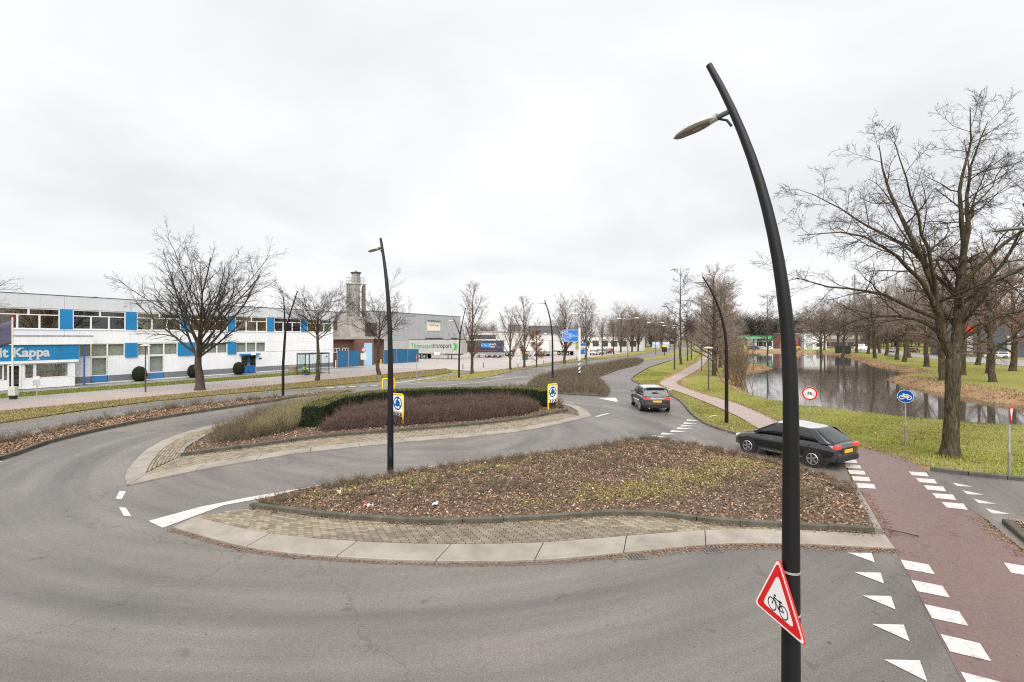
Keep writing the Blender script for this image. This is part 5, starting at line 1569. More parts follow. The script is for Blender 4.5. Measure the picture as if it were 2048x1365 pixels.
far_wood('far_wood', sp, r_.uniform(13, 20, 210), 'brown belt of bare woods along the far right skyline', WOODM, 1, 220)
sp = np.c_[r_.uniform(-150, 70, 90), r_.uniform(330, 440, 90)]
far_wood('far_wood', sp, r_.uniform(13, 19, 90), 'brown belt of bare woods far behind the hall and trailers', WOODM, 2, 120)
sp = np.c_[r_.uniform(105, 215, 46), r_.uniform(222, 250, 46)]
far_wood('pine_wood', sp, r_.uniform(13, 17, 46), 'dark green pine belt behind the filling station', WOODP, 3, 260)
sp = np.c_[r_.uniform(115, 300, 80), r_.uniform(150, 235, 80)]
sp = sp[(sp[:, 0] > 135) | (sp[:, 1] > 215)]
far_wood('far_wood', sp, r_.uniform(12, 18, len(sp)), 'brown bare woods behind the far road at the right', WOODM, 4, 260)

# ================================================================== LAMP POSTS
def lamp_head(parent, P, d, size=1.0, m=None, name='lamp_head'):
    """flat almond-shaped lantern: shell, lens, arm"""
    P, d = Vector(P), Vector(d).normalized()
    side = d.cross(Vector((0, 0, 1))).normalized()
    up = side.cross(d)
    ln = 0.62 * size
    K = 9
    mb = MB(); V = []; k = 12
    for i in range(K):
        t = i / (K - 1)
        w_ = (0.045 + 0.085 * math.sin(math.pi * min(1, t * 1.05)) ** 0.7) * size * (1 if t < 0.97 else 0.4)
        h = (0.045 + 0.035 * math.sin(math.pi * t * 0.8)) * size * (1 - 0.75 * t ** 3)
        c = P + d * (0.22 * size + ln * t)
        for j in range(k):
            a = 2 * math.pi * j / k
            z_ = math.sin(a) * h
            if z_ < 0: z_ *= 0.35
            V.append(tuple(c + side * (math.cos(a) * w_) + up * z_))
    F = [(i * k + j, i * k + (j + 1) % k, (i + 1) * k + (j + 1) % k, (i + 1) * k + j) for i in range(K - 1) for j in range(k)]
    F += [tuple(range(k)), tuple(reversed(range((K - 1) * k, K * k)))]
    hd = mb.add(V, F).build(name, m or LAMPG, parent, True, angle=60)
    poly = [(0.30, -0.03), (0.42, -0.07), (0.62, -0.075), (0.76, -0.05), (0.82, 0), (0.76, 0.05), (0.62, 0.075), (0.42, 0.07), (0.30, 0.03)]
    MB().plate([(x * size, y * size) for x, y in poly], P - up * 0.024 * size, d, -side, 0.008).build('lens', mat('lamp_lens', (0.20, 0.18, 0.15), (0.15, 0.135, 0.11), scale=9, rough=0.25), hd)
    MB().tube([P - d * 0.03, P + d * 0.26 * size], [0.034 * size, 0.034 * size], 10).build('arm', LAMPD, parent, True)
    MB().tube([P + d * 0.20 * size + up * 0.01, P + d * 0.30 * size + up * 0.01], [0.05 * size, 0.055 * size], 12).build('clamp', LAMPG, hd, True)
    return hd

def curve_pts(H, bend, start=0.425, n=26, ex=2.4):
    pts = []
    for i in range(n):
        z = H * i / (n - 1)
        u = max(0, (z - H * start) / (H * (1 - start))) ** ex
        pts.append((bend[0] * u, bend[1] * u, z))
    return pts

def curved_lamp(loc, H, bend, hdir, label, rb=0.105, rt=0.042, head_at=0.945, door=True, group='curved black lamp posts', hm=None, hs=1.0):
    t = thing('lamp_post', label, 'lamp post', loc, 0, group)
    pts = curve_pts(H, bend)
    n = len(pts)
    rad = [rb * (1 - (i / (n - 1)) ** 1.6) + rt * (i / (n - 1)) ** 1.6 for i in range(n)]
    pts[0] = (0, 0, -0.3)
    MB().tube(pts, rad, 20).build('pole', BLACKM, t, True)
    hp_ = Vector(np.array(pts)[int(round((n - 1) * head_at))])
    lamp_head(t, hp_, hdir, hs, hm)
    br = MB()
    d = Vector(hdir).normalized()
    br.tube([hp_ + Vector((0, 0, -0.20)) + d * 0.01, hp_ + Vector((0, 0, -0.10)) + d * 0.07, hp_ + Vector((0, 0, -0.03)) + d * 0.18], [0.016, 0.016, 0.016], 8)
    br.build('bracket', BLACKM, t, True)
    if door:
        a = math.atan2(-loc[1], -loc[0])
        MB().box((math.cos(a) * rb * 0.99, math.sin(a) * rb * 0.99, 0.75), (0.012, 0.07, 0.34), a).build('service_door', mat('lamp_door', (0.022, 0.022, 0.024), rough=0.4), t)
    return t

curved_lamp((3.38, 5.86, 0), 8.28, (-0.79, 0.5), (-0.5, 0.6, -0.10), 'black curved lamp post in the foreground carrying the bicycle warning sign', 0.106, 0.040, 0.93, False)
curved_lamp((-4.08, 16.23, 0.1), 8.0, (-0.44, 0.4), (-0.55, 0.5, -0.05), 'black lamp post rising from the near leaf bed')
curved_lamp((11.86, 26.73, 0), 8.07, (-1.24, 0.2), (-1, 0.08, 0.06), 'black strongly curved lamp post on the grass tongue by the pond', 0.10, 0.04, 0.94)
curved_lamp((4.01, 47.84, 0.1), 8.26, (-0.79, 0.1), (-1, 0, 0.08), 'black curved lamp post left of the white and green sign post', 0.10, 0.045)
curved_lamp((14.1, 12.3, 0.1), 8.1, (-0.75, 0.3), (-0.75, 0.5, -0.02), 'black lamp post at the right border showing only its lantern', 0.10, 0.045, 0.935, hm=LAMPD)
def twin_v(loc, label, zs, b1, z1, b2, z2):
    t = thing('twin_lamp_post', label, 'lamp post', loc, 0, 'V shaped twin lamp posts')
    foot = (b1[0] * 0.18, b1[1] * 0.18)
    sp_ = (b2[0] * 0.16, b2[1] * 0.16, zs)
    MB().tube([(0, 0, -0.3), (0.02, 0, zs * 0.5), sp_], [0.105, 0.10, 0.085], 14).build('pole', BLACKM, t, True)
    for (b, z, hd) in ((b1, z1, (-1, 0.1, 0.08)), (b2, z2, (1, 0.1, 0.12))):
        pts = []
        for i in range(12):
            u = i / 11
            pts.append((sp_[0] + (b[0] - sp_[0]) * u ** 1.15, sp_[1] + (b[1] - sp_[1]) * u ** 1.15, zs + (z - zs) * u))
        MB().tube([(sp_[0], sp_[1], zs - 0.3)] + pts, [0.07] + [0.07 - 0.03 * i / 11 for i in range(12)], 10).build('branch', BLACKM, t, True)
        lamp_head(t, pts[9], hd, 1.0)
    return t
twin_v((-17.94, 37.87, 0.08), 'V shaped twin black lamp post before the white building', 5.0, (0.0, 0.1), 7.8, (1.05, 0.2), 8.25)
twin_v((-6.08, 55.43, 0.0), 'V shaped twin black lamp post before the parked trailers', 4.9, (-0.65, 0.1), 6.9, (0.75, 0.2), 8.1)
def t_lamp(loc, label, H=8.3):
    t = thing('twin_arm_lamp', label, 'lamp post', loc, -0.45, 'grey T shaped lamps along the far road')
    MB().tube([(0, 0, -0.3), (0, 0, 1.2), (0, 0, H)], [0.10, 0.085, 0.05], 10).build('pole', mat('green_grey_pole', (0.075, 0.095, 0.09), rough=0.6), t, True)
    for s in (-1, 1):
        MB().tube([(0, 0, H - 0.1), (s * 0.6, 0, H + 0.08), (s * 1.3, 0, H + 0.12)], [0.035, 0.03, 0.03], 8).build('arm', LAMPG, t, True)
        MB().lathe([(0.02, -0.46), (0.09, -0.40), (0.11, 0.0), (0.09, 0.4), (0.02, 0.46)], 10).build('lamp_head', mat('pale_head', (0.72, 0.72, 0.70), rough=0.5), t, True, (s * 1.75, 0, H + 0.13), (0, R(90), 0))
    return t
for k, (x, y, h) in enumerate([(10.85, 70.7, 8.0), (22.9, 95.6, 8.3), (38, 128, 8.4), (52, 160, 8.4), (66, 192, 8.4)]):
    t_lamp((x, y, 0.02), 'twin armed lamp along the far road, %s from the front' % ORD[k], h)
def disc_lamp(loc, H, label):
    t = thing('disc_lamp', label, 'lamp post', loc, 0, 'round topped path lamps')
    MB().tube([(0, 0, -0.3), (0, 0, 1.0), (0, 0, H - 0.15)], [0.065, 0.055, 0.04], 10).build('pole', mat('path_lamp_pole', (0.045, 0.06, 0.055), rough=0.5), t, True)
    MB().lathe([(0.05, 0.0), (0.08, 0.10), (0.12, 0.13)], 16, (0, 0, H - 0.2)).build('neck', DARKS, t, True)
    hd = MB().lathe([(0.12, -0.05), (0.36, -0.02), (0.40, 0.02), (0.33, 0.08), (0.15, 0.13), (0.03, 0.14)], 24, (0, 0, H - 0.04)).build('hood', mat('lamp_hood', (0.50, 0.47, 0.42), rough=0.6), t, True)
    return t
disc_lamp((17.6, 43.3, 0), 3.75, 'round topped path lamp nearest the bend of the cycle path')
disc_lamp((26.6, 67.8, 0), 3.7, 'round topped path lamp further along the cycle path')
disc_lamp((-31.32, 41.32, 0), 4.0, 'round topped path lamp before the white building')

# ================================================================== SIGNS
def bike_icon(parent, C, X, Y, s, m, t=0.004, thick=0.05, name='bicycle_symbol'):
    """bicycle pictogram, s = overall length"""
    C, X, Y = Vector(C), Vector(X).normalized(), Vector(Y).normalized()
    mb = MB()
    w_ = thick * s
    r_ = 0.215 * s
    wl, wr = (-0.28 * s, -0.10 * s), (0.28 * s, -0.10 * s)
    for c in (wl, wr):
        mb.ring(C + X * c[0] + Y * c[1], X, Y, r_ - w_, r_, t, 24)
    def bar(a, b, ww=w_):
        a, b = np.array(a), np.array(b)
        d = (b - a) / np.linalg.norm(b - a); n = np.array([-d[1], d[0]]) * ww / 2
        mb.plate([tuple(a - n), tuple(b - n), tuple(b + n), tuple(a + n)], C, X, Y, t)
    bb = (0.03 * s, -0.12 * s); st = (0.12 * s, 0.16 * s); hd = (-0.18 * s, 0.17 * s)
    for a, b in ((wl, hd), (hd, (0.09 * s, 0.13 * s)), (hd, bb), (bb, st), (bb, wr), (wr, (0.09 * s, 0.13 * s))):
        bar(a, b)
    bar((hd[0], hd[1]), (hd[0] + 0.015 * s, hd[1] + 0.08 * s)); bar((hd[0] - 0.01 * s, hd[1] + 0.08 * s), (hd[0] + 0.10 * s, hd[1] + 0.08 * s), w_ * 1.1)
    bar((st[0] - 0.08 * s, st[1]), (st[0] + 0.09 * s, st[1] + 0.01 * s), w_ * 1.4)
    return mb.build(name, m, parent)

def round_poly(P, r_, n=5):
    out_ = []
    m = len(P)
    for i in range(m):
        a, b, c = np.array(P[i - 1]), np.array(P[i]), np.array(P[(i + 1) % m])
        u, v_ = (a - b) / np.linalg.norm(a - b), (c - b) / np.linalg.norm(c - b)
        half = math.acos(np.clip(u @ v_, -1, 1)) / 2
        d = r_ / math.tan(half)
        p0, p1 = b + u * d, b + v_ * d
        for k in range(n + 1):
            t = k / n
            out_.append(tuple((1 - t) ** 2 * p0 + 2 * t * (1 - t) * b + t * t * p1))
    return out_
def tri(s, r_=0.04):
    h = s * math.sqrt(3) / 2
    return round_poly([(-s / 2, -h / 3), (s / 2, -h / 3), (0, 2 * h / 3)], r_)

# warning triangle strapped to the foreground lamp post; its face looks to the left
wt = thing('bicycle_warning_sign', 'red and white triangular bicycle warning sign on the foreground pole', 'sign', (3.245, 5.86, 1.24 + 0.26))
Xs, Ys = Vector((0.13, -1, 0)).normalized(), Vector((0, 0, 1))
Zs = Xs.cross(Ys)
def tri_layer(s, off, t, m, nm, par):
    return MB().plate(tri(s, 0.045), tuple(Zs * off), Xs, Ys, t).build(nm, m, par)
tri_layer(0.92, 0.0, 0.022, REDS, 'plate', wt)
tri_layer(0.905, 0.022, 0.0015, SIGNW, 'white_edge', wt)
tri_layer(0.83, 0.0235, 0.0015, REDS, 'red_border', wt)
tri_layer(0.57, 0.025, 0.0015, SIGNW, 'white_field', wt)
bike_icon(wt, Zs * 0.0265 + Ys * -0.045, Xs, Ys, 0.37, BLKS, 0.0012, 0.038)
cl_ = MB(); cl_.ring((0.135, 0, 0.36), (1, 0, 0), (0, 1, 0), 0.098, 0.104, 0.025, 24)
cl_.build('clamp_band', GALV, wt)
cl_ = MB(); cl_.ring((0.135, 0, -0.15), (1, 0, 0), (0, 1, 0), 0.1005, 0.107, 0.025, 24); cl_.build('clamp_band', GALV, wt)

def post(parent, H, r_=0.03, m=None, sleeve=True, z0=-0.3):
    MB().tube([(0, 0, z0), (0, 0, H)], [r_, r_], 10).build('post', m or GALV, parent, True)
    if sleeve:
        MB().tube([(0, 0, z0), (0, 0, H * 0.38)], [r_ * 1.35, r_ * 1.3], 10).build('post_sleeve', mat('dull_galvanised', (0.24, 0.235, 0.23), rough=0.6, metal=0.2), parent, True)
def face(loc):
    """unit vectors of a sign face turned to a given heading"""
    pass
def round_sign(loc, zc, dia, head, kind, label):
    t = thing('round_traffic_sign', label, 'sign', loc)
    post(t, zc + dia * 0.3, 0.028)
    n = Vector((math.cos(head), math.sin(head), 0))
    Y = Vector((0, 0, 1)); X = Y.cross(n)
    c = n * 0.04 + Vector((0, 0, zc))
    if kind == 'ban':
        MB().disc(c, X, Y, dia / 2, 0.012, 40).build('plate', SIGNW, t)
        MB().ring(c + n * 0.012, X, Y, dia / 2 * 0.76, dia / 2 * 0.985, 0.002, 40).build('red_ring', REDS, t)
        bike_icon(t, c + n * 0.013, X, Y, dia * 0.55, BLKS, 0.002, 0.05)
    else:
        MB().disc(c, X, Y, dia / 2, 0.012, 40).build('plate', SIGNW, t)
        MB().disc(c + n * 0.012, X, Y, dia / 2 * 0.95, 0.002, 40).build('blue_field', BLUES, t)
        bike_icon(t, c + n * 0.0145, X, Y, dia * 0.78, SIGNW, 0.002, 0.07)
round_sign((15.71, 25.53, -0.03), 1.76, 0.72, math.atan2(-25.5, -15.7) + 0.05, 'ban', 'round red ringed no cycling sign on a grey post by the pond')
round_sign((17.2, 21.14, -0.03), 2.15, 0.57, math.atan2(-21.1, -17.2), 'blue', 'round blue cycle path sign on a grey post by the pond')
t = thing('triangle_sign', 'red edged triangular sign seen nearly edge on at the right border', 'sign', (16.69, 16.23, -0.03))
post(t, 2.3, 0.03)
n = Vector((math.cos(-0.92), math.sin(-0.92), 0)); Y = Vector((0, 0, -1)); X = Y.cross(n)
MB().plate(tri(0.75), n * 0.04 + Vector((0, 0, 2.2)), X, Y, 0.012).build('plate', REDS, t)
MB().plate(tri(0.48, 0.03), n * 0.053 + Vector((0, 0, 2.2)), X, Y, 0.002).build('white_field', SIGNW, t)

# roundabout signs in yellow frames
def roundabout_sign(a, b, label, back=False, z=0.16):
    """frame standing on two legs at plan points a (left) and b (right), seen from the front"""
    a, b = Vector((*a, 0)), Vector((*b, 0))
    X = (b - a).normalized(); Y = Vector((0, 0, 1)); n = X.cross(Y)
    w_ = (b - a).length
    t = thing('roundabout_sign', label, 'sign', (a.x, a.y, z), 0, 'yellow framed roundabout signs')
    X0 = X
    H = 1.58
    MB().tube([(0, 0, -0.2), (0, 0, H - 0.06), tuple(X * 0.06 + Y * H), tuple(X * (w_ - 0.06) + Y * H), tuple(X * w_ + Y * (H - 0.06)), tuple(X * w_ - Y * 0.2)], 0.045, 10).build('frame', YELL, t, True, angle=50)
    gb = mat('sign_back', (0.30, 0.30, 0.30), rough=0.6)
    MB().plate([(0.05, 0.66), (w_ - 0.05, 0.66), (w_ - 0.05, H - 0.05), (0.05, H - 0.05)], -n * 0.012, X, Y, 0.02).build('board', gb if back else SIGNW, t)
    cv = MB().plate([(0.05, 0.44), (w_ - 0.05, 0.44), (w_ - 0.05, 0.64), (0.05, 0.64)], -n * 0.012, X, Y, 0.02).build('chevron_board', SIGNW, t)
    if back:
        return t
    C = X * (w_ / 2) + Y * 1.11 + n * 0.009
    r0 = min(0.36, w_ * 0.40)
    MB().disc(C, X, Y, r0, 0.003, 36).build('blue_disc', BLUES, t)
    for k in range(3):
        mb = MB()
        a0 = R(100 + 120 * k)
        pts = []
        for j in range(9):
            ang = a0 + R(68) * j / 8
            pts.append((math.cos(ang), math.sin(ang)))
        ri, ro = r0 * 0.56, r0 * 0.76
        mb.plate([(x * ro, y * ro) for x, y in pts] + [(x * ri, y * ri) for x, y in pts[::-1]], C + n * 0.003, X, Y, 0.002)
        e = a0 + R(68); f_ = e + R(30)
        mb.plate([(math.cos(e) * r0 * 0.42, math.sin(e) * r0 * 0.42), (math.cos(f_) * r0 * 0.66, math.sin(f_) * r0 * 0.66), (math.cos(e) * r0 * 0.90, math.sin(e) * r0 * 0.90)], C + n * 0.003, X, Y, 0.002)
        mb.build('arrow', SIGNW, t)
    for k in range(3):
        x0 = 0.07 + (w_ - 0.14) * (k + 0.1) / 3.2
        q_ = (w_ - 0.14) / 3.2
        MB().plate([(x0, 0.45), (x0 + q_ * 0.5, 0.45), (x0 + q_, 0.54), (x0 + q_ * 0.5, 0.63), (x0, 0.63), (x0 + q_ * 0.5, 0.54)], n * 0.009, X, Y, 0.002).build('chevron', BLKS, t)
    return t
roundabout_sign((-6.28, 25.42), (-5.6, 24.86), 'yellow framed roundabout sign behind the lamp post in the bed')
roundabout_sign((2.26, 30.15), (2.86, 30.75), 'yellow framed roundabout sign at the right end of the hedge', z=0.16)
roundabout_sign((-8.3, 34.15), (-9.05, 33.8), 'yellow frame with grey back peeping over the hedge', True, 0.2)

# blue direction sign
ds = thing('direction_sign', 'blue direction sign on a white and green striped post', 'sign', (6.97, 49.94, 0.1))
MB().tube([(0, 0, -0.3), (0, 0, 0.95)], 0.115, 16).build('post_foot', mat('post_green', (0.02, 0.045, 0.05), rough=0.6), ds, True)
MB().tube([(0, 0, 0.95), (0, 0, 5.6)], 0.11, 16).build('post', mat('post_white', (0.74, 0.73, 0.68), (0.66, 0.65, 0.6), scale=2, rough=0.5), ds, True)
GREENB = mat('band_green', (0.02, 0.075, 0.085), rough=0.5)
for k in range(3):
    V = []; F = []
    for j in range(17):
        a = 2 * math.pi * j / 16
        off = 0.10 * math.cos(a)
        for dz in (0, 0.19):
            V.append((0.114 * math.cos(a), 0.114 * math.sin(a), 1.12 + k * 0.44 + off + dz))
    for j in range(16):
        F.append((2 * j, 2 * j + 2, 2 * j + 3, 2 * j + 1))
    MB().add(V, F).build('stripe', GREENB, ds, True)
MB().lathe([(0.115, 0), (0.11, 0.08), (0.04, 0.12)], 16, (0, 0, 5.6)).build('cap', BLUES, ds, True)
DBLUE = mat('direction_blue', (0.010, 0.155, 0.52), (0.009, 0.14, 0.47), rough=0.45)
def dboard(x0, x1, z0, z1, lines, box=None, y=-0.13, arrow=True):
    b = MB().plate(round_poly([(x0, (z0 + z1) / 2), (x0 + 0.1, z0), (x1, z0), (x1, z1), (x0 + 0.1, z1)], 0.03, 3), (0, y + 0.02, 0), (1, 0, 0), (0, 0, 1), 0.02).build('board', WHITE, ds)
    MB().plate(round_poly([(x0 + 0.035, (z0 + z1) / 2), (x0 + 0.12, z0 + 0.03), (x1 - 0.03, z0 + 0.03), (x1 - 0.03, z1 - 0.03), (x0 + 0.12, z1 - 0.03)], 0.03, 3), (0, y, 0), (1, 0, 0), (0, 0, 1), 0.002).build('blue_field', DBLUE, b)
    if arrow:
        zc = (z0 + z1) / 2
        MB().plate([(x0 + 0.06, zc), (x0 + 0.15, zc - 0.10), (x0 + 0.15, zc - 0.035), (x0 + 0.23, zc - 0.035), (x0 + 0.23, zc + 0.035), (x0 + 0.15, zc + 0.035), (x0 + 0.15, zc + 0.10)], (0, y - 0.002, 0), (1, 0, 0), (0, 0, 1), 0.002).build('arrow', WHITE, b)
    for s_, x_, z_, wd in lines:
        text_mesh(s_, WHITE, (x_, y - 0.002, z_), (1, 0, 0), (0, 0, 1), width=wd, height=0.15, bold=0.012, t=0.003, name='lettering', parent=b)
    if box:
        MB().plate(round_poly([(box[0], box[2]), (box[1], box[2]), (box[1], box[3]), (box[0], box[3])], 0.02, 3), (0, y - 0.002, 0), (1, 0, 0), (0, 0, 1), 0.002).build('route_box', ORNG, b)
dboard(-1.88, -0.13, 4.80, 5.36, [('Amersfoort', -1.60, 4.88, 0.84)], (-1.60, -1.22, 5.10, 5.27))
dboard(-1.88, -0.13, 4.16, 4.72, [('Soestdijk', -1.60, 4.46, 0.80), ('Baarn', -1.60, 4.24, 0.46)])
for z0, z1, nm in ((3.45, 4.0, ''), (2.80, 3.36, '')):
    X = Vector((0.55, 0.84, 0)); n = X.cross(Vector((0, 0, 1)))
    b = MB().plate([(0.13, z0), (1.45, z0), (1.45, z1), (0.13, z1)], -n * 0.0, X, (0, 0, 1), 0.02).build('side_board', WHITE, ds)
    MB().plate([(0.16, z0 + 0.03 + (0.22 if z0 > 3 else 0)), (1.42, z0 + 0.03 + (0.22 if z0 > 3 else 0)), (1.42, z1 - 0.03), (0.16, z1 - 0.03)], n * 0.02, X, (0, 0, 1), 0.002).build('blue_field', DBLUE, b)
    MB().plate([(1.18, (z0 + z1) / 2 - 0.1), (1.36, (z0 + z1) / 2), (1.18, (z0 + z1) / 2 + 0.1)], n * 0.022, X, (0, 0, 1), 0.002).build('arrow', WHITE if z0 < 3 else DBLUE, b)

# ================================================================== BUILDINGS
FTH = math.atan2(-0.8823, -0.4706)
WPANEL = streak_mat('white_cladding', (0.80, 0.81, 0.83), (0.55, 0.55, 0.54), 0.30)
GPANEL = streak_mat('pale_grey_cladding', (0.58, 0.60, 0.63), (0.40, 0.405, 0.41), 0.3)
BPANEL = streak_mat('blue_panel', (0.005, 0.20, 0.45), (0.012, 0.13, 0.29), 0.35)
BPANEL2 = mat('blue_panel_dull', (0.035, 0.20, 0.46), rough=0.6)
PLINTH = mat('grey_plinth', (0.19, 0.205, 0.215), (0.16, 0.172, 0.18), scale=0.8, rough=0.8)
UPVC = mat('white_frame', (0.78, 0.78, 0.77), (0.72, 0.72, 0.71), scale=3, rough=0.5)
BLIND = mat('blind', (0.42, 0.42, 0.37), (0.36, 0.36, 0.31), scale=6, rough=0.9)
ROOFM = mat('roof_felt', (0.10, 0.105, 0.115), rough=0.9)
TRIM = mat('roof_trim', (0.035, 0.075, 0.14), rough=0.5)
AMBER = mat('amber_wall', (0.72, 0.50, 0.22), (0.52, 0.33, 0.14), scale=1.2, rough=0.9)
BROWNW = mat('brown_wall', (0.46, 0.31, 0.19), (0.28, 0.18, 0.11), scale=1.5, rough=0.9)
DARKW = mat('dark_wall', (0.10, 0.10, 0.105), (0.06, 0.06, 0.065), scale=1.0, rough=0.9)
CREAMW = mat('cream_wall', (0.74, 0.70, 0.58), (0.64, 0.60, 0.49), scale=1.0, rough=0.9)
TUBE = mat('ceiling_tube', (1.0, 0.93, 0.78), rough=0.5, emit=0.9)

wb = thing('office_building', 'white two storey office building with bright blue panels', 'building', (FB[0], FB[1], 0), FTH)
def part(name, x0, x1, y0, y1, z0, z1, m, par=wb):
    return MB().bb(x0, x1, y0, y1, z0, z1).build(name, m, par)
TL = 58.0
part('roof', 0, TL, -18, -0.02, 8.58, 8.66, ROOFM)
part('rear_wall', 0, TL, -18, -17.8, 0, 8.55, WPANEL)
part('end_wall', 0.0, 0.25, -17.8, -0.3, 0, 8.57, WPANEL)
part('floor_slab', 0.26, TL, -17.79, -0.3, 4.2, 4.5, DARKW)
part('floor_slab', 0.26, TL, -17.79, -0.3, 0.0, 0.05, DARKW)
# fascia panels with shadow joints
for k in range(11):
    part('fascia_panel', k * 5.45 + 0.012, min((k + 1) * 5.45, TL) - 0.012, -0.28, 0.03, 7.42, 8.70, GPANEL)
part('roof_trim', 0, TL, -0.3, 0.06, 8.70, 8.76, TRIM)
for k in (24.6, 29.9, 22.2):
    o = MB().lathe([(0.28, 0), (0.28, 0.12), (0.2, 0.2), (0.05, 0.22)], 14, (k, -1.0, 8.66)).build('roof_vent', DARKS, wb, True)
for k in range(11):
    part('spandrel_panel', k * 5.45 + 0.01, min((k + 1) * 5.45, TL) - 0.01, -0.28, 0.0, 4.10, 5.40, WPANEL)
part('sill_course', 0, TL, -0.2, 0.05, 5.40, 5.46, UPVC)

def window(x0, x1, z0, z1, rows, y=-0.06, par=wb, fm=0.09, name='window', glass=None):
    """frame with panes; rows: (z0, z1, [x splits])"""
    fr = MB()
    fr.bb(x0, x1, y - 0.05, y + 0.05, z1 - fm, z1); fr.bb(x0, x1, y - 0.05, y + 0.05, z0, z0 + fm)
    fr.bb(x0, x0 + fm, y - 0.048, y + 0.048, z0 + fm, z1 - fm); fr.bb(x1 - fm, x1, y - 0.048, y + 0.048, z0 + fm, z1 - fm)
    panes = []
    for k, (a, b, xs) in enumerate(rows):
        if k:
            fr.bb(x0 + fm, x1 - fm, y - 0.046, y + 0.052, a - fm / 2, a + fm / 2)
        lo = a + (fm / 2 if k else fm); hi = b - (fm / 2 if k < len(rows) - 1 else fm)
        e = [x0 + fm] + list(xs) + [x1 - fm]
        for j, x in enumerate(xs):
            fr.bb(x - fm * 0.7, x + fm * 0.7, y - 0.044, y + 0.044, lo, hi)
        for j in range(len(e) - 1):
            panes.append((e[j] + (fm * 0.7 if j else 0), e[j + 1] - (fm * 0.7 if j < len(e) - 2 else 0), lo, hi))
    f_ = fr.build(name, UPVC, par)
    for a, b, lo, hi in panes:
        MB().plate([(a, lo), (b, lo), (b, hi), (a, hi)], (0, y, 0), (1, 0, 0), (0, 0, 1), 0.006).build('pane', glass or GLASS, f_)
    return f_

UP = [(33.05, 37.5), (27.66, 32.08), (22.2, 26.63), (16.7, 21.18), (11.3, 15.71), (5.9, 10.26), (0.3, 4.8), (38.5, 43.0)]
UB = [(37.5, 38.5), (32.08, 33.05), (26.63, 27.66), (21.18, 22.2), (15.71, 16.7), (10.26, 11.3), (4.8, 5.9)]
ROOMS = [BROWNW, DARKW, CREAMW, AMBER, AMBER, DARKW, AMBER, BROWNW]
for (a, b), m in zip(UP, ROOMS):
    w_ = b - a
    window(a, b, 5.46, 7.40, [(5.46, 6.80, [a + w_ * 0.33, a + w_ * 0.67]), (6.80, 7.40, [a + w_ * 0.5])])
    part('room_wall', a - 0.4, b + 0.4, -2.6, -2.5, 4.5, 7.9, m)
    part('room_side', a - 0.42, a - 0.40, -2.5, -0.3, 4.5, 7.9, m)
    part('room_ceiling', a - 0.4, b + 0.4, -2.5, -0.3, 7.60, 7.66, CREAMW)
    for u in (0.3, 0.7):
        part('ceiling_tube', a + w_ * u - 0.6, a + w_ * u + 0.6, -1.6, -1.4, 7.52, 7.59, TUBE)
    for u in (0.18, 0.5, 0.78):
        h = random.uniform(5.55, 5.95)
        part('desk_clutter', a + w_ * u, a + w_ * u + random.uniform(0.4, 0.9), -1.3, -0.9, 4.5, h, random.choice([DARKW, BROWNW, mat('binder_blue', (0.05, 0.08, 0.16)), mat('plant_green', (0.03, 0.06, 0.02)), CREAMW]))
part('wall_post', 0.0, 0.3, -0.28, 0.0, 5.46, 7.42, WPANEL)
for a, b in UB:
    part('blue_panel', a + 0.02, b - 0.02, -0.2, 0.04, 5.47, 7.41, BPANEL)
# ground floor
LOW = [(27.73, 31.6, [30.64, 29.26]), (22.55, 26.6, [25.48, 23.99]), (16.75, 20.65, [19.35, 18.05]), (11.5, 15.65, [14.25, 12.9])]
for a, b, xs in LOW:
    window(a, b, 2.70, 4.08, [(2.70, 4.08, sorted(xs))])
    part('blind', a, b, -0.34, -0.30, 2.6, 4.1, BLIND)
for a, b in ((26.62, 27.72), (20.66, 22.54), (15.67, 16.74)):
    part('blue_panel', a, b, -0.2, 0.14, 2.58, 4.09, BPANEL)
segs = [(25.52, 29.24), (14.92, 23.97), (11.5, 12.88), (30.66, 32.4)]
for a, b in segs:
    k = max(1, int(round((b - a) / 2.6)))
    for j in range(k):
        part('wall_panel', a + (b - a) * j / k + 0.006, a + (b - a) * (j + 1) / k - 0.006, -0.28, 0.0, 0.76, 2.69, WPANEL)
    part('plinth', a, b, -0.28, 0.02, 0.10, 0.75, PLINTH)
    part('plinth_foot', a, b, -0.28, 0.05, 0.0, 0.10, WPANEL)
part('wall_panel', 12.91, 14.90, -0.28, 0.0, 2.42, 2.69, WPANEL)
for a, b in ((29.26, 30.64), (23.99, 25.50)):
    window(a, b, 0.76, 2.69, [(0.76, 2.69, [])])
    part('blind', a, b, -0.34, -0.30, 0.7, 2.7, BLIND)
    part('blue_panel', a + 0.03, b - 0.03, -0.25, 0.03, 0.10, 0.74, BPANEL2)
    part('plinth_foot', a, b, -0.28, 0.05, 0.0, 0.09, WPANEL)
for k in range(2):
    part('wall_panel', 5.76 * k + 0.006, 5.76 * (k + 1) - 0.006, -0.28, 0.0, 0.76, 2.72, WPANEL)
    part('wall_panel', 5.76 * k + 0.006, 5.76 * (k + 1) - 0.006, -0.28, 0.0, 2.76, 4.09, WPANEL)
part('shadow_joint', 0.0, 11.49, -0.2, -0.06, 2.70, 2.78, DARKW)
part('plinth', 0, 11.49, -0.28, 0.02, 0.10, 0.75, PLINTH)
part('plinth_foot', 0, 11.49, -0.28, 0.05, 0.0, 0.10, WPANEL)
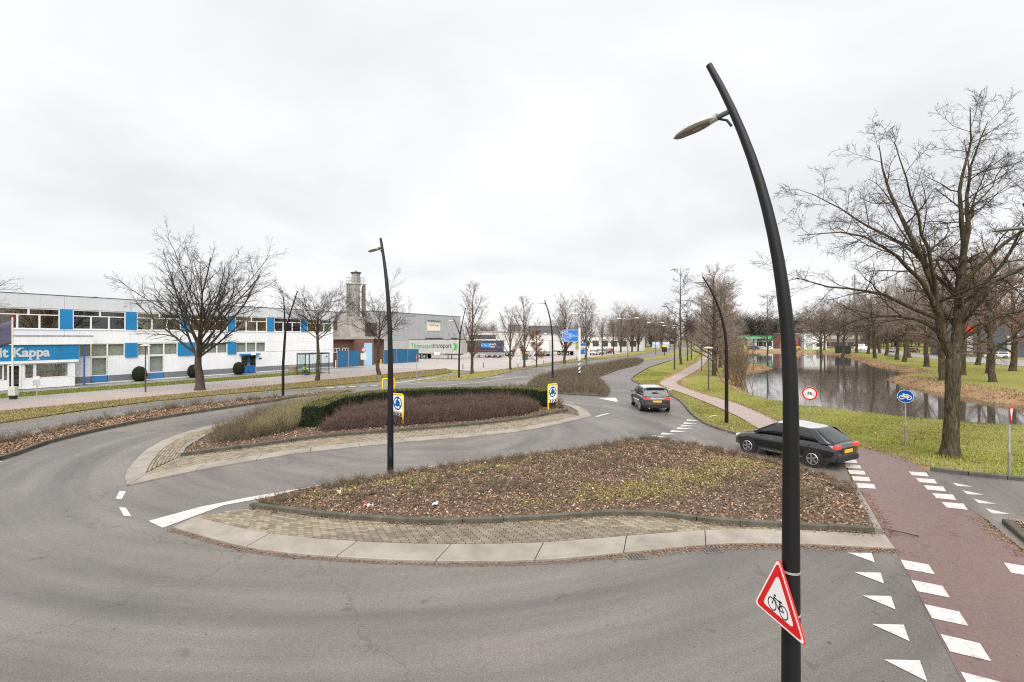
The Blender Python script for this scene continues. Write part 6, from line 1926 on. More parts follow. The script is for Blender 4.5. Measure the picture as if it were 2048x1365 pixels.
# blue double door, lit inside
dr = part('door_canopy', 12.6, 15.2, -0.2, 0.5, 2.36, 2.56, BPANEL2)
part('room_wall', 11.6, 16.0, -3.2, -3.1, 0.05, 2.6, AMBER)
part('ceiling_tube', 13.4, 14.4, -1.9, -1.7, 2.5, 2.56, TUBE)
part('lit_sign', 13.3, 13.9, 0.5, 0.52, 2.40, 2.52, mat('lit_sign', (1.0, 0.97, 0.85), rough=0.5, emit=1.0))
for a in (12.92, 13.93):
    d = MB()
    d.bb(a, a + 0.97, -0.12, -0.04, 0.08, 0.95)
    for x in (a, a + 0.89):
        d.bb(x, x + 0.08, -0.118, -0.042, 0.95, 2.26)
    d.bb(a, a + 0.97, -0.12, -0.04, 2.26, 2.34)
    d = d.build('door', mat('door_blue', (0.012, 0.13, 0.43), rough=0.5), wb)
    MB().plate([(a + 0.08, 0.95), (a + 0.89, 0.95), (a + 0.89, 2.26), (a + 0.08, 2.26)], (0, -0.08, 0), (1, 0, 0), (0, 0, 1), 0.006).build('pane', GLASS, d)
    MB().tube([(a + (0.86 if a < 13.5 else 0.1), 0.0, 0.9), (a + (0.86 if a < 13.5 else 0.1), 0.0, 1.3)], 0.02, 8).build('handle', WHITE, d)
part('door_post', 12.88, 12.915, -0.14, -0.02, 0.08, 2.36, UPVC)
part('door_post', 14.905, 14.93, -0.14, -0.02, 0.08, 2.36, UPVC)
MB().bb(12.1, 12.5, 0.0, 0.03, 1.75, 1.95).build('wall_plaque', BLUES, wb)
MB().bb(1.2, 1.45, 0.0, 0.12, 1.65, 1.8).build('wall_lamp', DARKS, wb)
# entrance wing with the sign
part('wing_canopy', 31.07, TL, 0.0, 1.62, 4.02, 4.80, WPANEL)
part('wing_trim', 31.05, TL, 0.0, 1.66, 4.80, 4.86, TRIM)
part('sign_band', 32.16, TL, 0.0, 1.50, 2.58, 4.015, BPANEL)
part('sign_border', 32.2, TL, 0.0, 1.56, 2.34, 2.575, WPANEL)
MB().tube([(31.74, 1.5, 0), (31.74, 1.5, 4.02)], 0.07, 12).build('blue_column', mat('column_blue', (0.02, 0.10, 0.36), rough=0.5), wb, True)
part('wing_wall', 32.42, TL, -0.0, 1.42, 0.05, 0.92, WPANEL)
part('wing_pier', 32.42, 32.85, 0.0, 1.43, 0.93, 2.33, WPANEL)
part('wing_back', 32.42, TL, 0.02, 0.06, 0.93, 2.33, CREAMW)
part('desk_clutter', 33.2, 34.9, 0.3, 0.7, 0.93, 1.2, BROWNW)
window(32.86, 35.28, 0.94, 2.32, [(0.94, 2.32, [])], 1.36)
window(35.30, 36.02, 0.94, 2.32, [(0.94, 2.32, [])], 1.36)
part('wing_pier', 36.03, 36.22, 0.0, 1.43, 0.93, 2.33, WPANEL)
dd_ = MB()
for a, b, lo, hi in ((36.24, 36.36, 0.1, 2.3), (37.0, 37.12, 0.1, 2.3), (36.36, 37.0, 2.18, 2.3), (36.36, 37.0, 0.1, 0.25)):
    dd_.bb(a, b, 1.44, 1.5, lo, hi)
dd_ = dd_.build('glass_door', UPVC, wb)
MB().plate([(36.36, 0.25), (37.0, 0.25), (37.0, 2.18), (36.36, 2.18)], (0, 1.46, 0), (1, 0, 0), (0, 0, 1), 0.006).build('pane', glass_mat('dark_glass', (0.35, 0.36, 0.36)), dd_)
window(37.3, 40.2, 0.94, 2.32, [(0.94, 2.32, [38.7])], 1.36)
# lettering, bold with slab serifs, mounted on the band
OX, OZ = 34.28, 2.93
SX, UZ = (-1, 0, 0), (0, 0, 1)
def serif(x, z, w_, par):
    MB().plate([(x - w_ / 2, z), (x + w_ / 2, z), (x + w_ / 2, z + 0.075), (x - w_ / 2, z + 0.075)], (OX, 1.503, 0), SX, UZ, 0.03).build('serif', WHITE, par)
lt = text_mesh('Kappa', WHITE, (OX + 2.50, 1.503, OZ - 0.26), SX, UZ, width=2.50, height=1.10, bold=0.035, t=0.03, name='lettering', parent=wb)
for x in (-2.46 + 0.0, ):
    MB().plate([(-0.07, 0.76), (0.22, 0.76), (0.22, 0.84), (-0.07, 0.84)], (OX + 2.5, 1.504, OZ), SX, UZ, 0.03).build('serif', WHITE, lt)
    MB().plate([(-0.07, 0.0), (0.22, 0.0), (0.22, 0.07), (-0.07, 0.07)], (OX + 2.5, 1.504, OZ), SX, UZ, 0.03).build('serif', WHITE, lt)
    MB().plate([(0.42, 0.0), (0.72, 0.0), (0.72, 0.07), (0.42, 0.07)], (OX + 2.5, 1.504, OZ), SX, UZ, 0.03).build('serif', WHITE, lt)
    MB().plate([(0.42, 0.76), (0.70, 0.76), (0.70, 0.84), (0.42, 0.84)], (OX + 2.5, 1.504, OZ), SX, UZ, 0.03).build('serif', WHITE, lt)
for x in (1.0, 1.52):
    MB().plate([(x, -0.26), (x + 0.30, -0.26), (x + 0.30, -0.19), (x, -0.19)], (OX + 2.5, 1.504, OZ), SX, UZ, 0.03).build('serif', WHITE, lt)
text_mesh('Smurfit', WHITE, (37.05 + 3.1, 1.503, OZ), SX, UZ, width=3.1, height=0.88, bold=0.035, t=0.03, name='lettering', parent=wb)
MB().lathe([(0.05, 0), (0.09, 0.05), (0.09, 0.09)], 12, (33.7, 1.75, 3.86)).build('spot_lamp', DARKS, wb, True)
sl = bpy.data.lights.new('spot_lamp_light', 'SPOT'); sl.energy = 25; sl.color = (0.75, 0.92, 1.0); sl.spot_size = R(95); sl.spot_blend = 0.8
slo = bpy.data.objects.new('spot_lamp_light', sl); COL.objects.link(slo); slo.parent = wb; slo.location = (33.7, 1.72, 3.93); slo.rotation_euler = (R(-18), 0, 0)

# clipped round bushes before the front
TOPI = tint_mat('topiary_leaves', [(0.0, (0.006, 0.010, 0.005)), (0.6, (0.016, 0.026, 0.012)), (1.0, (0.045, 0.055, 0.026))], 0.8)
for k, (x, y, s) in enumerate([(-39.75, 51.6, 0.98), (-37.0, 56.2, 0.93), (-34.3, 60.7, 0.98)]):
    t = thing('clipped_bush', 'dark clipped egg shaped bush by the white wall, %s from the left' % ORD[k], 'bush', (x, y, 0.0), 0, 'egg shaped bushes by the wall')
    prof = [(0.25, 0.0), (0.52, 0.2), (0.66, 0.6), (0.64, 1.0), (0.5, 1.35), (0.28, 1.55), (0.04, 1.62)]
    mb = MB().lathe([(a * s, b * s) for a, b in prof], 20)
    mb.build('bush_body', MATS['hedge_inner'], t, True)
    pp, _ = surf_pts(mb.v, mb.f, 2600, 0)
    pp += rng.normal(size=pp.shape) * 0.02
    obj('foliage', leaves(pp, rng.uniform(0.05, 0.10, len(pp)), np.clip(rng.normal(0.45, 0.25, len(pp)), 0, 1), 'foliage', TOPI, 0.1), t)['kind'] = 'stuff'

# brown brick plant house right of it
BRK = brick_mat('brown_brick', (0.17, 0.085, 0.06), (0.13, 0.062, 0.045), (0.12, 0.095, 0.08), 4.0)
CONCR = mat('plant_concrete', (0.42, 0.40, 0.37), (0.31, 0.295, 0.27), scale=0.7, rough=0.9)
ph = thing('brick_plant_house', 'low brown brick plant house with a pale blue roller door', 'building', (FB[0], FB[1], 0), FTH)
def pp_(name, x0, x1, y0, y1, z0, z1, m):
    return part(name, x0, x1, y0, y1, z0, z1, m, ph)
pp_('brick_wall', -4.9, -0.05, -9, -1.2, 0, 4.35, BRK)
pp_('portal', -7.3, -4.9, -9, 1.4, 0, 4.30, BRK)
pp_('roller_door', -6.9, -5.15, 1.38, 1.45, 0.05, 3.75, mat('pale_blue_door', (0.32, 0.56, 0.74), (0.29, 0.52, 0.70), scale=0.6, rough=0.6))
pp_('brick_wall', -13.0, -7.31, -9, -1.6, 0, 4.35, BRK)
pp_('concrete_fascia', -13.1, -0.04, -9.2, -0.5, 4.36, 4.75, CONCR)
for a in (-1.7, -3.5):
    window(a - 0.62, a + 0.62, 2.2, 2.95, [(2.2, 2.95, [a])], -1.16, ph)
    pp_('blind', a - 0.6, a + 0.6, -1.19, -1.18, 2.22, 2.93, DARKW)
pp_('upper_wall', -6.4, -0.05, -9, -3.5, 4.76, 8.35, CONCR)
pp_('louvre', -3.9, -0.4, -3.52, -3.42, 5.9, 7.4, mat('louvre_brown', (0.10, 0.065, 0.05), rough=0.8))
pp_('pipe', -4.4, -0.4, -3.3, -3.2, 5.2, 5.32, GALV)
pp_('upper_wall', -13.0, -9.4, -9, -3.0, 4.76, 6.2, CONCR)
pp_('louvre', -12.7, -9.7, -3.02, -2.94, 4.9, 7.3, mat('louvre_brown', (0.10, 0.065, 0.05)))
pp_('upper_wall', -13.0, -9.4, -9, -3.03, 6.2, 8.4, CONCR)
tw = thing('concrete_tower', 'tall stained concrete silo tower with railed top', 'tower', (FB[0], FB[1], 0), FTH)
def tp(name, x0, x1, y0, y1, z0, z1, m):
    return part(name, x0, x1, y0, y1, z0, z1, m, tw)
STAIN = mat('stained_concrete', (0.36, 0.34, 0.31), (0.16, 0.15, 0.14), scale=0.55, rough=0.95, bstr=0.2, bscale=8)
_n = STAIN.node_tree
_mp = _n.nodes.new('ShaderNodeMapping'); _mp.inputs['Scale'].default_value = (2.2, 2.2, 0.12)
for l_ in list(_n.links):
    if l_.to_node.type == 'TEX_NOISE' and l_.to_socket.name == 'Vector' and l_.to_node.inputs['Scale'].default_value < 1:
        _n.links.new(l_.from_socket, _mp.inputs[0]); _n.links.new(_mp.outputs[0], l_.to_socket)
TX0, TX1, TY0, TY1 = -10.1, -7.9, -5.6, -3.2
mb = MB(); mb.bb(TX0, TX1, TY0, TY1, 4.76, 14.0)
for j in range(5):
    x = TX0 + 0.2 + j * (TX1 - TX0 - 0.4) / 4
    mb.bb(x - 0.14, x + 0.14, TY1 - 0.05, TY1 + 0.10, 4.76, 13.7)
    y = TY0 + 0.2 + j * (TY1 - TY0 - 0.4) / 4
    mb.bb(TX1 - 0.05, TX1 + 0.10, y - 0.14, y + 0.14, 4.76, 13.7)
mb.build('shaft', STAIN, tw)
tp('deck', TX0 - 0.12, TX1 + 0.14, TY0 - 0.12, TY1 + 0.14, 14.0, 14.18, CONCR)
tp('stair_head', -9.5, -8.5, -5.0, -3.9, 14.18, 16.0, STAIN)
tp('stair_roof', -9.62, -8.38, -5.12, -3.78, 16.0, 16.25, DARKS)
MB().lathe([(0.1, 0), (0.08, 0.3), (0.02, 0.32)], 8, (-9.0, -4.4, 16.25)).build('vent', DARKS, tw)
rl = MB()
cn = [(TX0, TY0), (TX1, TY0), (TX1, TY1), (TX0, TY1)]
for i in range(4):
    a, b = cn[i], cn[(i + 1) % 4]
    for z in (14.7, 15.25):
        rl.tube([(a[0], a[1], z), (b[0], b[1], z)], 0.03, 6)
    for j in range(4):
        u = j / 4
        x, y = a[0] + (b[0] - a[0]) * u, a[1] + (b[1] - a[1]) * u
        rl.tube([(x, y, 14.15), (x, y, 15.27)], 0.03, 6)
rl.build('railing', GALV, tw)
MB().tube([(-8.7, TY1 + 0.25, 4.8), (-8.7, TY1 + 0.25, 13.2), (-8.8, TY1 + 0.22, 13.7), (-9.1, TY1 + 0.16, 13.85)], 0.12, 10).build('white_pipe', WHITE, tw, True)
tp('concrete_base', -9.35, -6.42, -4.4, -2.6, 4.76, 8.2, CONCR)

# grey hall with the company board
gh = thing('grey_hall', 'large pale grey metal hall with a cream company board', 'building', (-14.5, 135.7, 0), FTH)
HALL = streak_mat('hall_cladding', (0.35, 0.355, 0.37), (0.26, 0.265, 0.27), 0.6)
def hp2(name, x0, x1, y0, y1, z0, z1, m, par=gh):
    return part(name, x0, x1, y0, y1, z0, z1, m, par)
hp2('hall_body', 0, 34, -30, -0.02, 0, 10.4, HALL)
for k in range(17):
    hp2('cladding_panel', k * 2.0 + 0.012, k * 2.0 + 1.988, -0.02, 0.05, 4.0, 10.35, HALL)
    hp2('cladding_panel', k * 2.0 + 0.012, k * 2.0 + 1.988, -0.02, 0.02, 0.3, 3.96, mat('hall_lower', (0.42, 0.42, 0.41), (0.37, 0.37, 0.36), scale=0.2, rough=0.6))
hp2('roof_trim', -0.05, 34.1, -30, 0.12, 10.4, 10.55, mat('hall_trim', (0.22, 0.23, 0.25), rough=0.6))
bd = hp2('company_board', 9.6, 14.9, 0.05, 0.16, 6.35, 8.5, mat('cream_board', (0.72, 0.68, 0.55), (0.66, 0.62, 0.50), scale=1, rough=0.5))
text_mesh('Smurfit Kappa', mat('board_brown', (0.34, 0.25, 0.14), rough=0.6), (14.4, 0.163, 7.4), (-1, 0, 0), (0, 0, 1), width=4.3, height=0.72, bold=0.02, t=0.01, name='lettering', parent=bd)
for j in range(5):
    hp2('board_lamp', 9.9 + j * 1.1, 10.2 + j * 1.1, 0.1, 0.85, 8.8, 8.98, DARKS)
for a, b in ((8.8, 12.0), (12.4, 15.6), (1.8, 4.5)):
    hp2('dock_door', a, b, 0.02, 0.08, 0.3, 4.3, mat('dock_dark', (0.10, 0.105, 0.11), rough=0.7))
    hp2('dock_awning', a - 0.1, b + 0.1, 0.05, 0.6, 4.32, 4.5, DARKS)
for a in (5.3, 2.9):
    hp2('flood_lamp', a, a + 0.5, 0.05, 0.5, 5.7, 5.95, LAMPG)

# blue steel fence panels around the plant
SITEB = mat('site_fence_blue', (0.018, 0.115, 0.24), (0.014, 0.095, 0.20), scale=0.6, rough=0.55)
def fence_run(a, b, h, label, n):
    a, b = np.array(a), np.array(b)
    d = b - a; ln = np.linalg.norm(d)
    t = thing('site_fence', label, 'fence', (a[0], a[1], 0), math.atan2(d[1], d[0]), 'blue steel site fences')
    for k in range(n):
        x0, x1 = ln * k / n + 0.03, ln * (k + 1) / n - 0.03
        mb = MB(); mb.bb(x0, x1, -0.02, 0.02, 0.08, h)
        m_ = int((x1 - x0) / 0.3)
        for j in range(m_):
            mb.bb(x0 + 0.05 + j * 0.3, x0 + 0.2 + j * 0.3, -0.035, 0.035, 0.10, h - 0.02)
        mb.build('fence_panel', SITEB, t)
        MB().bb(ln * k / n - 0.03, ln * k / n + 0.03, -0.04, 0.04, 0, h + 0.05).build('fence_post', GALV, t)
    return t
fence_run((-27.3, 75.5), (-24.6, 77.9), 2.55, 'blue steel gate fence beside the white building', 2)
fence_run((-22.2, 83.8), (-17.7, 91.6), 2.45, 'long blue steel fence right of the pale blue door', 3)
fence_run((-17.7, 91.6), (-24, 94), 2.45, 'blue fence panel behind the long blue run', 2)

# low halls further back
def hall(name, label, loc, rz, L_, D_, H_, m, feats=()):
    t = thing(name, label, 'building', loc, rz)
    MB().bb(0, L_, 0, D_, 0, H_).build('wall', m, t)
    MB().bb(-0.15, L_ + 0.15, -0.15, D_ + 0.15, H_, H_ + 0.25).build('roof', mat('flat_roof', (0.30, 0.30, 0.30), rough=0.8), t)
    for nm, x0, x1, z0, z1, mm in feats:
        MB().bb(x0, x1, -0.06, 0.04, z0, z1).build(nm, mm, t)
    return t
BEIGE = mat('beige_cladding', (0.50, 0.48, 0.43), (0.44, 0.42, 0.38), scale=0.2, rough=0.7)
WINB = mat('dim_window', (0.05, 0.055, 0.06), rough=0.25)
hall('low_hall', 'low beige hall right of the grey hall', (-13.3, 142, 0), 0.05, 17, 20, 6.2, BEIGE, [('window', 1.0, 8.5, 3.6, 5.4, WINB)])
hall('low_hall', 'long pale hall behind the white trailers', (4.5, 148, 0), 0.05, 14, 20, 5.5, mat('pale_hall', (0.52, 0.50, 0.46), (0.46, 0.44, 0.41), scale=0.2), [('dock_door', 2 + 3.4 * k, 4.4 + 3.4 * k, 0.3, 3.8, mat('dock_pale', (0.35, 0.34, 0.32))) for k in range(4)])
hall('dark_hall', 'dark grey flat roofed hall behind the rusty tree', (6.6, 170, 0), 0.02, 9.5, 16, 8.6, mat('dark_cladding', (0.115, 0.115, 0.125), (0.09, 0.09, 0.10), scale=0.2, rough=0.7), [('tall_window', 4.6, 5.6, 0.8, 6.2, CREAMW), ('tall_window', 6.3, 6.9, 0.8, 6.2, GALV)])
hall('dark_hall', 'dark grey stair block behind the vase shaped tree', (-1.0, 170, 0), 0.02, 4.0, 8, 9.0, MATS['dark_cladding'], [('door', 1.2, 2.4, 0, 2.4, WINB)])
hall('far_white_hall', 'far white flat hall between the dark trees left of the road', (24, 172, 0), -0.3, 22, 14, 5.0, mat('far_white', (0.62, 0.62, 0.60), rough=0.7), [('window', 1.5 + 3.2 * k, 3.6 + 3.2 * k, 1.5, 3.5, WINB) for k in range(6)])
hall('far_dark_hall', 'far dark hall beside the road under the bare trees', (42, 222, 0), -0.35, 18, 14, 6.0, MATS['dark_cladding'], [('window', 1.5 + 4 * k, 4 + 4 * k, 1.5, 3.4, WINB) for k in range(4)])
hall('far_white_hall', 'far white office at the end of the road', (62, 262, 0), -0.35, 26, 14, 6.5, MATS['far_white'], [('window', 1.5 + 3.4 * k, 3.9 + 3.4 * k, 1.2, 2.8, WINB) for k in range(7)] + [('window', 1.5 + 3.4 * k, 3.9 + 3.4 * k, 4.0, 5.6, WINB) for k in range(7)])

# filling station across the pond
fs = thing('filling_station', 'small filling station with a green canopy across the pond', 'building', (87, 186, 0), -0.12)
GRN = mat('station_green', (0.02, 0.30, 0.10), (0.018, 0.27, 0.09), scale=1, rough=0.4)
MB().bb(0, 12.5, 0, 7, 4.4, 5.3).build('canopy', GRN, fs)
MB().bb(-0.1, 12.6, -0.1, 7.1, 4.3, 4.45).build('canopy_soffit', mat('soffit', (0.7, 0.72, 0.68), rough=0.6), fs)
for x in (2.0, 7.5, 11.5):
    MB().bb(x - 0.2, x + 0.2, 2.8, 3.2, 0, 4.3).build('canopy_column', WHITE, fs)
for x in (3.6, 5.4):
    MB().bb(x - 0.35, x + 0.35, 2.7, 3.3, 0.1, 1.7).build('fuel_pump', mat('pump_yellow', (0.75, 0.55, 0.05), rough=0.5), fs)
MB().bb(8, 15.5, 7.2, 13, 0, 4.2).build('shop', mat('shop_white', (0.68, 0.68, 0.66), rough=0.6), fs)
for k in range(4):
    MB().bb(8.4 + k * 1.75, 9.9 + k * 1.75, 7.15, 7.22, 1.2, 3.0).build('shop_window', WINB, fs)
MB().bb(8, 15.5, 7.0, 7.3, 3.4, 4.2).build('shop_fascia', GRN, fs)
MB().bb(6.55, 7.35, 1.6, 1.9, 0.0, 5.0).build('price_totem', mat('totem_pale', (0.60, 0.72, 0.62), rough=0.5), fs)
MB().bb(6.55, 7.35, 1.55, 1.6, 0.3, 1.5).build('totem_panel', BLUES, fs)
hall('brick_house', 'red brick building right of the foreground pole across the pond', (108.5, 196, 0), -0.2, 7, 8, 6.0, mat('red_brick_far', (0.26, 0.11, 0.085), (0.21, 0.09, 0.07), scale=0.5), [('window', 1.0, 2.4, 3.4, 4.8, WINB), ('window', 4.0, 5.4, 3.4, 4.8, WINB)])
hall('white_shed', 'white gabled shed beside the red brick building', (116, 192, 0), -0.2, 8, 8, 6.2, MATS['far_white'], [('door', 1.0, 3.0, 0, 2.4, GALV), ('window', 4.4, 6.6, 1.0, 2.4, WINB)])
hall('far_brick_terrace', 'far brick office with pale window bands behind the park', (128, 206, 0), -0.2, 26, 10, 6.4, mat('terrace_brick', (0.19, 0.13, 0.11), rough=0.8), [('window', 1 + 3.1 * k, 3.4 + 3.1 * k, 1.0, 2.6, WINB) for k in range(8)] + [('window', 1 + 3.1 * k, 3.4 + 3.1 * k, 4.0, 5.4, GALV) for k in range(8)])
hall('dark_blue_hall', 'dark blue grey hall behind the parked cars at the right border', (108, 122, 0), -0.62, 48, 20, 9.8, mat('slate_cladding', (0.075, 0.085, 0.10), (0.06, 0.068, 0.08), scale=0.15, rough=0.6), [('tall_window', 5.0, 6.0, 0.5, 5.0, GALV), ('tall_window', 12.0, 13.0, 0.5, 5.0, GALV), ('canopy', 15, 26, 3.4, 4.0, DARKS), ('company_board', 3.0, 6.5, 6.2, 7.4, REDS)])

# ================================================================== VEHICLES
CHROME = mat('chrome', (0.65, 0.65, 0.66), rough=0.18, metal=0.9)
LAMPR = mat('tail_light', (0.55, 0.02, 0.02), (0.48, 0.015, 0.015), rough=0.2, emit=0.55)
LAMPW = mat('head_light', (0.75, 0.76, 0.78), rough=0.1)
CARGL = mat('car_glass', (0.022, 0.026, 0.028), rough=0.04, spec=0.7)
PLATEY = mat('number_plate', (0.80, 0.42, 0.02), rough=0.5)
SILV = mat('alloy', (0.45, 0.45, 0.46), rough=0.35, metal=0.7)
def paint(name, c):
    return mat(name, c, tuple(x * 0.95 for x in c), scale=1, rough=0.16, spec=0.6, coat=1.0)

def loft(rings, name, m, parent, smooth=True, sub=1, angle=35, cap=True):
    """rings: list of lists of (x, y, z); symmetric closed sections"""
    k = len(rings[0])
    V = [p for r_ in rings for p in r_]
    F = [(i * k + j, i * k + (j + 1) % k, (i + 1) * k + (j + 1) % k, (i + 1) * k + j) for i in range(len(rings) - 1) for j in range(k)]
    if cap:
        F += [tuple(range(k)), tuple(reversed(range((len(rings) - 1) * k, len(rings) * k)))]
    mb = MB().add(V, F)
    me = mb.mesh(name, m)
    b = bmesh.new(); b.from_mesh(me); bmesh.ops.recalc_face_normals(b, faces=b.faces); b.to_mesh(me); b.free()
    me.polygons.foreach_set('use_smooth', np.ones(len(me.polygons), dtype=bool))
    o = obj(name, me, parent)
    if sub:
        s_ = o.modifiers.new('sub', 'SUBSURF'); s_.levels = sub; s_.render_levels = sub
    return o

def car(label, loc, head, pm, kind='hatch', LL=4.3, WW=1.8, HH=1.46, group=None, name='car', detail=True, cat='car', roofm=None):
    """x forward, y left"""
    t = thing(name, label, cat, loc, head, group)
    hl, hw = LL / 2, WW / 2
    belt = HH * 0.63
    suv = kind == 'suv'
    gc = 0.22 if suv else 0.17
    # lower body: x, bottom, top, half width factor
    st = [(-hl, 0.42, belt * 0.86, 0.80), (-hl + 0.05, 0.30, belt * 0.98, 0.90), (-hl + 0.35, gc + 0.02, belt * 1.03, 0.98), (-hl * 0.5, gc, belt * 1.03, 1.0), (0, gc, belt * 1.01, 1.0), (hl * 0.36, gc, belt * 0.99, 1.0),
          (hl * 0.56, gc, belt * 0.95, 0.985), (hl * 0.80, gc + 0.02, belt * 0.86, 0.95), (hl - 0.12, 0.26, belt * 0.74, 0.86), (hl, 0.36, belt * 0.60, 0.72)]
    rings = []
    for x, zb, zt, f_ in st:
        w_ = hw * f_
        zm = (zb + zt) / 2
        half = [(w_ * 0.80, zb), (w_ * 0.955, zb + 0.06), (w_ * 0.99, zm * 0.9 + zb * 0.1), (w_, zm + 0.06), (w_ * 0.975, zt - 0.12), (w_ * 0.93, zt - 0.03), (w_ * 0.78, zt + 0.005)]
        ring = [(x, y, z) for y, z in half] + [(x, 0, zt + 0.02)] + [(x, -y, z) for y, z in half[::-1]] + [(x, 0, zb)]
        rings.append(ring)
    body = loft(rings, 'body', pm, t)
    # cabin
    if kind == 'van':
        cab = [(-hl + 0.04, 0.93, 0.0), (-hl + 0.10, 0.90, 1.0), (hl * 0.20, 0.88, 1.0), (hl * 0.60, 0.86, 0.0)]
    elif suv:
        cab = [(-hl + 0.12, 0.92, 0.0), (-hl + 0.50, 0.80, 0.97), (-0.15, 0.79, 1.0), (hl * 0.14, 0.78, 0.97), (hl * 0.52, 0.86, 0.0)]
    elif kind == 'estate':
        cab = [(-hl + 0.10, 0.92, 0.0), (-hl + 0.42, 0.80, 0.95), (-0.2, 0.79, 1.0), (hl * 0.10, 0.78, 0.97), (hl * 0.52, 0.86, 0.0)]
    else:
        cab = [(-hl + 0.14, 0.90, 0.0), (-hl + 0.86, 0.76, 0.90), (-0.10, 0.77, 1.0), (hl * 0.12, 0.76, 0.96), (hl * 0.58, 0.86, 0.0)]
    zr = HH - belt
    cr = []
    for x, f_, u in cab:
        z = belt + (zr - 0.03) * u
        w_ = hw * f_
        cr.append((x, w_, z))
    n = len(cr)
    V = []
    for x, w_, z in cr:
        wl = hw * 0.925
        V += [(x, w_ if z > belt + 0.05 else wl, z), (x, -(w_ if z > belt + 0.05 else wl), z)]
    # rounded glass house, painted roof and pillars laid over it
    wl = hw * 0.925
    def sect(x, w_, z, k_):
        zb0 = belt - 0.03
        if z <= belt + 0.05:
            half = [(wl, zb0), (wl * 0.99, zb0 + 0.012), (wl * 0.97, zb0 + 0.02), (wl * 0.8, zb0 + 0.03), (wl * 0.4, zb0 + 0.035)]
        else:
            m1 = wl + (w_ - wl) * 0.5
            half = [(wl, zb0), (m1 + 0.012, zb0 + (z - zb0) * 0.5), (w_ + 0.004, z - 0.075), (w_ * 0.9, z - 0.012), (w_ * 0.5, z + 0.012)]
        return [(x, y, q) for y, q in half] + [(x, 0, half[-1][1] + 0.008)] + [(x, -y, q) for y, q in half[::-1]] + [(x, 0, zb0 - 0.05)]
    secs = [sect(x, w_, z, 0) for x, w_, z in cr]
    # extra sections keep the screens taut
    dense = []
    for i in range(len(secs) - 1):
        dense.append(secs[i])
        for u in (0.33, 0.67):
            dense.append([tuple(p + (q - p) * u for p, q in zip(A_, B_)) for A_, B_ in zip(secs[i], secs[i + 1])])
    dense.append(secs[-1])
    gh_ = loft(dense, 'windows', CARGL, t, sub=2)
    i0, i1 = 3, len(dense) - 4
    rr = []
    for i in range(i0 - (0 if kind == 'van' else 0), i1 + 1):
        r_ = dense[i]
        x = r_[0][0] + (-0.06 if i == i0 else 0.03 if i == i1 else 0)
        pts_ = r_[2:9]
        rr.append([(x, y * 1.01, z + 0.012) for _, y, z in pts_] + [(x, 0, pts_[0][2] - 0.03)])
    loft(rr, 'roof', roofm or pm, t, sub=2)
    def pillar(A_, B_, wd, nm='pillar'):
        A_, B_ = Vector(A_), Vector(B_)
        for s in (1, -1):
            a_, b_ = Vector((A_.x, A_.y * s, A_.z)), Vector((B_.x, B_.y * s, B_.z))
            mid = (a_ + b_) / 2 + Vector((0, s * 0.012, 0))
            V_ = []
            for p in (a_, mid, b_):
                for dx__, dy__ in ((-wd / 2, 0.0), (wd / 2, 0.0), (wd / 2, -0.03), (-wd / 2, -0.03)):
                    V_.append((p.x + dx__, p.y + s * (dy__ + 0.016), p.z))
            F_ = [(0, 1, 2, 3), (8, 11, 10, 9)]
            for k_ in (0, 4):
                F_ += [(k_ + j, k_ + 4 + j, k_ + 4 + (j + 1) % 4, k_ + (j + 1) % 4) for j in range(4)]
            MB().add(V_, F_).build(nm, pm, t, bevel=0.006)
    def edge_pt(i, j):
        return dense[i][j]
    mid_i = len(dense) // 2
    x_b = -0.15
    wr_ = cr[2][1] if len(cr) > 4 else cr[1][1]
    zr_ = (cr[2][2] if len(cr) > 4 else cr[1][2])
    pillar((cr[-1][0] - 0.06, wl, belt - 0.02), (cr[-2][0], cr[-2][1], cr[-2][2] - 0.05), 0.06)
    pillar((x_b, wl, belt - 0.02), (x_b - 0.04, wr_, zr_ - 0.05), 0.08)
    pillar((cr[0][0] + 0.26 if kind == 'hatch' else cr[0][0] + 0.16, wl, belt - 0.02), (cr[1][0] + 0.04, cr[1][1], cr[1][2] - 0.05), 0.30 if kind in ('hatch',) else 0.14)
    if kind == 'van':
        MB().bb(-hl + 0.12, hl * 0.12, -hw * 0.915, hw * 0.915, belt - 0.06, HH - 0.16).build('cargo_box', pm, t, bevel=0.06)
    # wheels
    rw = 0.345 if suv else 0.315
    wm_ = MB()
    tyre = MB().lathe([(rw * 0.66, -0.10), (rw * 0.94, -0.105), (rw, -0.07), (rw, 0.07), (rw * 0.94, 0.105), (rw * 0.66, 0.10)], 24)
    tyre_me = tyre.mesh('wheel', RUBBER, True)
    rim = MB().lathe([(rw * 0.66, 0.0), (rw * 0.66, 0.085), (rw * 0.60, 0.10), (rw * 0.56, 0.07), (rw * 0.2, 0.06), (0.03, 0.075)], 24)
    for k in range(5):
        a = 2 * math.pi * k / 5
        rim.box((math.cos(a) * rw * 0.36, math.sin(a) * rw * 0.36, 0.085), (rw * 0.55, 0.055, 0.02), a)
    rim_me = rim.mesh('rim', SILV, True)
    arch = MB().lathe([(rw * 1.13, -0.12), (rw * 1.13, 0.0), (rw * 0.9, 0.0)], 24).mesh('wheel_arch', RUBBER)
    for sx_ in (-1, 1):
        for sy in (-1, 1):
            x = sx_ * LL * 0.305 - (0.02 if sx_ < 0 else -0.03)
            rot = (R(90) * -sy, 0, 0)
            obj('wheel_arch', arch, t, (x, sy * (hw * 0.998), rw + 0.02), rot)
            wo = obj('wheel', tyre_me, t, (x, sy * (hw - 0.088), rw), rot)
            obj('rim', rim_me, wo, (0, 0, 0.022))
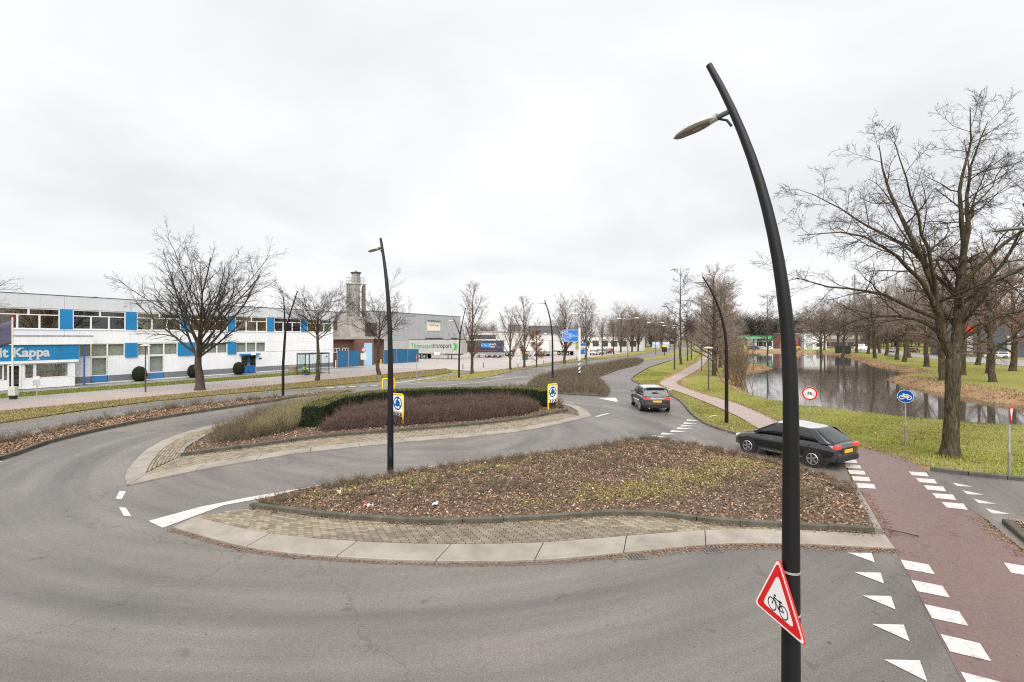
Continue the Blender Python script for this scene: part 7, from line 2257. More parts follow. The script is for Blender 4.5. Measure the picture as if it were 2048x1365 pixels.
    # lights, plate, bumper, mirrors, handles
    for s in (1, -1):
        MB().box((-hl + 0.075, s * hw * 0.70, belt * 0.90), (0.14, hw * 0.42, 0.13), 0).build('tail_light', LAMPR, t, bevel=0.03)
        MB().box((hl - 0.17, s * hw * 0.62, belt * 0.68), (0.16, hw * 0.36, 0.12), 0).build('headlight', LAMPW, t, bevel=0.03)
        if detail:
            MB().box((hl * 0.42, s * (hw + 0.07), belt + 0.06), (0.10, 0.18, 0.12), 0).build('mirror', pm, t, bevel=0.03)
            for x in (-0.45, 0.45):
                MB().box((x - 0.15, s * (hw * 0.985), belt - 0.15), (0.17, 0.03, 0.03), 0).build('door_handle', CHROME if kind == 'hatch' else pm, t)
            MB().box((-0.05, s * (hw * 0.985), gc + 0.14), (LL * 0.42, 0.03, 0.035), 0).build('sill_trim', CHROME, t)
    MB().box((-hl - 0.005, 0, belt * 0.72), (0.02, 0.52, 0.11), 0).build('number_plate', PLATEY, t)
    MB().box((-hl + 0.03, 0, 0.40), (0.10, WW * 0.80, 0.20), 0).build('bumper', RUBBER, t, bevel=0.03)
    MB().box((hl - 0.03, 0, 0.36), (0.10, WW * 0.62, 0.16), 0).build('grille', RUBBER, t, bevel=0.02)
    if suv:
        for s in (1, -1):
            MB().tube([(-hl + 0.03, s * 0.5, 0.30), (-hl - 0.05, s * 0.5, 0.29)], 0.045, 10).build('exhaust', CHROME, t, True)
        MB().box((-hl + 0.42, 0, HH - 0.02), (0.22, WW * 0.66, 0.03), 0).build('roof_spoiler', pm, t, bevel=0.01)
        MB().box((-hl + 0.03, 0, belt * 0.84), (0.05, WW * 0.42, 0.03), 0).build('chrome_strip', CHROME, t)
        MB().tube([(-hl + 0.20, 0.0, belt + 0.06), (-hl + 0.27, 0.3, belt + 0.22)], 0.012, 6).build('wiper', RUBBER, t)
    return t

BLKP = paint('black_paint', (0.012, 0.013, 0.014))
car('dark SUV, its roof coloured pale as sky reflection, driving away round the bend beside the grass tongue', (9.15, 32.2, 0.0), math.atan2(0.998, 0.06), paint('graphite_paint', (0.030, 0.031, 0.030)), 'suv', 4.4, 1.80, 1.56, name='suv_car', roofm=paint('suv_roof_sky_sheen', (0.50, 0.50, 0.49)))  # sky reflection on the roof is put into its pale colour
car('black hatchback, its roof coloured silver as sky reflection, behind the foreground pole driving onto the roundabout', (10.95, 18.95, 0.0), math.atan2(0.863, -0.505), BLKP, 'hatch', 4.05, 1.76, 1.46, name='hatchback_car', roofm=paint('hatch_roof_sky_sheen', (0.34, 0.345, 0.35)))  # silver tone stands in for sky reflected on the dark roof
# parked cars far to the right
for k, (x, y, a, p, kd, lab) in enumerate([
        (120.5, 124, 2.5, paint('navy_paint', (0.012, 0.03, 0.10)), 'estate', 'navy blue car parked before the dark hall, left of the white pole'),
        (116.5, 117.0, 2.5, BLKP, 'hatch', 'black car parked beside the white estate car at the right'),
        (109.2, 109.0, 2.5, paint('white_paint', (0.72, 0.73, 0.74)), 'estate', 'white estate car parked between the right park trees'),
        (118, 150, 0.6, paint('silver_paint', (0.42, 0.43, 0.44)), 'hatch', 'silver car parked beyond the park, leftmost of the far pair'),
        (124, 149, 0.6, MATS['graphite_paint'], 'estate', 'grey car parked beyond the park, right one of the far pair'),
        (127.5, 141, 0.7, MATS['white_paint'], 'hatch', 'white hatchback parked beyond the park lawn')]):
    car(lab, (x, y, 0.0), a, p, kd, 4.3, 1.78, 1.46, 'cars parked beyond the park', detail=False)
car('small black car at the filling station pumps', (91.5, 183, 0.0), 0.2, BLKP, 'hatch', 4.2, 1.75, 1.45, 'cars at the filling station', detail=False)
car('red car at the left end of the filling station', (86.0, 187, 0.0), 0.4, paint('red_paint', (0.42, 0.02, 0.02)), 'hatch', 4.2, 1.75, 1.45, 'cars at the filling station', detail=False)
car('orange delivery van right of the foreground pole across the pond', (107.2, 184.0, 0.0), 0.1, paint('orange_paint', (0.75, 0.30, 0.01)), 'van', 4.8, 1.9, 2.2, name='delivery_van', detail=False, cat='van')
car('white delivery van beyond the park trees', (124.5, 172, 0.0), 0.2, MATS['white_paint'], 'van', 5.2, 2.0, 2.4, name='delivery_van', detail=False, cat='van')
for k, (x, y, a, p) in enumerate([(22, 128, 1.1, 'white_paint'), (25, 134, 1.1, 'silver_paint'), (28.5, 141, 1.1, 'graphite_paint')]):
    car('car parked behind the far trees left of the road, %s from the left' % ORD[k], (x, y, 0.02), a, MATS[p], 'estate', 4.4, 1.8, 1.48, 'cars parked left of the far road', detail=False)

def trailer(label, a, b, zt, col, name='semi_trailer', legs=True, zb=1.15, wheels_at='left'):
    """box trailer whose near side runs from plan point a (left in view) to b"""
    a, b = np.array(a), np.array(b)
    d = b - a; ln = float(np.linalg.norm(d))
    t = thing(name, label, 'trailer', (a[0], a[1], 0.02), math.atan2(d[1], d[0]))
    bx = MB().bb(0, ln, 0.0, 2.5, zb, zt).build('box_body', col, t)
    MB().bb(-0.02, ln + 0.02, -0.03, 2.53, zt, zt + 0.10).build('top_rail', DARKS if wheels_at == 'left' else WHITE, t)
    MB().bb(0, ln, -0.025, 0.0, zb, zb + 0.10).build('bottom_rail', GALV, t)
    MB().bb(0.3, ln - 0.4, 0.5, 2.0, zb - 0.22, zb).build('chassis', DARKS, t)
    for k in range(8):
        MB().bb(ln * k / 7 - 0.02 if k else 0.0, ln * k / 7 + 0.02 if k < 7 else ln, -0.02, 0.0, zb + 0.1, zt).build('side_post', mat('post_grey', (0.48, 0.48, 0.46), rough=0.6) if wheels_at == 'left' else col, t)
    x0 = 1.2 if wheels_at == 'left' else ln - 3.6
    w_me = MB().lathe([(0.28, -0.14), (0.48, -0.15), (0.50, -0.11), (0.50, 0.11), (0.48, 0.15), (0.28, 0.14), (0.12, 0.06)], 20).mesh('wheel', RUBBER, True)
    h_me = MB().lathe([(0.27, 0.0), (0.25, 0.04), (0.12, 0.05), (0.05, 0.1)], 16).mesh('hub', GALV, True)
    for k in range(3):
        for yy, r_ in ((0.18, 90), (2.32, -90)):
            wo = obj('wheel', w_me, t, (x0 + k * 1.28, yy, 0.50), (R(r_), 0, 0))
            obj('hub', h_me, wo, (0, 0, 0.10))
    if legs:
        xl = ln * 0.74 if wheels_at == 'left' else ln * 0.3
        for yy in (0.35, 2.1):
            MB().bb(xl - 0.08, xl + 0.08, yy, yy + 0.15, 0.05, zb).build('landing_leg', DARKS, t)
            MB().bb(xl - 0.18, xl + 0.18, yy - 0.08, yy + 0.23, 0.0, 0.06).build('leg_foot', DARKS, t)
        MB().bb(x0 + 4.2, xl - 0.6, 0.02, 0.08, 0.55, 0.75).build('side_guard', GALV, t)
        MB().bb(x0 + 4.2, xl - 0.6, 0.02, 0.08, 0.85, 1.0).build('side_guard', GALV, t)
    return t, ln, bx
TGREY = mat('trailer_tarp', (0.40, 0.405, 0.38), (0.33, 0.335, 0.31), scale=0.8, rough=0.6)
t1, ln1, bx1 = trailer('long pale grey trailer lettered in green and black behind the blue fence', (-22.6, 106.2), (-10.75, 102.0), 4.15, TGREY)
TG = mat('letter_green', (0.03, 0.30, 0.07), rough=0.5)
TK = mat('letter_grey', (0.055, 0.06, 0.065), rough=0.5)
text_mesh('Thomassen', TG, (0.55, -0.024, 2.30), (1, 0, 0), (0, 0, 1), width=5.3, height=1.02, bold=0.006, t=0.004, parent=t1)
text_mesh('transport', TK, (5.9, -0.024, 2.06), (1, 0, 0), (0, 0, 1), width=4.5, height=1.2, bold=0.006, t=0.004, parent=t1)
for k, (dx_, m_) in enumerate(((0.0, TG), (0.42, mat('letter_light_green', (0.10, 0.45, 0.08), rough=0.5)))):
    MB().plate([(10.7 + dx_, 1.95), (11.1 + dx_, 1.95), (11.55 + dx_, 2.68), (11.1 + dx_, 3.4), (10.7 + dx_, 3.4), (11.15 + dx_, 2.68)], (0, -0.024 - 0.003 * k, 0), (1, 0, 0), (0, 0, 1), 0.003).build('arrow_mark', m_, t1)
NAVY = mat('trailer_navy', (0.022, 0.030, 0.075), (0.018, 0.024, 0.06), scale=0.6, rough=0.5)
t2, ln2, bx2 = trailer('dark navy trailer with a blue bracket emblem parked in the yard', (-10.3, 111.2), (-2.2, 110.2), 3.95, NAVY, wheels_at='right')
EMB = mat('emblem_blue', (0.01, 0.22, 0.55), rough=0.4)
MB().plate(round_poly([(3.45, 2.35), (5.05, 2.35), (5.05, 3.35), (3.45, 3.35)], 0.2), (0, -0.024, 0), (1, 0, 0), (0, 0, 1), 0.003).build('emblem', EMB, t2)
for s in (-1, 1):
    MB().plate([(4.25 + s * 0.72, 2.45), (4.25 + s * 0.95, 2.65), (4.25 + s * 0.95, 3.05), (4.25 + s * 0.72, 3.25), (4.25 + s * 0.72, 3.17), (4.25 + s * 0.87, 3.0), (4.25 + s * 0.87, 2.7), (4.25 + s * 0.72, 2.53)], (0, -0.030, 0), (1, 0, 0), (0, 0, 1), 0.003).build('bracket_mark', WHITE, t2)
MB().plate([(4.0, 2.9), (4.5, 2.75), (4.55, 2.85), (4.05, 3.0)], (0, -0.030, 0), (1, 0, 0), (0, 0, 1), 0.003).build('bracket_mark', WHITE, t2)
text_mesh('Smurfit', WHITE, (5.25, -0.024, 2.88), (1, 0, 0), (0, 0, 1), width=1.5, height=0.46, bold=0.02, t=0.004, parent=t2)
text_mesh('Kappa', WHITE, (5.25, -0.024, 2.22), (1, 0, 0), (0, 0, 1), width=1.25, height=0.56, bold=0.02, t=0.004, parent=t2)
MB().bb(0.2, ln2 - 1.2, -0.028, -0.02, 1.55, 1.63).build('stripe', mat('stripe_rust', (0.25, 0.07, 0.05), rough=0.5), t2)
trailer('white trailer parked behind the navy one', (-9.5, 119.5), (1.0, 118.5), 4.1, mat('trailer_white', (0.62, 0.62, 0.60), (0.55, 0.55, 0.53), scale=0.7, rough=0.5), wheels_at='right')
trailer('white trailer behind the rusty tree, end towards the road', (2.6, 121), (9.0, 118.0), 3.95, MATS['trailer_white'], wheels_at='right')
trailer('white trailer standing furthest right in the yard', (8.0, 128), (15.0, 123.0), 3.9, MATS['trailer_white'], wheels_at='right', legs=False)

# ================================================================== PEOPLE
SKIN = mat('skin', (0.42, 0.26, 0.19), rough=0.6)
HIVIS = mat('hi_vis', (0.55, 0.78, 0.02), (0.48, 0.70, 0.02), rough=0.6)
DKCL = mat('dark_cloth', (0.045, 0.05, 0.05), rough=0.9)
HAIR = mat('dark_hair', (0.03, 0.022, 0.018), rough=0.8)
def skinned(name, pts, edges, radii, m, parent, root=0, sub=1):
    me = bpy.data.meshes.new(name)
    me.from_pydata(pts, edges, [])
    me.materials.append(m)
    o = obj(name, me, parent)
    o.modifiers.new('skin', 'SKIN').use_smooth_shade = True
    for i, v_ in enumerate(me.skin_vertices[0].data):
        r_ = radii[i]
        v_.radius = r_ if isinstance(r_, tuple) else (r_, r_)
        v_.use_root = (i == root)
    s_ = o.modifiers.new('sub', 'SUBSURF'); s_.levels = sub; s_.render_levels = sub
    return o
def person(label, loc, rz, seated=False, group=None):
    """faces +x; body one skin, clothes over it"""
    t = thing('person', label, 'person', loc, rz, group)
    if seated:
        hip, knee, ank, toe, ch, nk, hd = 0.50, (0.42, 0.50), (0.44, 0.10), (0.60, 0.04), 0.98, 1.08, 1.24
    else:
        hip, knee, ank, toe, ch, nk, hd = 0.92, (0.02, 0.50), (0.0, 0.09), (0.16, 0.04), 1.40, 1.50, 1.66
    P = [(0, 0, hip), (0.0, 0, (hip + ch) / 2), (0.0, 0, ch), (0.01, 0, nk), (0.03, 0, hd - 0.02), (0.035, 0, hd + 0.09)]
    Rr = [(0.13, 0.15), (0.11, 0.14), (0.11, 0.17), 0.055, (0.085, 0.078), (0.07, 0.065)]
    E_ = [(0, 1), (1, 2), (2, 3), (3, 4), (4, 5)]
    JP, JR, JE = [(0, 0, hip + 0.02), (0, 0, (hip + ch) / 2), (0, 0, ch), (0.0, 0, nk - 0.02)], [(0.165, 0.18), (0.15, 0.175), (0.145, 0.20), 0.085], [(0, 1), (1, 2), (2, 3)]
    TP, TR, TE = [(0, 0, hip)], [(0.16, 0.17)], []
    for s in (1, -1):
        k = len(P)
        sh = (0, s * 0.17, ch - 0.02)
        el = (0.05, s * 0.25, ch - 0.28)
        wr = (0.26, s * 0.17, ch - 0.36) if seated else (0.10, s * 0.24, ch - 0.53)
        hn_ = (wr[0] + (0.07 if seated else 0.02), wr[1], wr[2] - (0.02 if seated else 0.08))
        P += [sh, el, wr, hn_]; Rr += [0.055, 0.042, 0.03, (0.022, 0.04)]
        E_ += [(2, k), (k, k + 1), (k + 1, k + 2), (k + 2, k + 3)]
        for f_ in range(4):
            P.append((hn_[0] + (0.075 if seated else 0.01), hn_[1] + (f_ - 1.5) * 0.02, hn_[2] - (0.03 if seated else 0.085 - abs(f_ - 1.5) * 0.008))); Rr.append(0.009)
            E_.append((k + 3, len(P) - 1))
        P.append((hn_[0] + 0.03, hn_[1] - s * 0.05, hn_[2] - 0.02)); Rr.append(0.010); E_.append((k + 3, len(P) - 1))
        j = len(JP)
        JP += [sh, el, wr]; JR += [0.085, 0.07, 0.055]; JE += [(2, j), (j, j + 1), (j + 1, j + 2)]
        k = len(P)
        P += [(0.02, s * 0.10, hip - 0.02), (knee[0], s * 0.11, knee[1]), (ank[0], s * 0.11, ank[1]), (toe[0], s * 0.13, toe[1])]
        Rr += [0.09, 0.06, 0.042, 0.035]; E_ += [(0, k), (k, k + 1), (k + 1, k + 2), (k + 2, k + 3)]
        j = len(TP)
        TP += [(0.02, s * 0.10, hip - 0.03), (knee[0], s * 0.11, knee[1]), (ank[0], s * 0.11, ank[1] + 0.04)]; TR += [0.115, 0.085, 0.07]
        TE += [(0, j), (j, j + 1), (j + 1, j + 2)]
        MB().box((ank[0] + 0.07, s * 0.12, ank[1] - 0.04), (0.28, 0.10, 0.09), 0).build('shoe', RUBBER, t, bevel=0.02)
    skinned('body', P, E_, Rr, SKIN, t)
    skinned('jacket', JP, JE, JR, HIVIS, t)
    skinned('trousers', TP, TE, TR, DKCL, t)
    hz_ = hd + 0.06
    MB().lathe([(0.02, 0.09), (0.07, 0.075), (0.10, 0.02), (0.10, -0.06)][::-1], 14, (0.02, 0, hz_)).build('hair', HAIR, t, True)
    for s in (1, -1):
        MB().lathe([(0.004, -0.012), (0.011, 0.0), (0.004, 0.012)], 8, (0.108, s * 0.03, hz_ - 0.03)).build('eye', BLKS, t)
    MB().lathe([(0.018, -0.025), (0.006, 0.02)], 8, (0.118, 0, hz_ - 0.06)).build('nose', SKIN, t)
    MB().box((0.108, 0, hz_ - 0.105), (0.01, 0.045, 0.012), 0).build('mouth', mat('lips', (0.30, 0.12, 0.10)), t)
    return t
# bus shelter with someone waiting
sh = thing('bus_shelter', 'dark framed glass bus shelter on the path before the white wall', 'bus shelter', (-25.3, 59.2, 0.016), math.atan2(0.8823, 0.4706))
SL, SD, SH = 3.6, 1.5, 2.55
for x in (0, SL / 2, SL):
    for y in (0, SD):
        if x == SL / 2 and y == 0: continue
        MB().bb(x - 0.04, x + 0.04, y - 0.04, y + 0.04, 0, SH).build('post', DARKS, sh)
fr = MB()
for y in (0, SD): fr.bb(-0.05, SL + 0.05, y - 0.05, y + 0.05, SH, SH + 0.14)
for x in (0, SL): fr.bb(x - 0.05, x + 0.05, 0.05, SD - 0.05, SH, SH + 0.14)
fr.build('roof_frame', DARKS, sh)
MB().bb(-0.04, SL + 0.04, -0.04, SD + 0.04, SH + 0.14, SH + 0.19).build('roof', mat('shelter_roof', (0.20, 0.21, 0.21), rough=0.5), sh)
for x0, x1, y in ((0.05, SL / 2 - 0.05, SD), (SL / 2 + 0.05, SL - 0.05, SD)):
    MB().plate([(x0, 0.18), (x1, 0.18), (x1, SH - 0.02), (x0, SH - 0.02)], (0, y, 0), (1, 0, 0), (0, 0, 1), 0.008).build('pane', SHGLASS, sh)
for x in (0, SL):
    MB().plate([(0.05, 0.18), (SD - 0.05, 0.18), (SD - 0.05, SH - 0.02), (0.05, SH - 0.02)], (x, 0, 0), (0, 1, 0), (0, 0, 1), 0.008).build('pane', SHGLASS, sh)
MB().bb(0.4, SL - 0.4, SD - 0.45, SD - 0.1, 0.42, 0.47).build('bench', GALV, sh)
for x in (0.6, SL - 0.6):
    MB().bb(x - 0.03, x + 0.03, SD - 0.3, SD - 0.24, 0, 0.42).build('bench_leg', DARKS, sh)
v_ = sh.matrix_basis @ Vector((0.9, SD - 0.28, 0))
person('person in a yellow high visibility jacket seated in the bus shelter', (v_.x, v_.y, 0.0), sh.rotation_euler.z - R(90), True)
for k, (tx, ty) in enumerate(((26.15, -1.15), (25.35, -1.4))):
    q_ = fp(tx, ty)
    person(('person in a yellow jacket behind the upper window, left of two', 'person in a yellow jacket behind the upper window, right of two')[k], (q_[0], q_[1], 4.5), FTH + R(90 + 40 * k), False, 'people behind the upper window')

# ================================================================== SMALL THINGS
# banner pole and post box at the left border
bp = thing('banner_pole', 'white pole with a dark banner at the left border', 'flagpole', (-38.17, 36.95, 0.016))
MB().tube([(0, 0, 0), (0, 0, 3.0)], 0.07, 10).build('pole', WHITE, bp, True)
MB().tube([(0, 0, 3.0), (0, 0, 6.2)], 0.055, 10).build('pole', mat('cream_pole', (0.70, 0.64, 0.50), rough=0.5), bp, True)
MB().tube([(0, 0, 6.2), (0, 0, 6.32)], 0.07, 10).build('cap', REDS, bp, True)
V = []; F = []
for i in range(9):
    for j in range(7):
        V.append((-0.06 - i * 0.16, 0.10 * math.sin(i * 0.9 + j * 0.3) * (i / 8), 6.0 - j * 0.30 - i * 0.06))
for i in range(8):
    for j in range(6):
        k = i * 7 + j
        F.append((k, k + 7, k + 8, k + 1))
bn = MB().add(V, F).build('banner', mat('banner_cloth', (0.10, 0.095, 0.16), (0.07, 0.065, 0.11), scale=1.4, rough=0.9), bp, True)
bn.modifiers.new('solid', 'SOLIDIFY').thickness = 0.006
bx_ = thing('utility_box', 'small pale cabinet on a black foot below the banner pole', 'cabinet', (-37.75, 36.6, 0.016))
MB().bb(-0.26, 0.26, -0.16, 0.16, 0.28, 0.95).build('body', mat('cabinet_grey', (0.52, 0.51, 0.47), rough=0.6), bx_, bevel=0.02)
MB().bb(-0.2, 0.2, -0.12, 0.12, 0, 0.28).build('foot', RUBBER, bx_)
MB().bb(-0.2, 0.2, -0.165, -0.16, 0.40, 0.88).build('door', mat('cabinet_door', (0.48, 0.47, 0.44), rough=0.6), bx_)
sp_ = thing('visitor_sign', 'small grey notice board on a thin post before the entrance wing', 'sign', (-36.3, 36.95, 0.0))
post(sp_, 1.75, 0.03, sleeve=False)
MB().bb(-0.28, 0.28, -0.05, -0.03, 0.95, 1.75).build('board', mat('notice_grey', (0.40, 0.41, 0.42), (0.30, 0.31, 0.32), scale=6, rough=0.6), sp_)
MB().bb(-0.24, 0.24, -0.054, -0.05, 1.45, 1.70).build('panel', WHITE, sp_)
# planter and cycle rack by the door
pl = thing('planter', 'tan concrete planter tub beside the blue door', 'planter', (*fp(9.3, 2.6), 0.014), FTH)
MB().lathe([(0.45, 0), (0.60, 0.55), (0.64, 0.6), (0.64, 0.75), (0.56, 0.75), (0.54, 0.6)], 18).build('tub', mat('tan_concrete', (0.36, 0.28, 0.20), rough=0.9), pl, True)
rk = thing('cycle_rack', 'thin metal cycle rack by the white wall right of the door', 'rack', (*fp(10.8, 1.2), 0.014), FTH + R(180))
for k in range(6):
    MB().tube([(k * 0.7, 0, 0), (k * 0.7, 0, 0.8), (k * 0.7, 0.5, 0.8), (k * 0.7, 0.5, 0)], 0.02, 6).build('hoop', GALV, rk)
MB().tube([(0, 0.25, 0.8), (3.5, 0.25, 0.8)], 0.02, 6).build('rail', GALV, rk)
for k, (x, y) in enumerate([(-27.05, 74.2), (-21.0, 77.5)]):
    b = thing('yellow_post', ('yellow steel post at the corner of the white building', 'yellow steel post beside the pale blue door')[k], 'bollard', (x, y, 0.0))
    MB().tube([(0, 0, -0.1), (0, 0, 1.1)], 0.09, 12).build('shaft', mat('post_yellow', (0.70, 0.50, 0.10), rough=0.6), b, True)
    MB().lathe([(0.09, 0), (0.06, 0.04), (0.01, 0.05)], 12, (0, 0, 1.1)).build('cap', MATS['post_yellow'], b, True)
# traffic signs on the left verges
t = thing('double_sign', 'red edged triangle sign above a white plate by the pale blue door', 'sign', (-23.2, 75.6, 0.0))
post(t, 3.2, 0.03)
MB().plate(tri(0.9), (0, -0.04, 2.75), (1, 0, 0), (0, 0, 1), 0.012).build('plate', REDS, t); MB().plate(tri(0.55, 0.03), (0, -0.054, 2.75), (1, 0, 0), (0, 0, 1), 0.002).build('white_field', WHITE, t)
MB().plate([(-0.45, 1.2), (0.45, 1.2), (0.45, 2.2), (-0.45, 2.2)], (0, -0.04, 0), (1, 0, 0), (0, 0, 1), 0.012).build('lower_plate', mat('grey_plate', (0.50, 0.50, 0.48), rough=0.6), t)
t = thing('keep_sign', 'narrow red and white sign on a thin post at the wedge tip', 'sign', (-10.0, 50.7, 0.02))
post(t, 2.9, 0.03)
MB().disc((0, -0.05, 2.55), (0.35, -1, 0), (0, 0, 1), 0.30, 0.012, 28).build('plate', REDS, t); MB().disc((-0.014, -0.055, 2.55), (0.35, -1, 0), (0, 0, 1), 0.14, 0.004, 24).build('white_field', WHITE, t)
t = thing('yard_sign', 'white plate on a thin post in front of the pale trailer', 'sign', (-12.6, 81.5, 0.0))
post(t, 2.2, 0.03, sleeve=False)
MB().bb(-0.5, 0.5, -0.05, -0.03, 1.75, 2.2).build('plate', WHITE, t)
t = thing('yield_sign', 'upside down triangle sign seen from behind on the wedge verge', 'sign', (2.5, 58.2, 0.0))
post(t, 3.0, 0.028)
MB().plate([(p[0], -p[1]) for p in tri(0.8)], (0, 0.03, 2.75), (1, 0, 0), (0, 0, 1), 0.012).build('plate', mat('sign_rear', (0.45, 0.46, 0.47), rough=0.5), t)
t = thing('green_bin', 'green container with yellow rim beyond the wedge verge', 'bin', (-0.5 + 3.2, 100, 0.02), 0.2)
MB().bb(-0.5, 0.5, -0.45, 0.45, 0, 1.3).build('body', mat('bin_green', (0.02, 0.15, 0.10), rough=0.6), t, bevel=0.04)
MB().bb(-0.55, 0.55, -0.5, 0.5, 1.3, 1.55).build('lid', mat('bin_yellow', (0.65, 0.48, 0.02), rough=0.6), t, bevel=0.05)
t = thing('black_box_sign', 'black box sign with yellow top on the median', 'sign', (38.3, 121.5, 0.0))
MB().tube([(0, 0, 0), (0, 0, 1.0)], 0.1, 10).build('post', DARKS, t, True)
MB().bb(-0.6, 0.6, -0.2, 0.2, 1.0, 2.2).build('box', RUBBER, t, bevel=0.05)
MB().bb(-0.55, 0.55, -0.22, 0.22, 2.2, 2.6).build('top', YELL, t, bevel=0.05)
for k, (x, y) in enumerate([(50.0, 168.0), (54.5, 171.0)]):
    t = thing('panel_sign', ('pale blue panel sign by the far road, left one', 'pale blue panel sign by the far road, right one')[k], 'sign', (x, y, 0.0))
    for s in (-0.9, 0.9):
        MB().tube([(s, 0, 0), (s, 0, 3.2)], 0.06, 8).build('post', GALV, t)
    MB().bb(-1.3, 1.3, -0.08, -0.02, 0.9, 3.1).build('board', mat('pale_blue_board', (0.35, 0.45, 0.60), (0.30, 0.40, 0.55), scale=0.8, rough=0.6), t)
    MB().bb(-1.0, 1.0, -0.085, -0.08, 2.2, 2.8).build('panel', WHITE, t)
# striped kerb marker and pole beyond the splitter
t = thing('marker_plate', 'small pale marker plate lying in the grass tongue', 'marker', (13.95, 43.4, -0.02))
MB().bb(-0.3, 0.3, -0.3, 0.3, 0.0, 0.06).build('plate', mat('pale_stone', (0.40, 0.42, 0.36), rough=0.9), t)
for k in range(2):
    MB().bb(-0.22 + k * 0.24, -0.04 + k * 0.24, -0.2, 0.2, 0.06, 0.075).build('grid', GALV, t)
t = thing('branch', 'pale broken branch lying on the grass by the curved lamp', 'branch', (11.55, 28.3, 0.02), 0.5)
MB().tube([(0, 0, 0.03), (0.35, 0.02, 0.05), (0.75, 0.1, 0.03)], [0.035, 0.03, 0.015], 8).build('stem', mat('bare_wood', (0.55, 0.45, 0.28), rough=0.8), t, True)
MB().tube([(0.3, 0.02, 0.05), (0.5, -0.15, 0.06)], [0.015, 0.006], 6).build('twig', MATS['bare_wood'], t, True)
# park: picnic table, dark container, mast, white pole
t = thing('picnic_table', 'wooden picnic table under the park trees', 'picnic table', (83.5, 106, 0.0), 0.4)
WOODT = mat('table_wood', (0.13, 0.115, 0.085), rough=0.9)
for k in range(4):
    MB().bb(-0.9, 0.9, -0.36 + k * 0.18, -0.20 + k * 0.18, 0.72, 0.77).build('top_board', WOODT, t)
for s in (-1, 1):
    MB().bb(-0.9, 0.9, s * 0.72 - 0.13, s * 0.72 + 0.13, 0.42, 0.46).build('seat', WOODT, t)
    MB().bb(s * 0.65 - 0.04, s * 0.65 + 0.04, -0.8, 0.8, 0.36, 0.42).build('beam', WOODT, t)
    for q_ in (-1, 1):
        MB().tube([(s * 0.65, q_ * 0.75, 0.0), (s * 0.65, q_ * 0.25, 0.74)], 0.045, 6).build('leg', WOODT, t)
t = thing('dark_container', 'dark green container between the park trees', 'container', (96.5, 141, 0.0), -0.1)
MB().bb(-1.7, 1.7, -0.9, 0.9, 0.1, 2.0).build('body', mat('container_green', (0.012, 0.028, 0.025), rough=0.6), t, bevel=0.04)
MB().bb(-1.75, 1.75, -0.95, 0.95, 2.0, 2.12).build('lid', DARKS, t)
for s in (-1.4, 1.4):
    MB().bb(s - 0.15, s + 0.15, -0.85, 0.85, 0, 0.1).build('skid', DARKS, t)
t = thing('lattice_mast', 'thin lattice radio mast rising behind the park trees', 'mast', (170, 240, 0.0))
mb = MB()
for a in range(3):
    an = 2 * math.pi * a / 3
    mb.tube([(0.6 * math.cos(an), 0.6 * math.sin(an), 0), (0.25 * math.cos(an), 0.25 * math.sin(an), 36)], 0.09, 6)
for k in range(24):
    z = 1 + k * 1.45; r0_ = 0.6 - 0.35 * z / 36
    for a in range(3):
        a0, a1 = 2 * math.pi * a / 3, 2 * math.pi * (a + 1) / 3
        mb.tube([(r0_ * math.cos(a0), r0_ * math.sin(a0), z), (r0_ * math.cos(a1), r0_ * math.sin(a1), z + 1.2)], 0.05, 4)
mb.build('lattice', DARKS, t)
for z in (30, 33):
    for a in range(3):
        an = 2 * math.pi * a / 3 + 0.3
        MB().bb(0.9 * math.cos(an) - 0.2, 0.9 * math.cos(an) + 0.2, 0.9 * math.sin(an) - 0.2, 0.9 * math.sin(an) + 0.2, z, z + 2.0).build('antenna', GALV, t)
t = thing('flag_pole', 'white pole with red and white boards before the dark hall', 'pole', (117.0, 118.5, 0.0))
MB().tube([(0, 0, 0), (0, 0, 8.5)], 0.14, 10).build('pole', WHITE, t, True)
MB().bb(-0.2, 3.4, -0.06, 0.06, 6.2, 7.6).build('red_board', REDS, t)
MB().bb(-1.9, 1.2, -0.06, 0.06, 4.7, 5.9).build('white_board', WHITE, t)
t = thing('path_post', 'dark green thin post at the far park road', 'post', (95, 91, 0.0))
MB().tube([(0, 0, 0), (0, 0, 5)], 0.09, 8).build('shaft', MATS['path_lamp_pole'], t, True)
MB().lathe([(0.05, 0), (0.35, 0.1), (0.3, 0.2), (0.05, 0.25)], 14, (0, 0, 5)).build('hood', LAMPG, t, True)
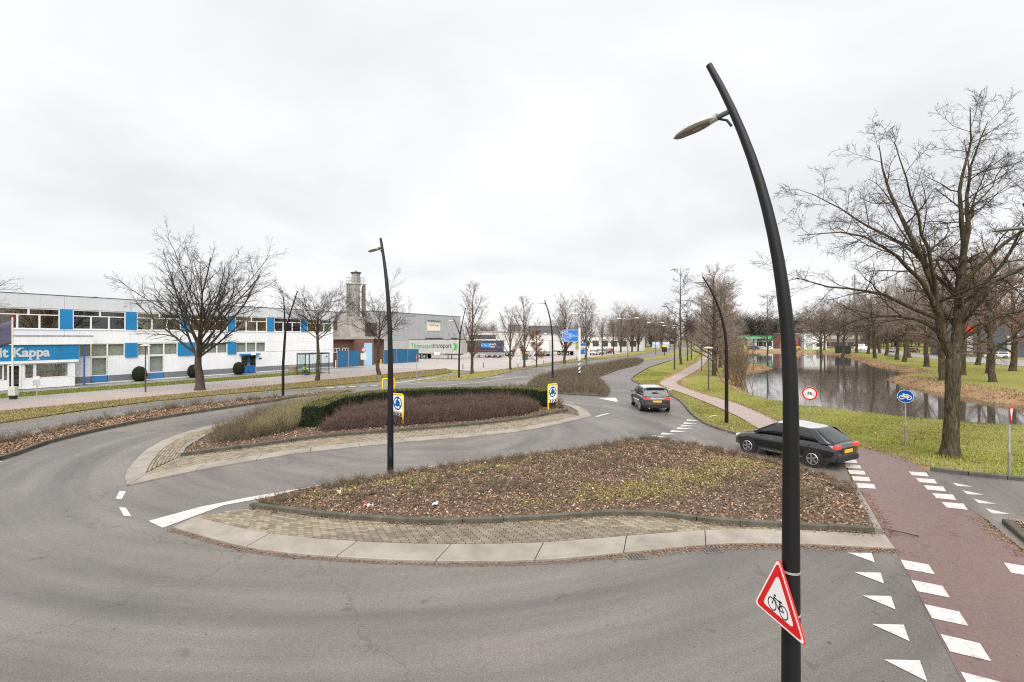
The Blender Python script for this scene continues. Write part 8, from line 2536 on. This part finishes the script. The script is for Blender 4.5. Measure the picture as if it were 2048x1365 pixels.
# litter
for k, (x, y, lab) in enumerate([(-3.85, 12.98, 'crumpled white and red wrapper on the near leaf bed'), (-2.05, 13.0, 'crumpled white paper scrap on the near leaf bed'), (-5.0, 14.0, 'small tan paper scrap at the left tip of the near bed')]):
    t = thing('litter', lab, 'litter', (x, y, float(hz_n(np.array([[x, y]]))[0]) + 0.02), k * 1.1)
    V = []; F = []
    for i in range(5):
        for j in range(3):
            V.append((i * 0.06 - 0.12, j * 0.05 - 0.05, 0.03 + 0.035 * math.sin(i * 2.3 + j * 1.9 + k)))
    F = [(i * 3 + j, (i + 1) * 3 + j, (i + 1) * 3 + j + 1, i * 3 + j + 1) for i in range(4) for j in range(2)]
    o = MB().add(V, F).build('paper', WHITE if k < 2 else mat('tan_paper', (0.5, 0.4, 0.28)), t)
    o.modifiers.new('solid', 'SOLIDIFY').thickness = 0.004
    if k == 0:
        MB().plate([(-0.12, -0.05), (-0.06, -0.05), (-0.06, 0.05), (-0.12, 0.05)], (0, 0, 0.075), (1, 0, 0), (0, 1, 0), 0.003).build('red_print', REDS, t)
t = thing('orange_stick', 'thin orange cane lying on the corner bed at the right border', 'cane', (12.75, 11.75, 0.17), -0.35)
MB().tube([(0, 0, 0), (1.6, 0.05, 0.02)], [0.018, 0.012], 8).build('cane', mat('orange_cane', (0.62, 0.27, 0.04), rough=0.6), t, True)
MB().tube([(-0.03, 0, 0), (0.0, 0, 0)], [0.019, 0.019], 8).build('tip', DARKS, t, True)
t = thing('broken_twig', 'brown broken twig lying on the red cycle path', 'twig', (9.55, 11.35, 0.02), 2.4)
MB().tube([(0, 0, 0.01), (0.35, 0.03, 0.03), (0.8, -0.02, 0.01)], [0.014, 0.011, 0.004], 6).build('stem', MATS['bark'], t, True)
MB().tube([(0.35, 0.03, 0.03), (0.55, 0.16, 0.02)], [0.008, 0.003], 6).build('side_twig', MATS['bark'], t, True)
# wooden stakes along the verges
for k, (x, y) in enumerate([(-7.2, 71), (-4.4, 74.8), (0.9, 72.4), (5.4, 82.3), (7.4, 87.5), (13.2, 99.2)]):
    t = thing('verge_stake', 'low wooden stake on the verge edge of the yard, %s from the left' % ORD[k], 'stake', (x, y, 0.0), 0, 'stakes along the yard edge')
    MB().tube([(0, 0, -0.1), (0, 0, 0.75)], [0.07, 0.065], 8).build('shaft', mat('stake_wood', (0.16, 0.11, 0.07), rough=0.9), t)
    MB().lathe([(0.066, 0), (0.03, 0.05)], 8, (0, 0, 0.75)).build('top', MATS['stake_wood'], t)
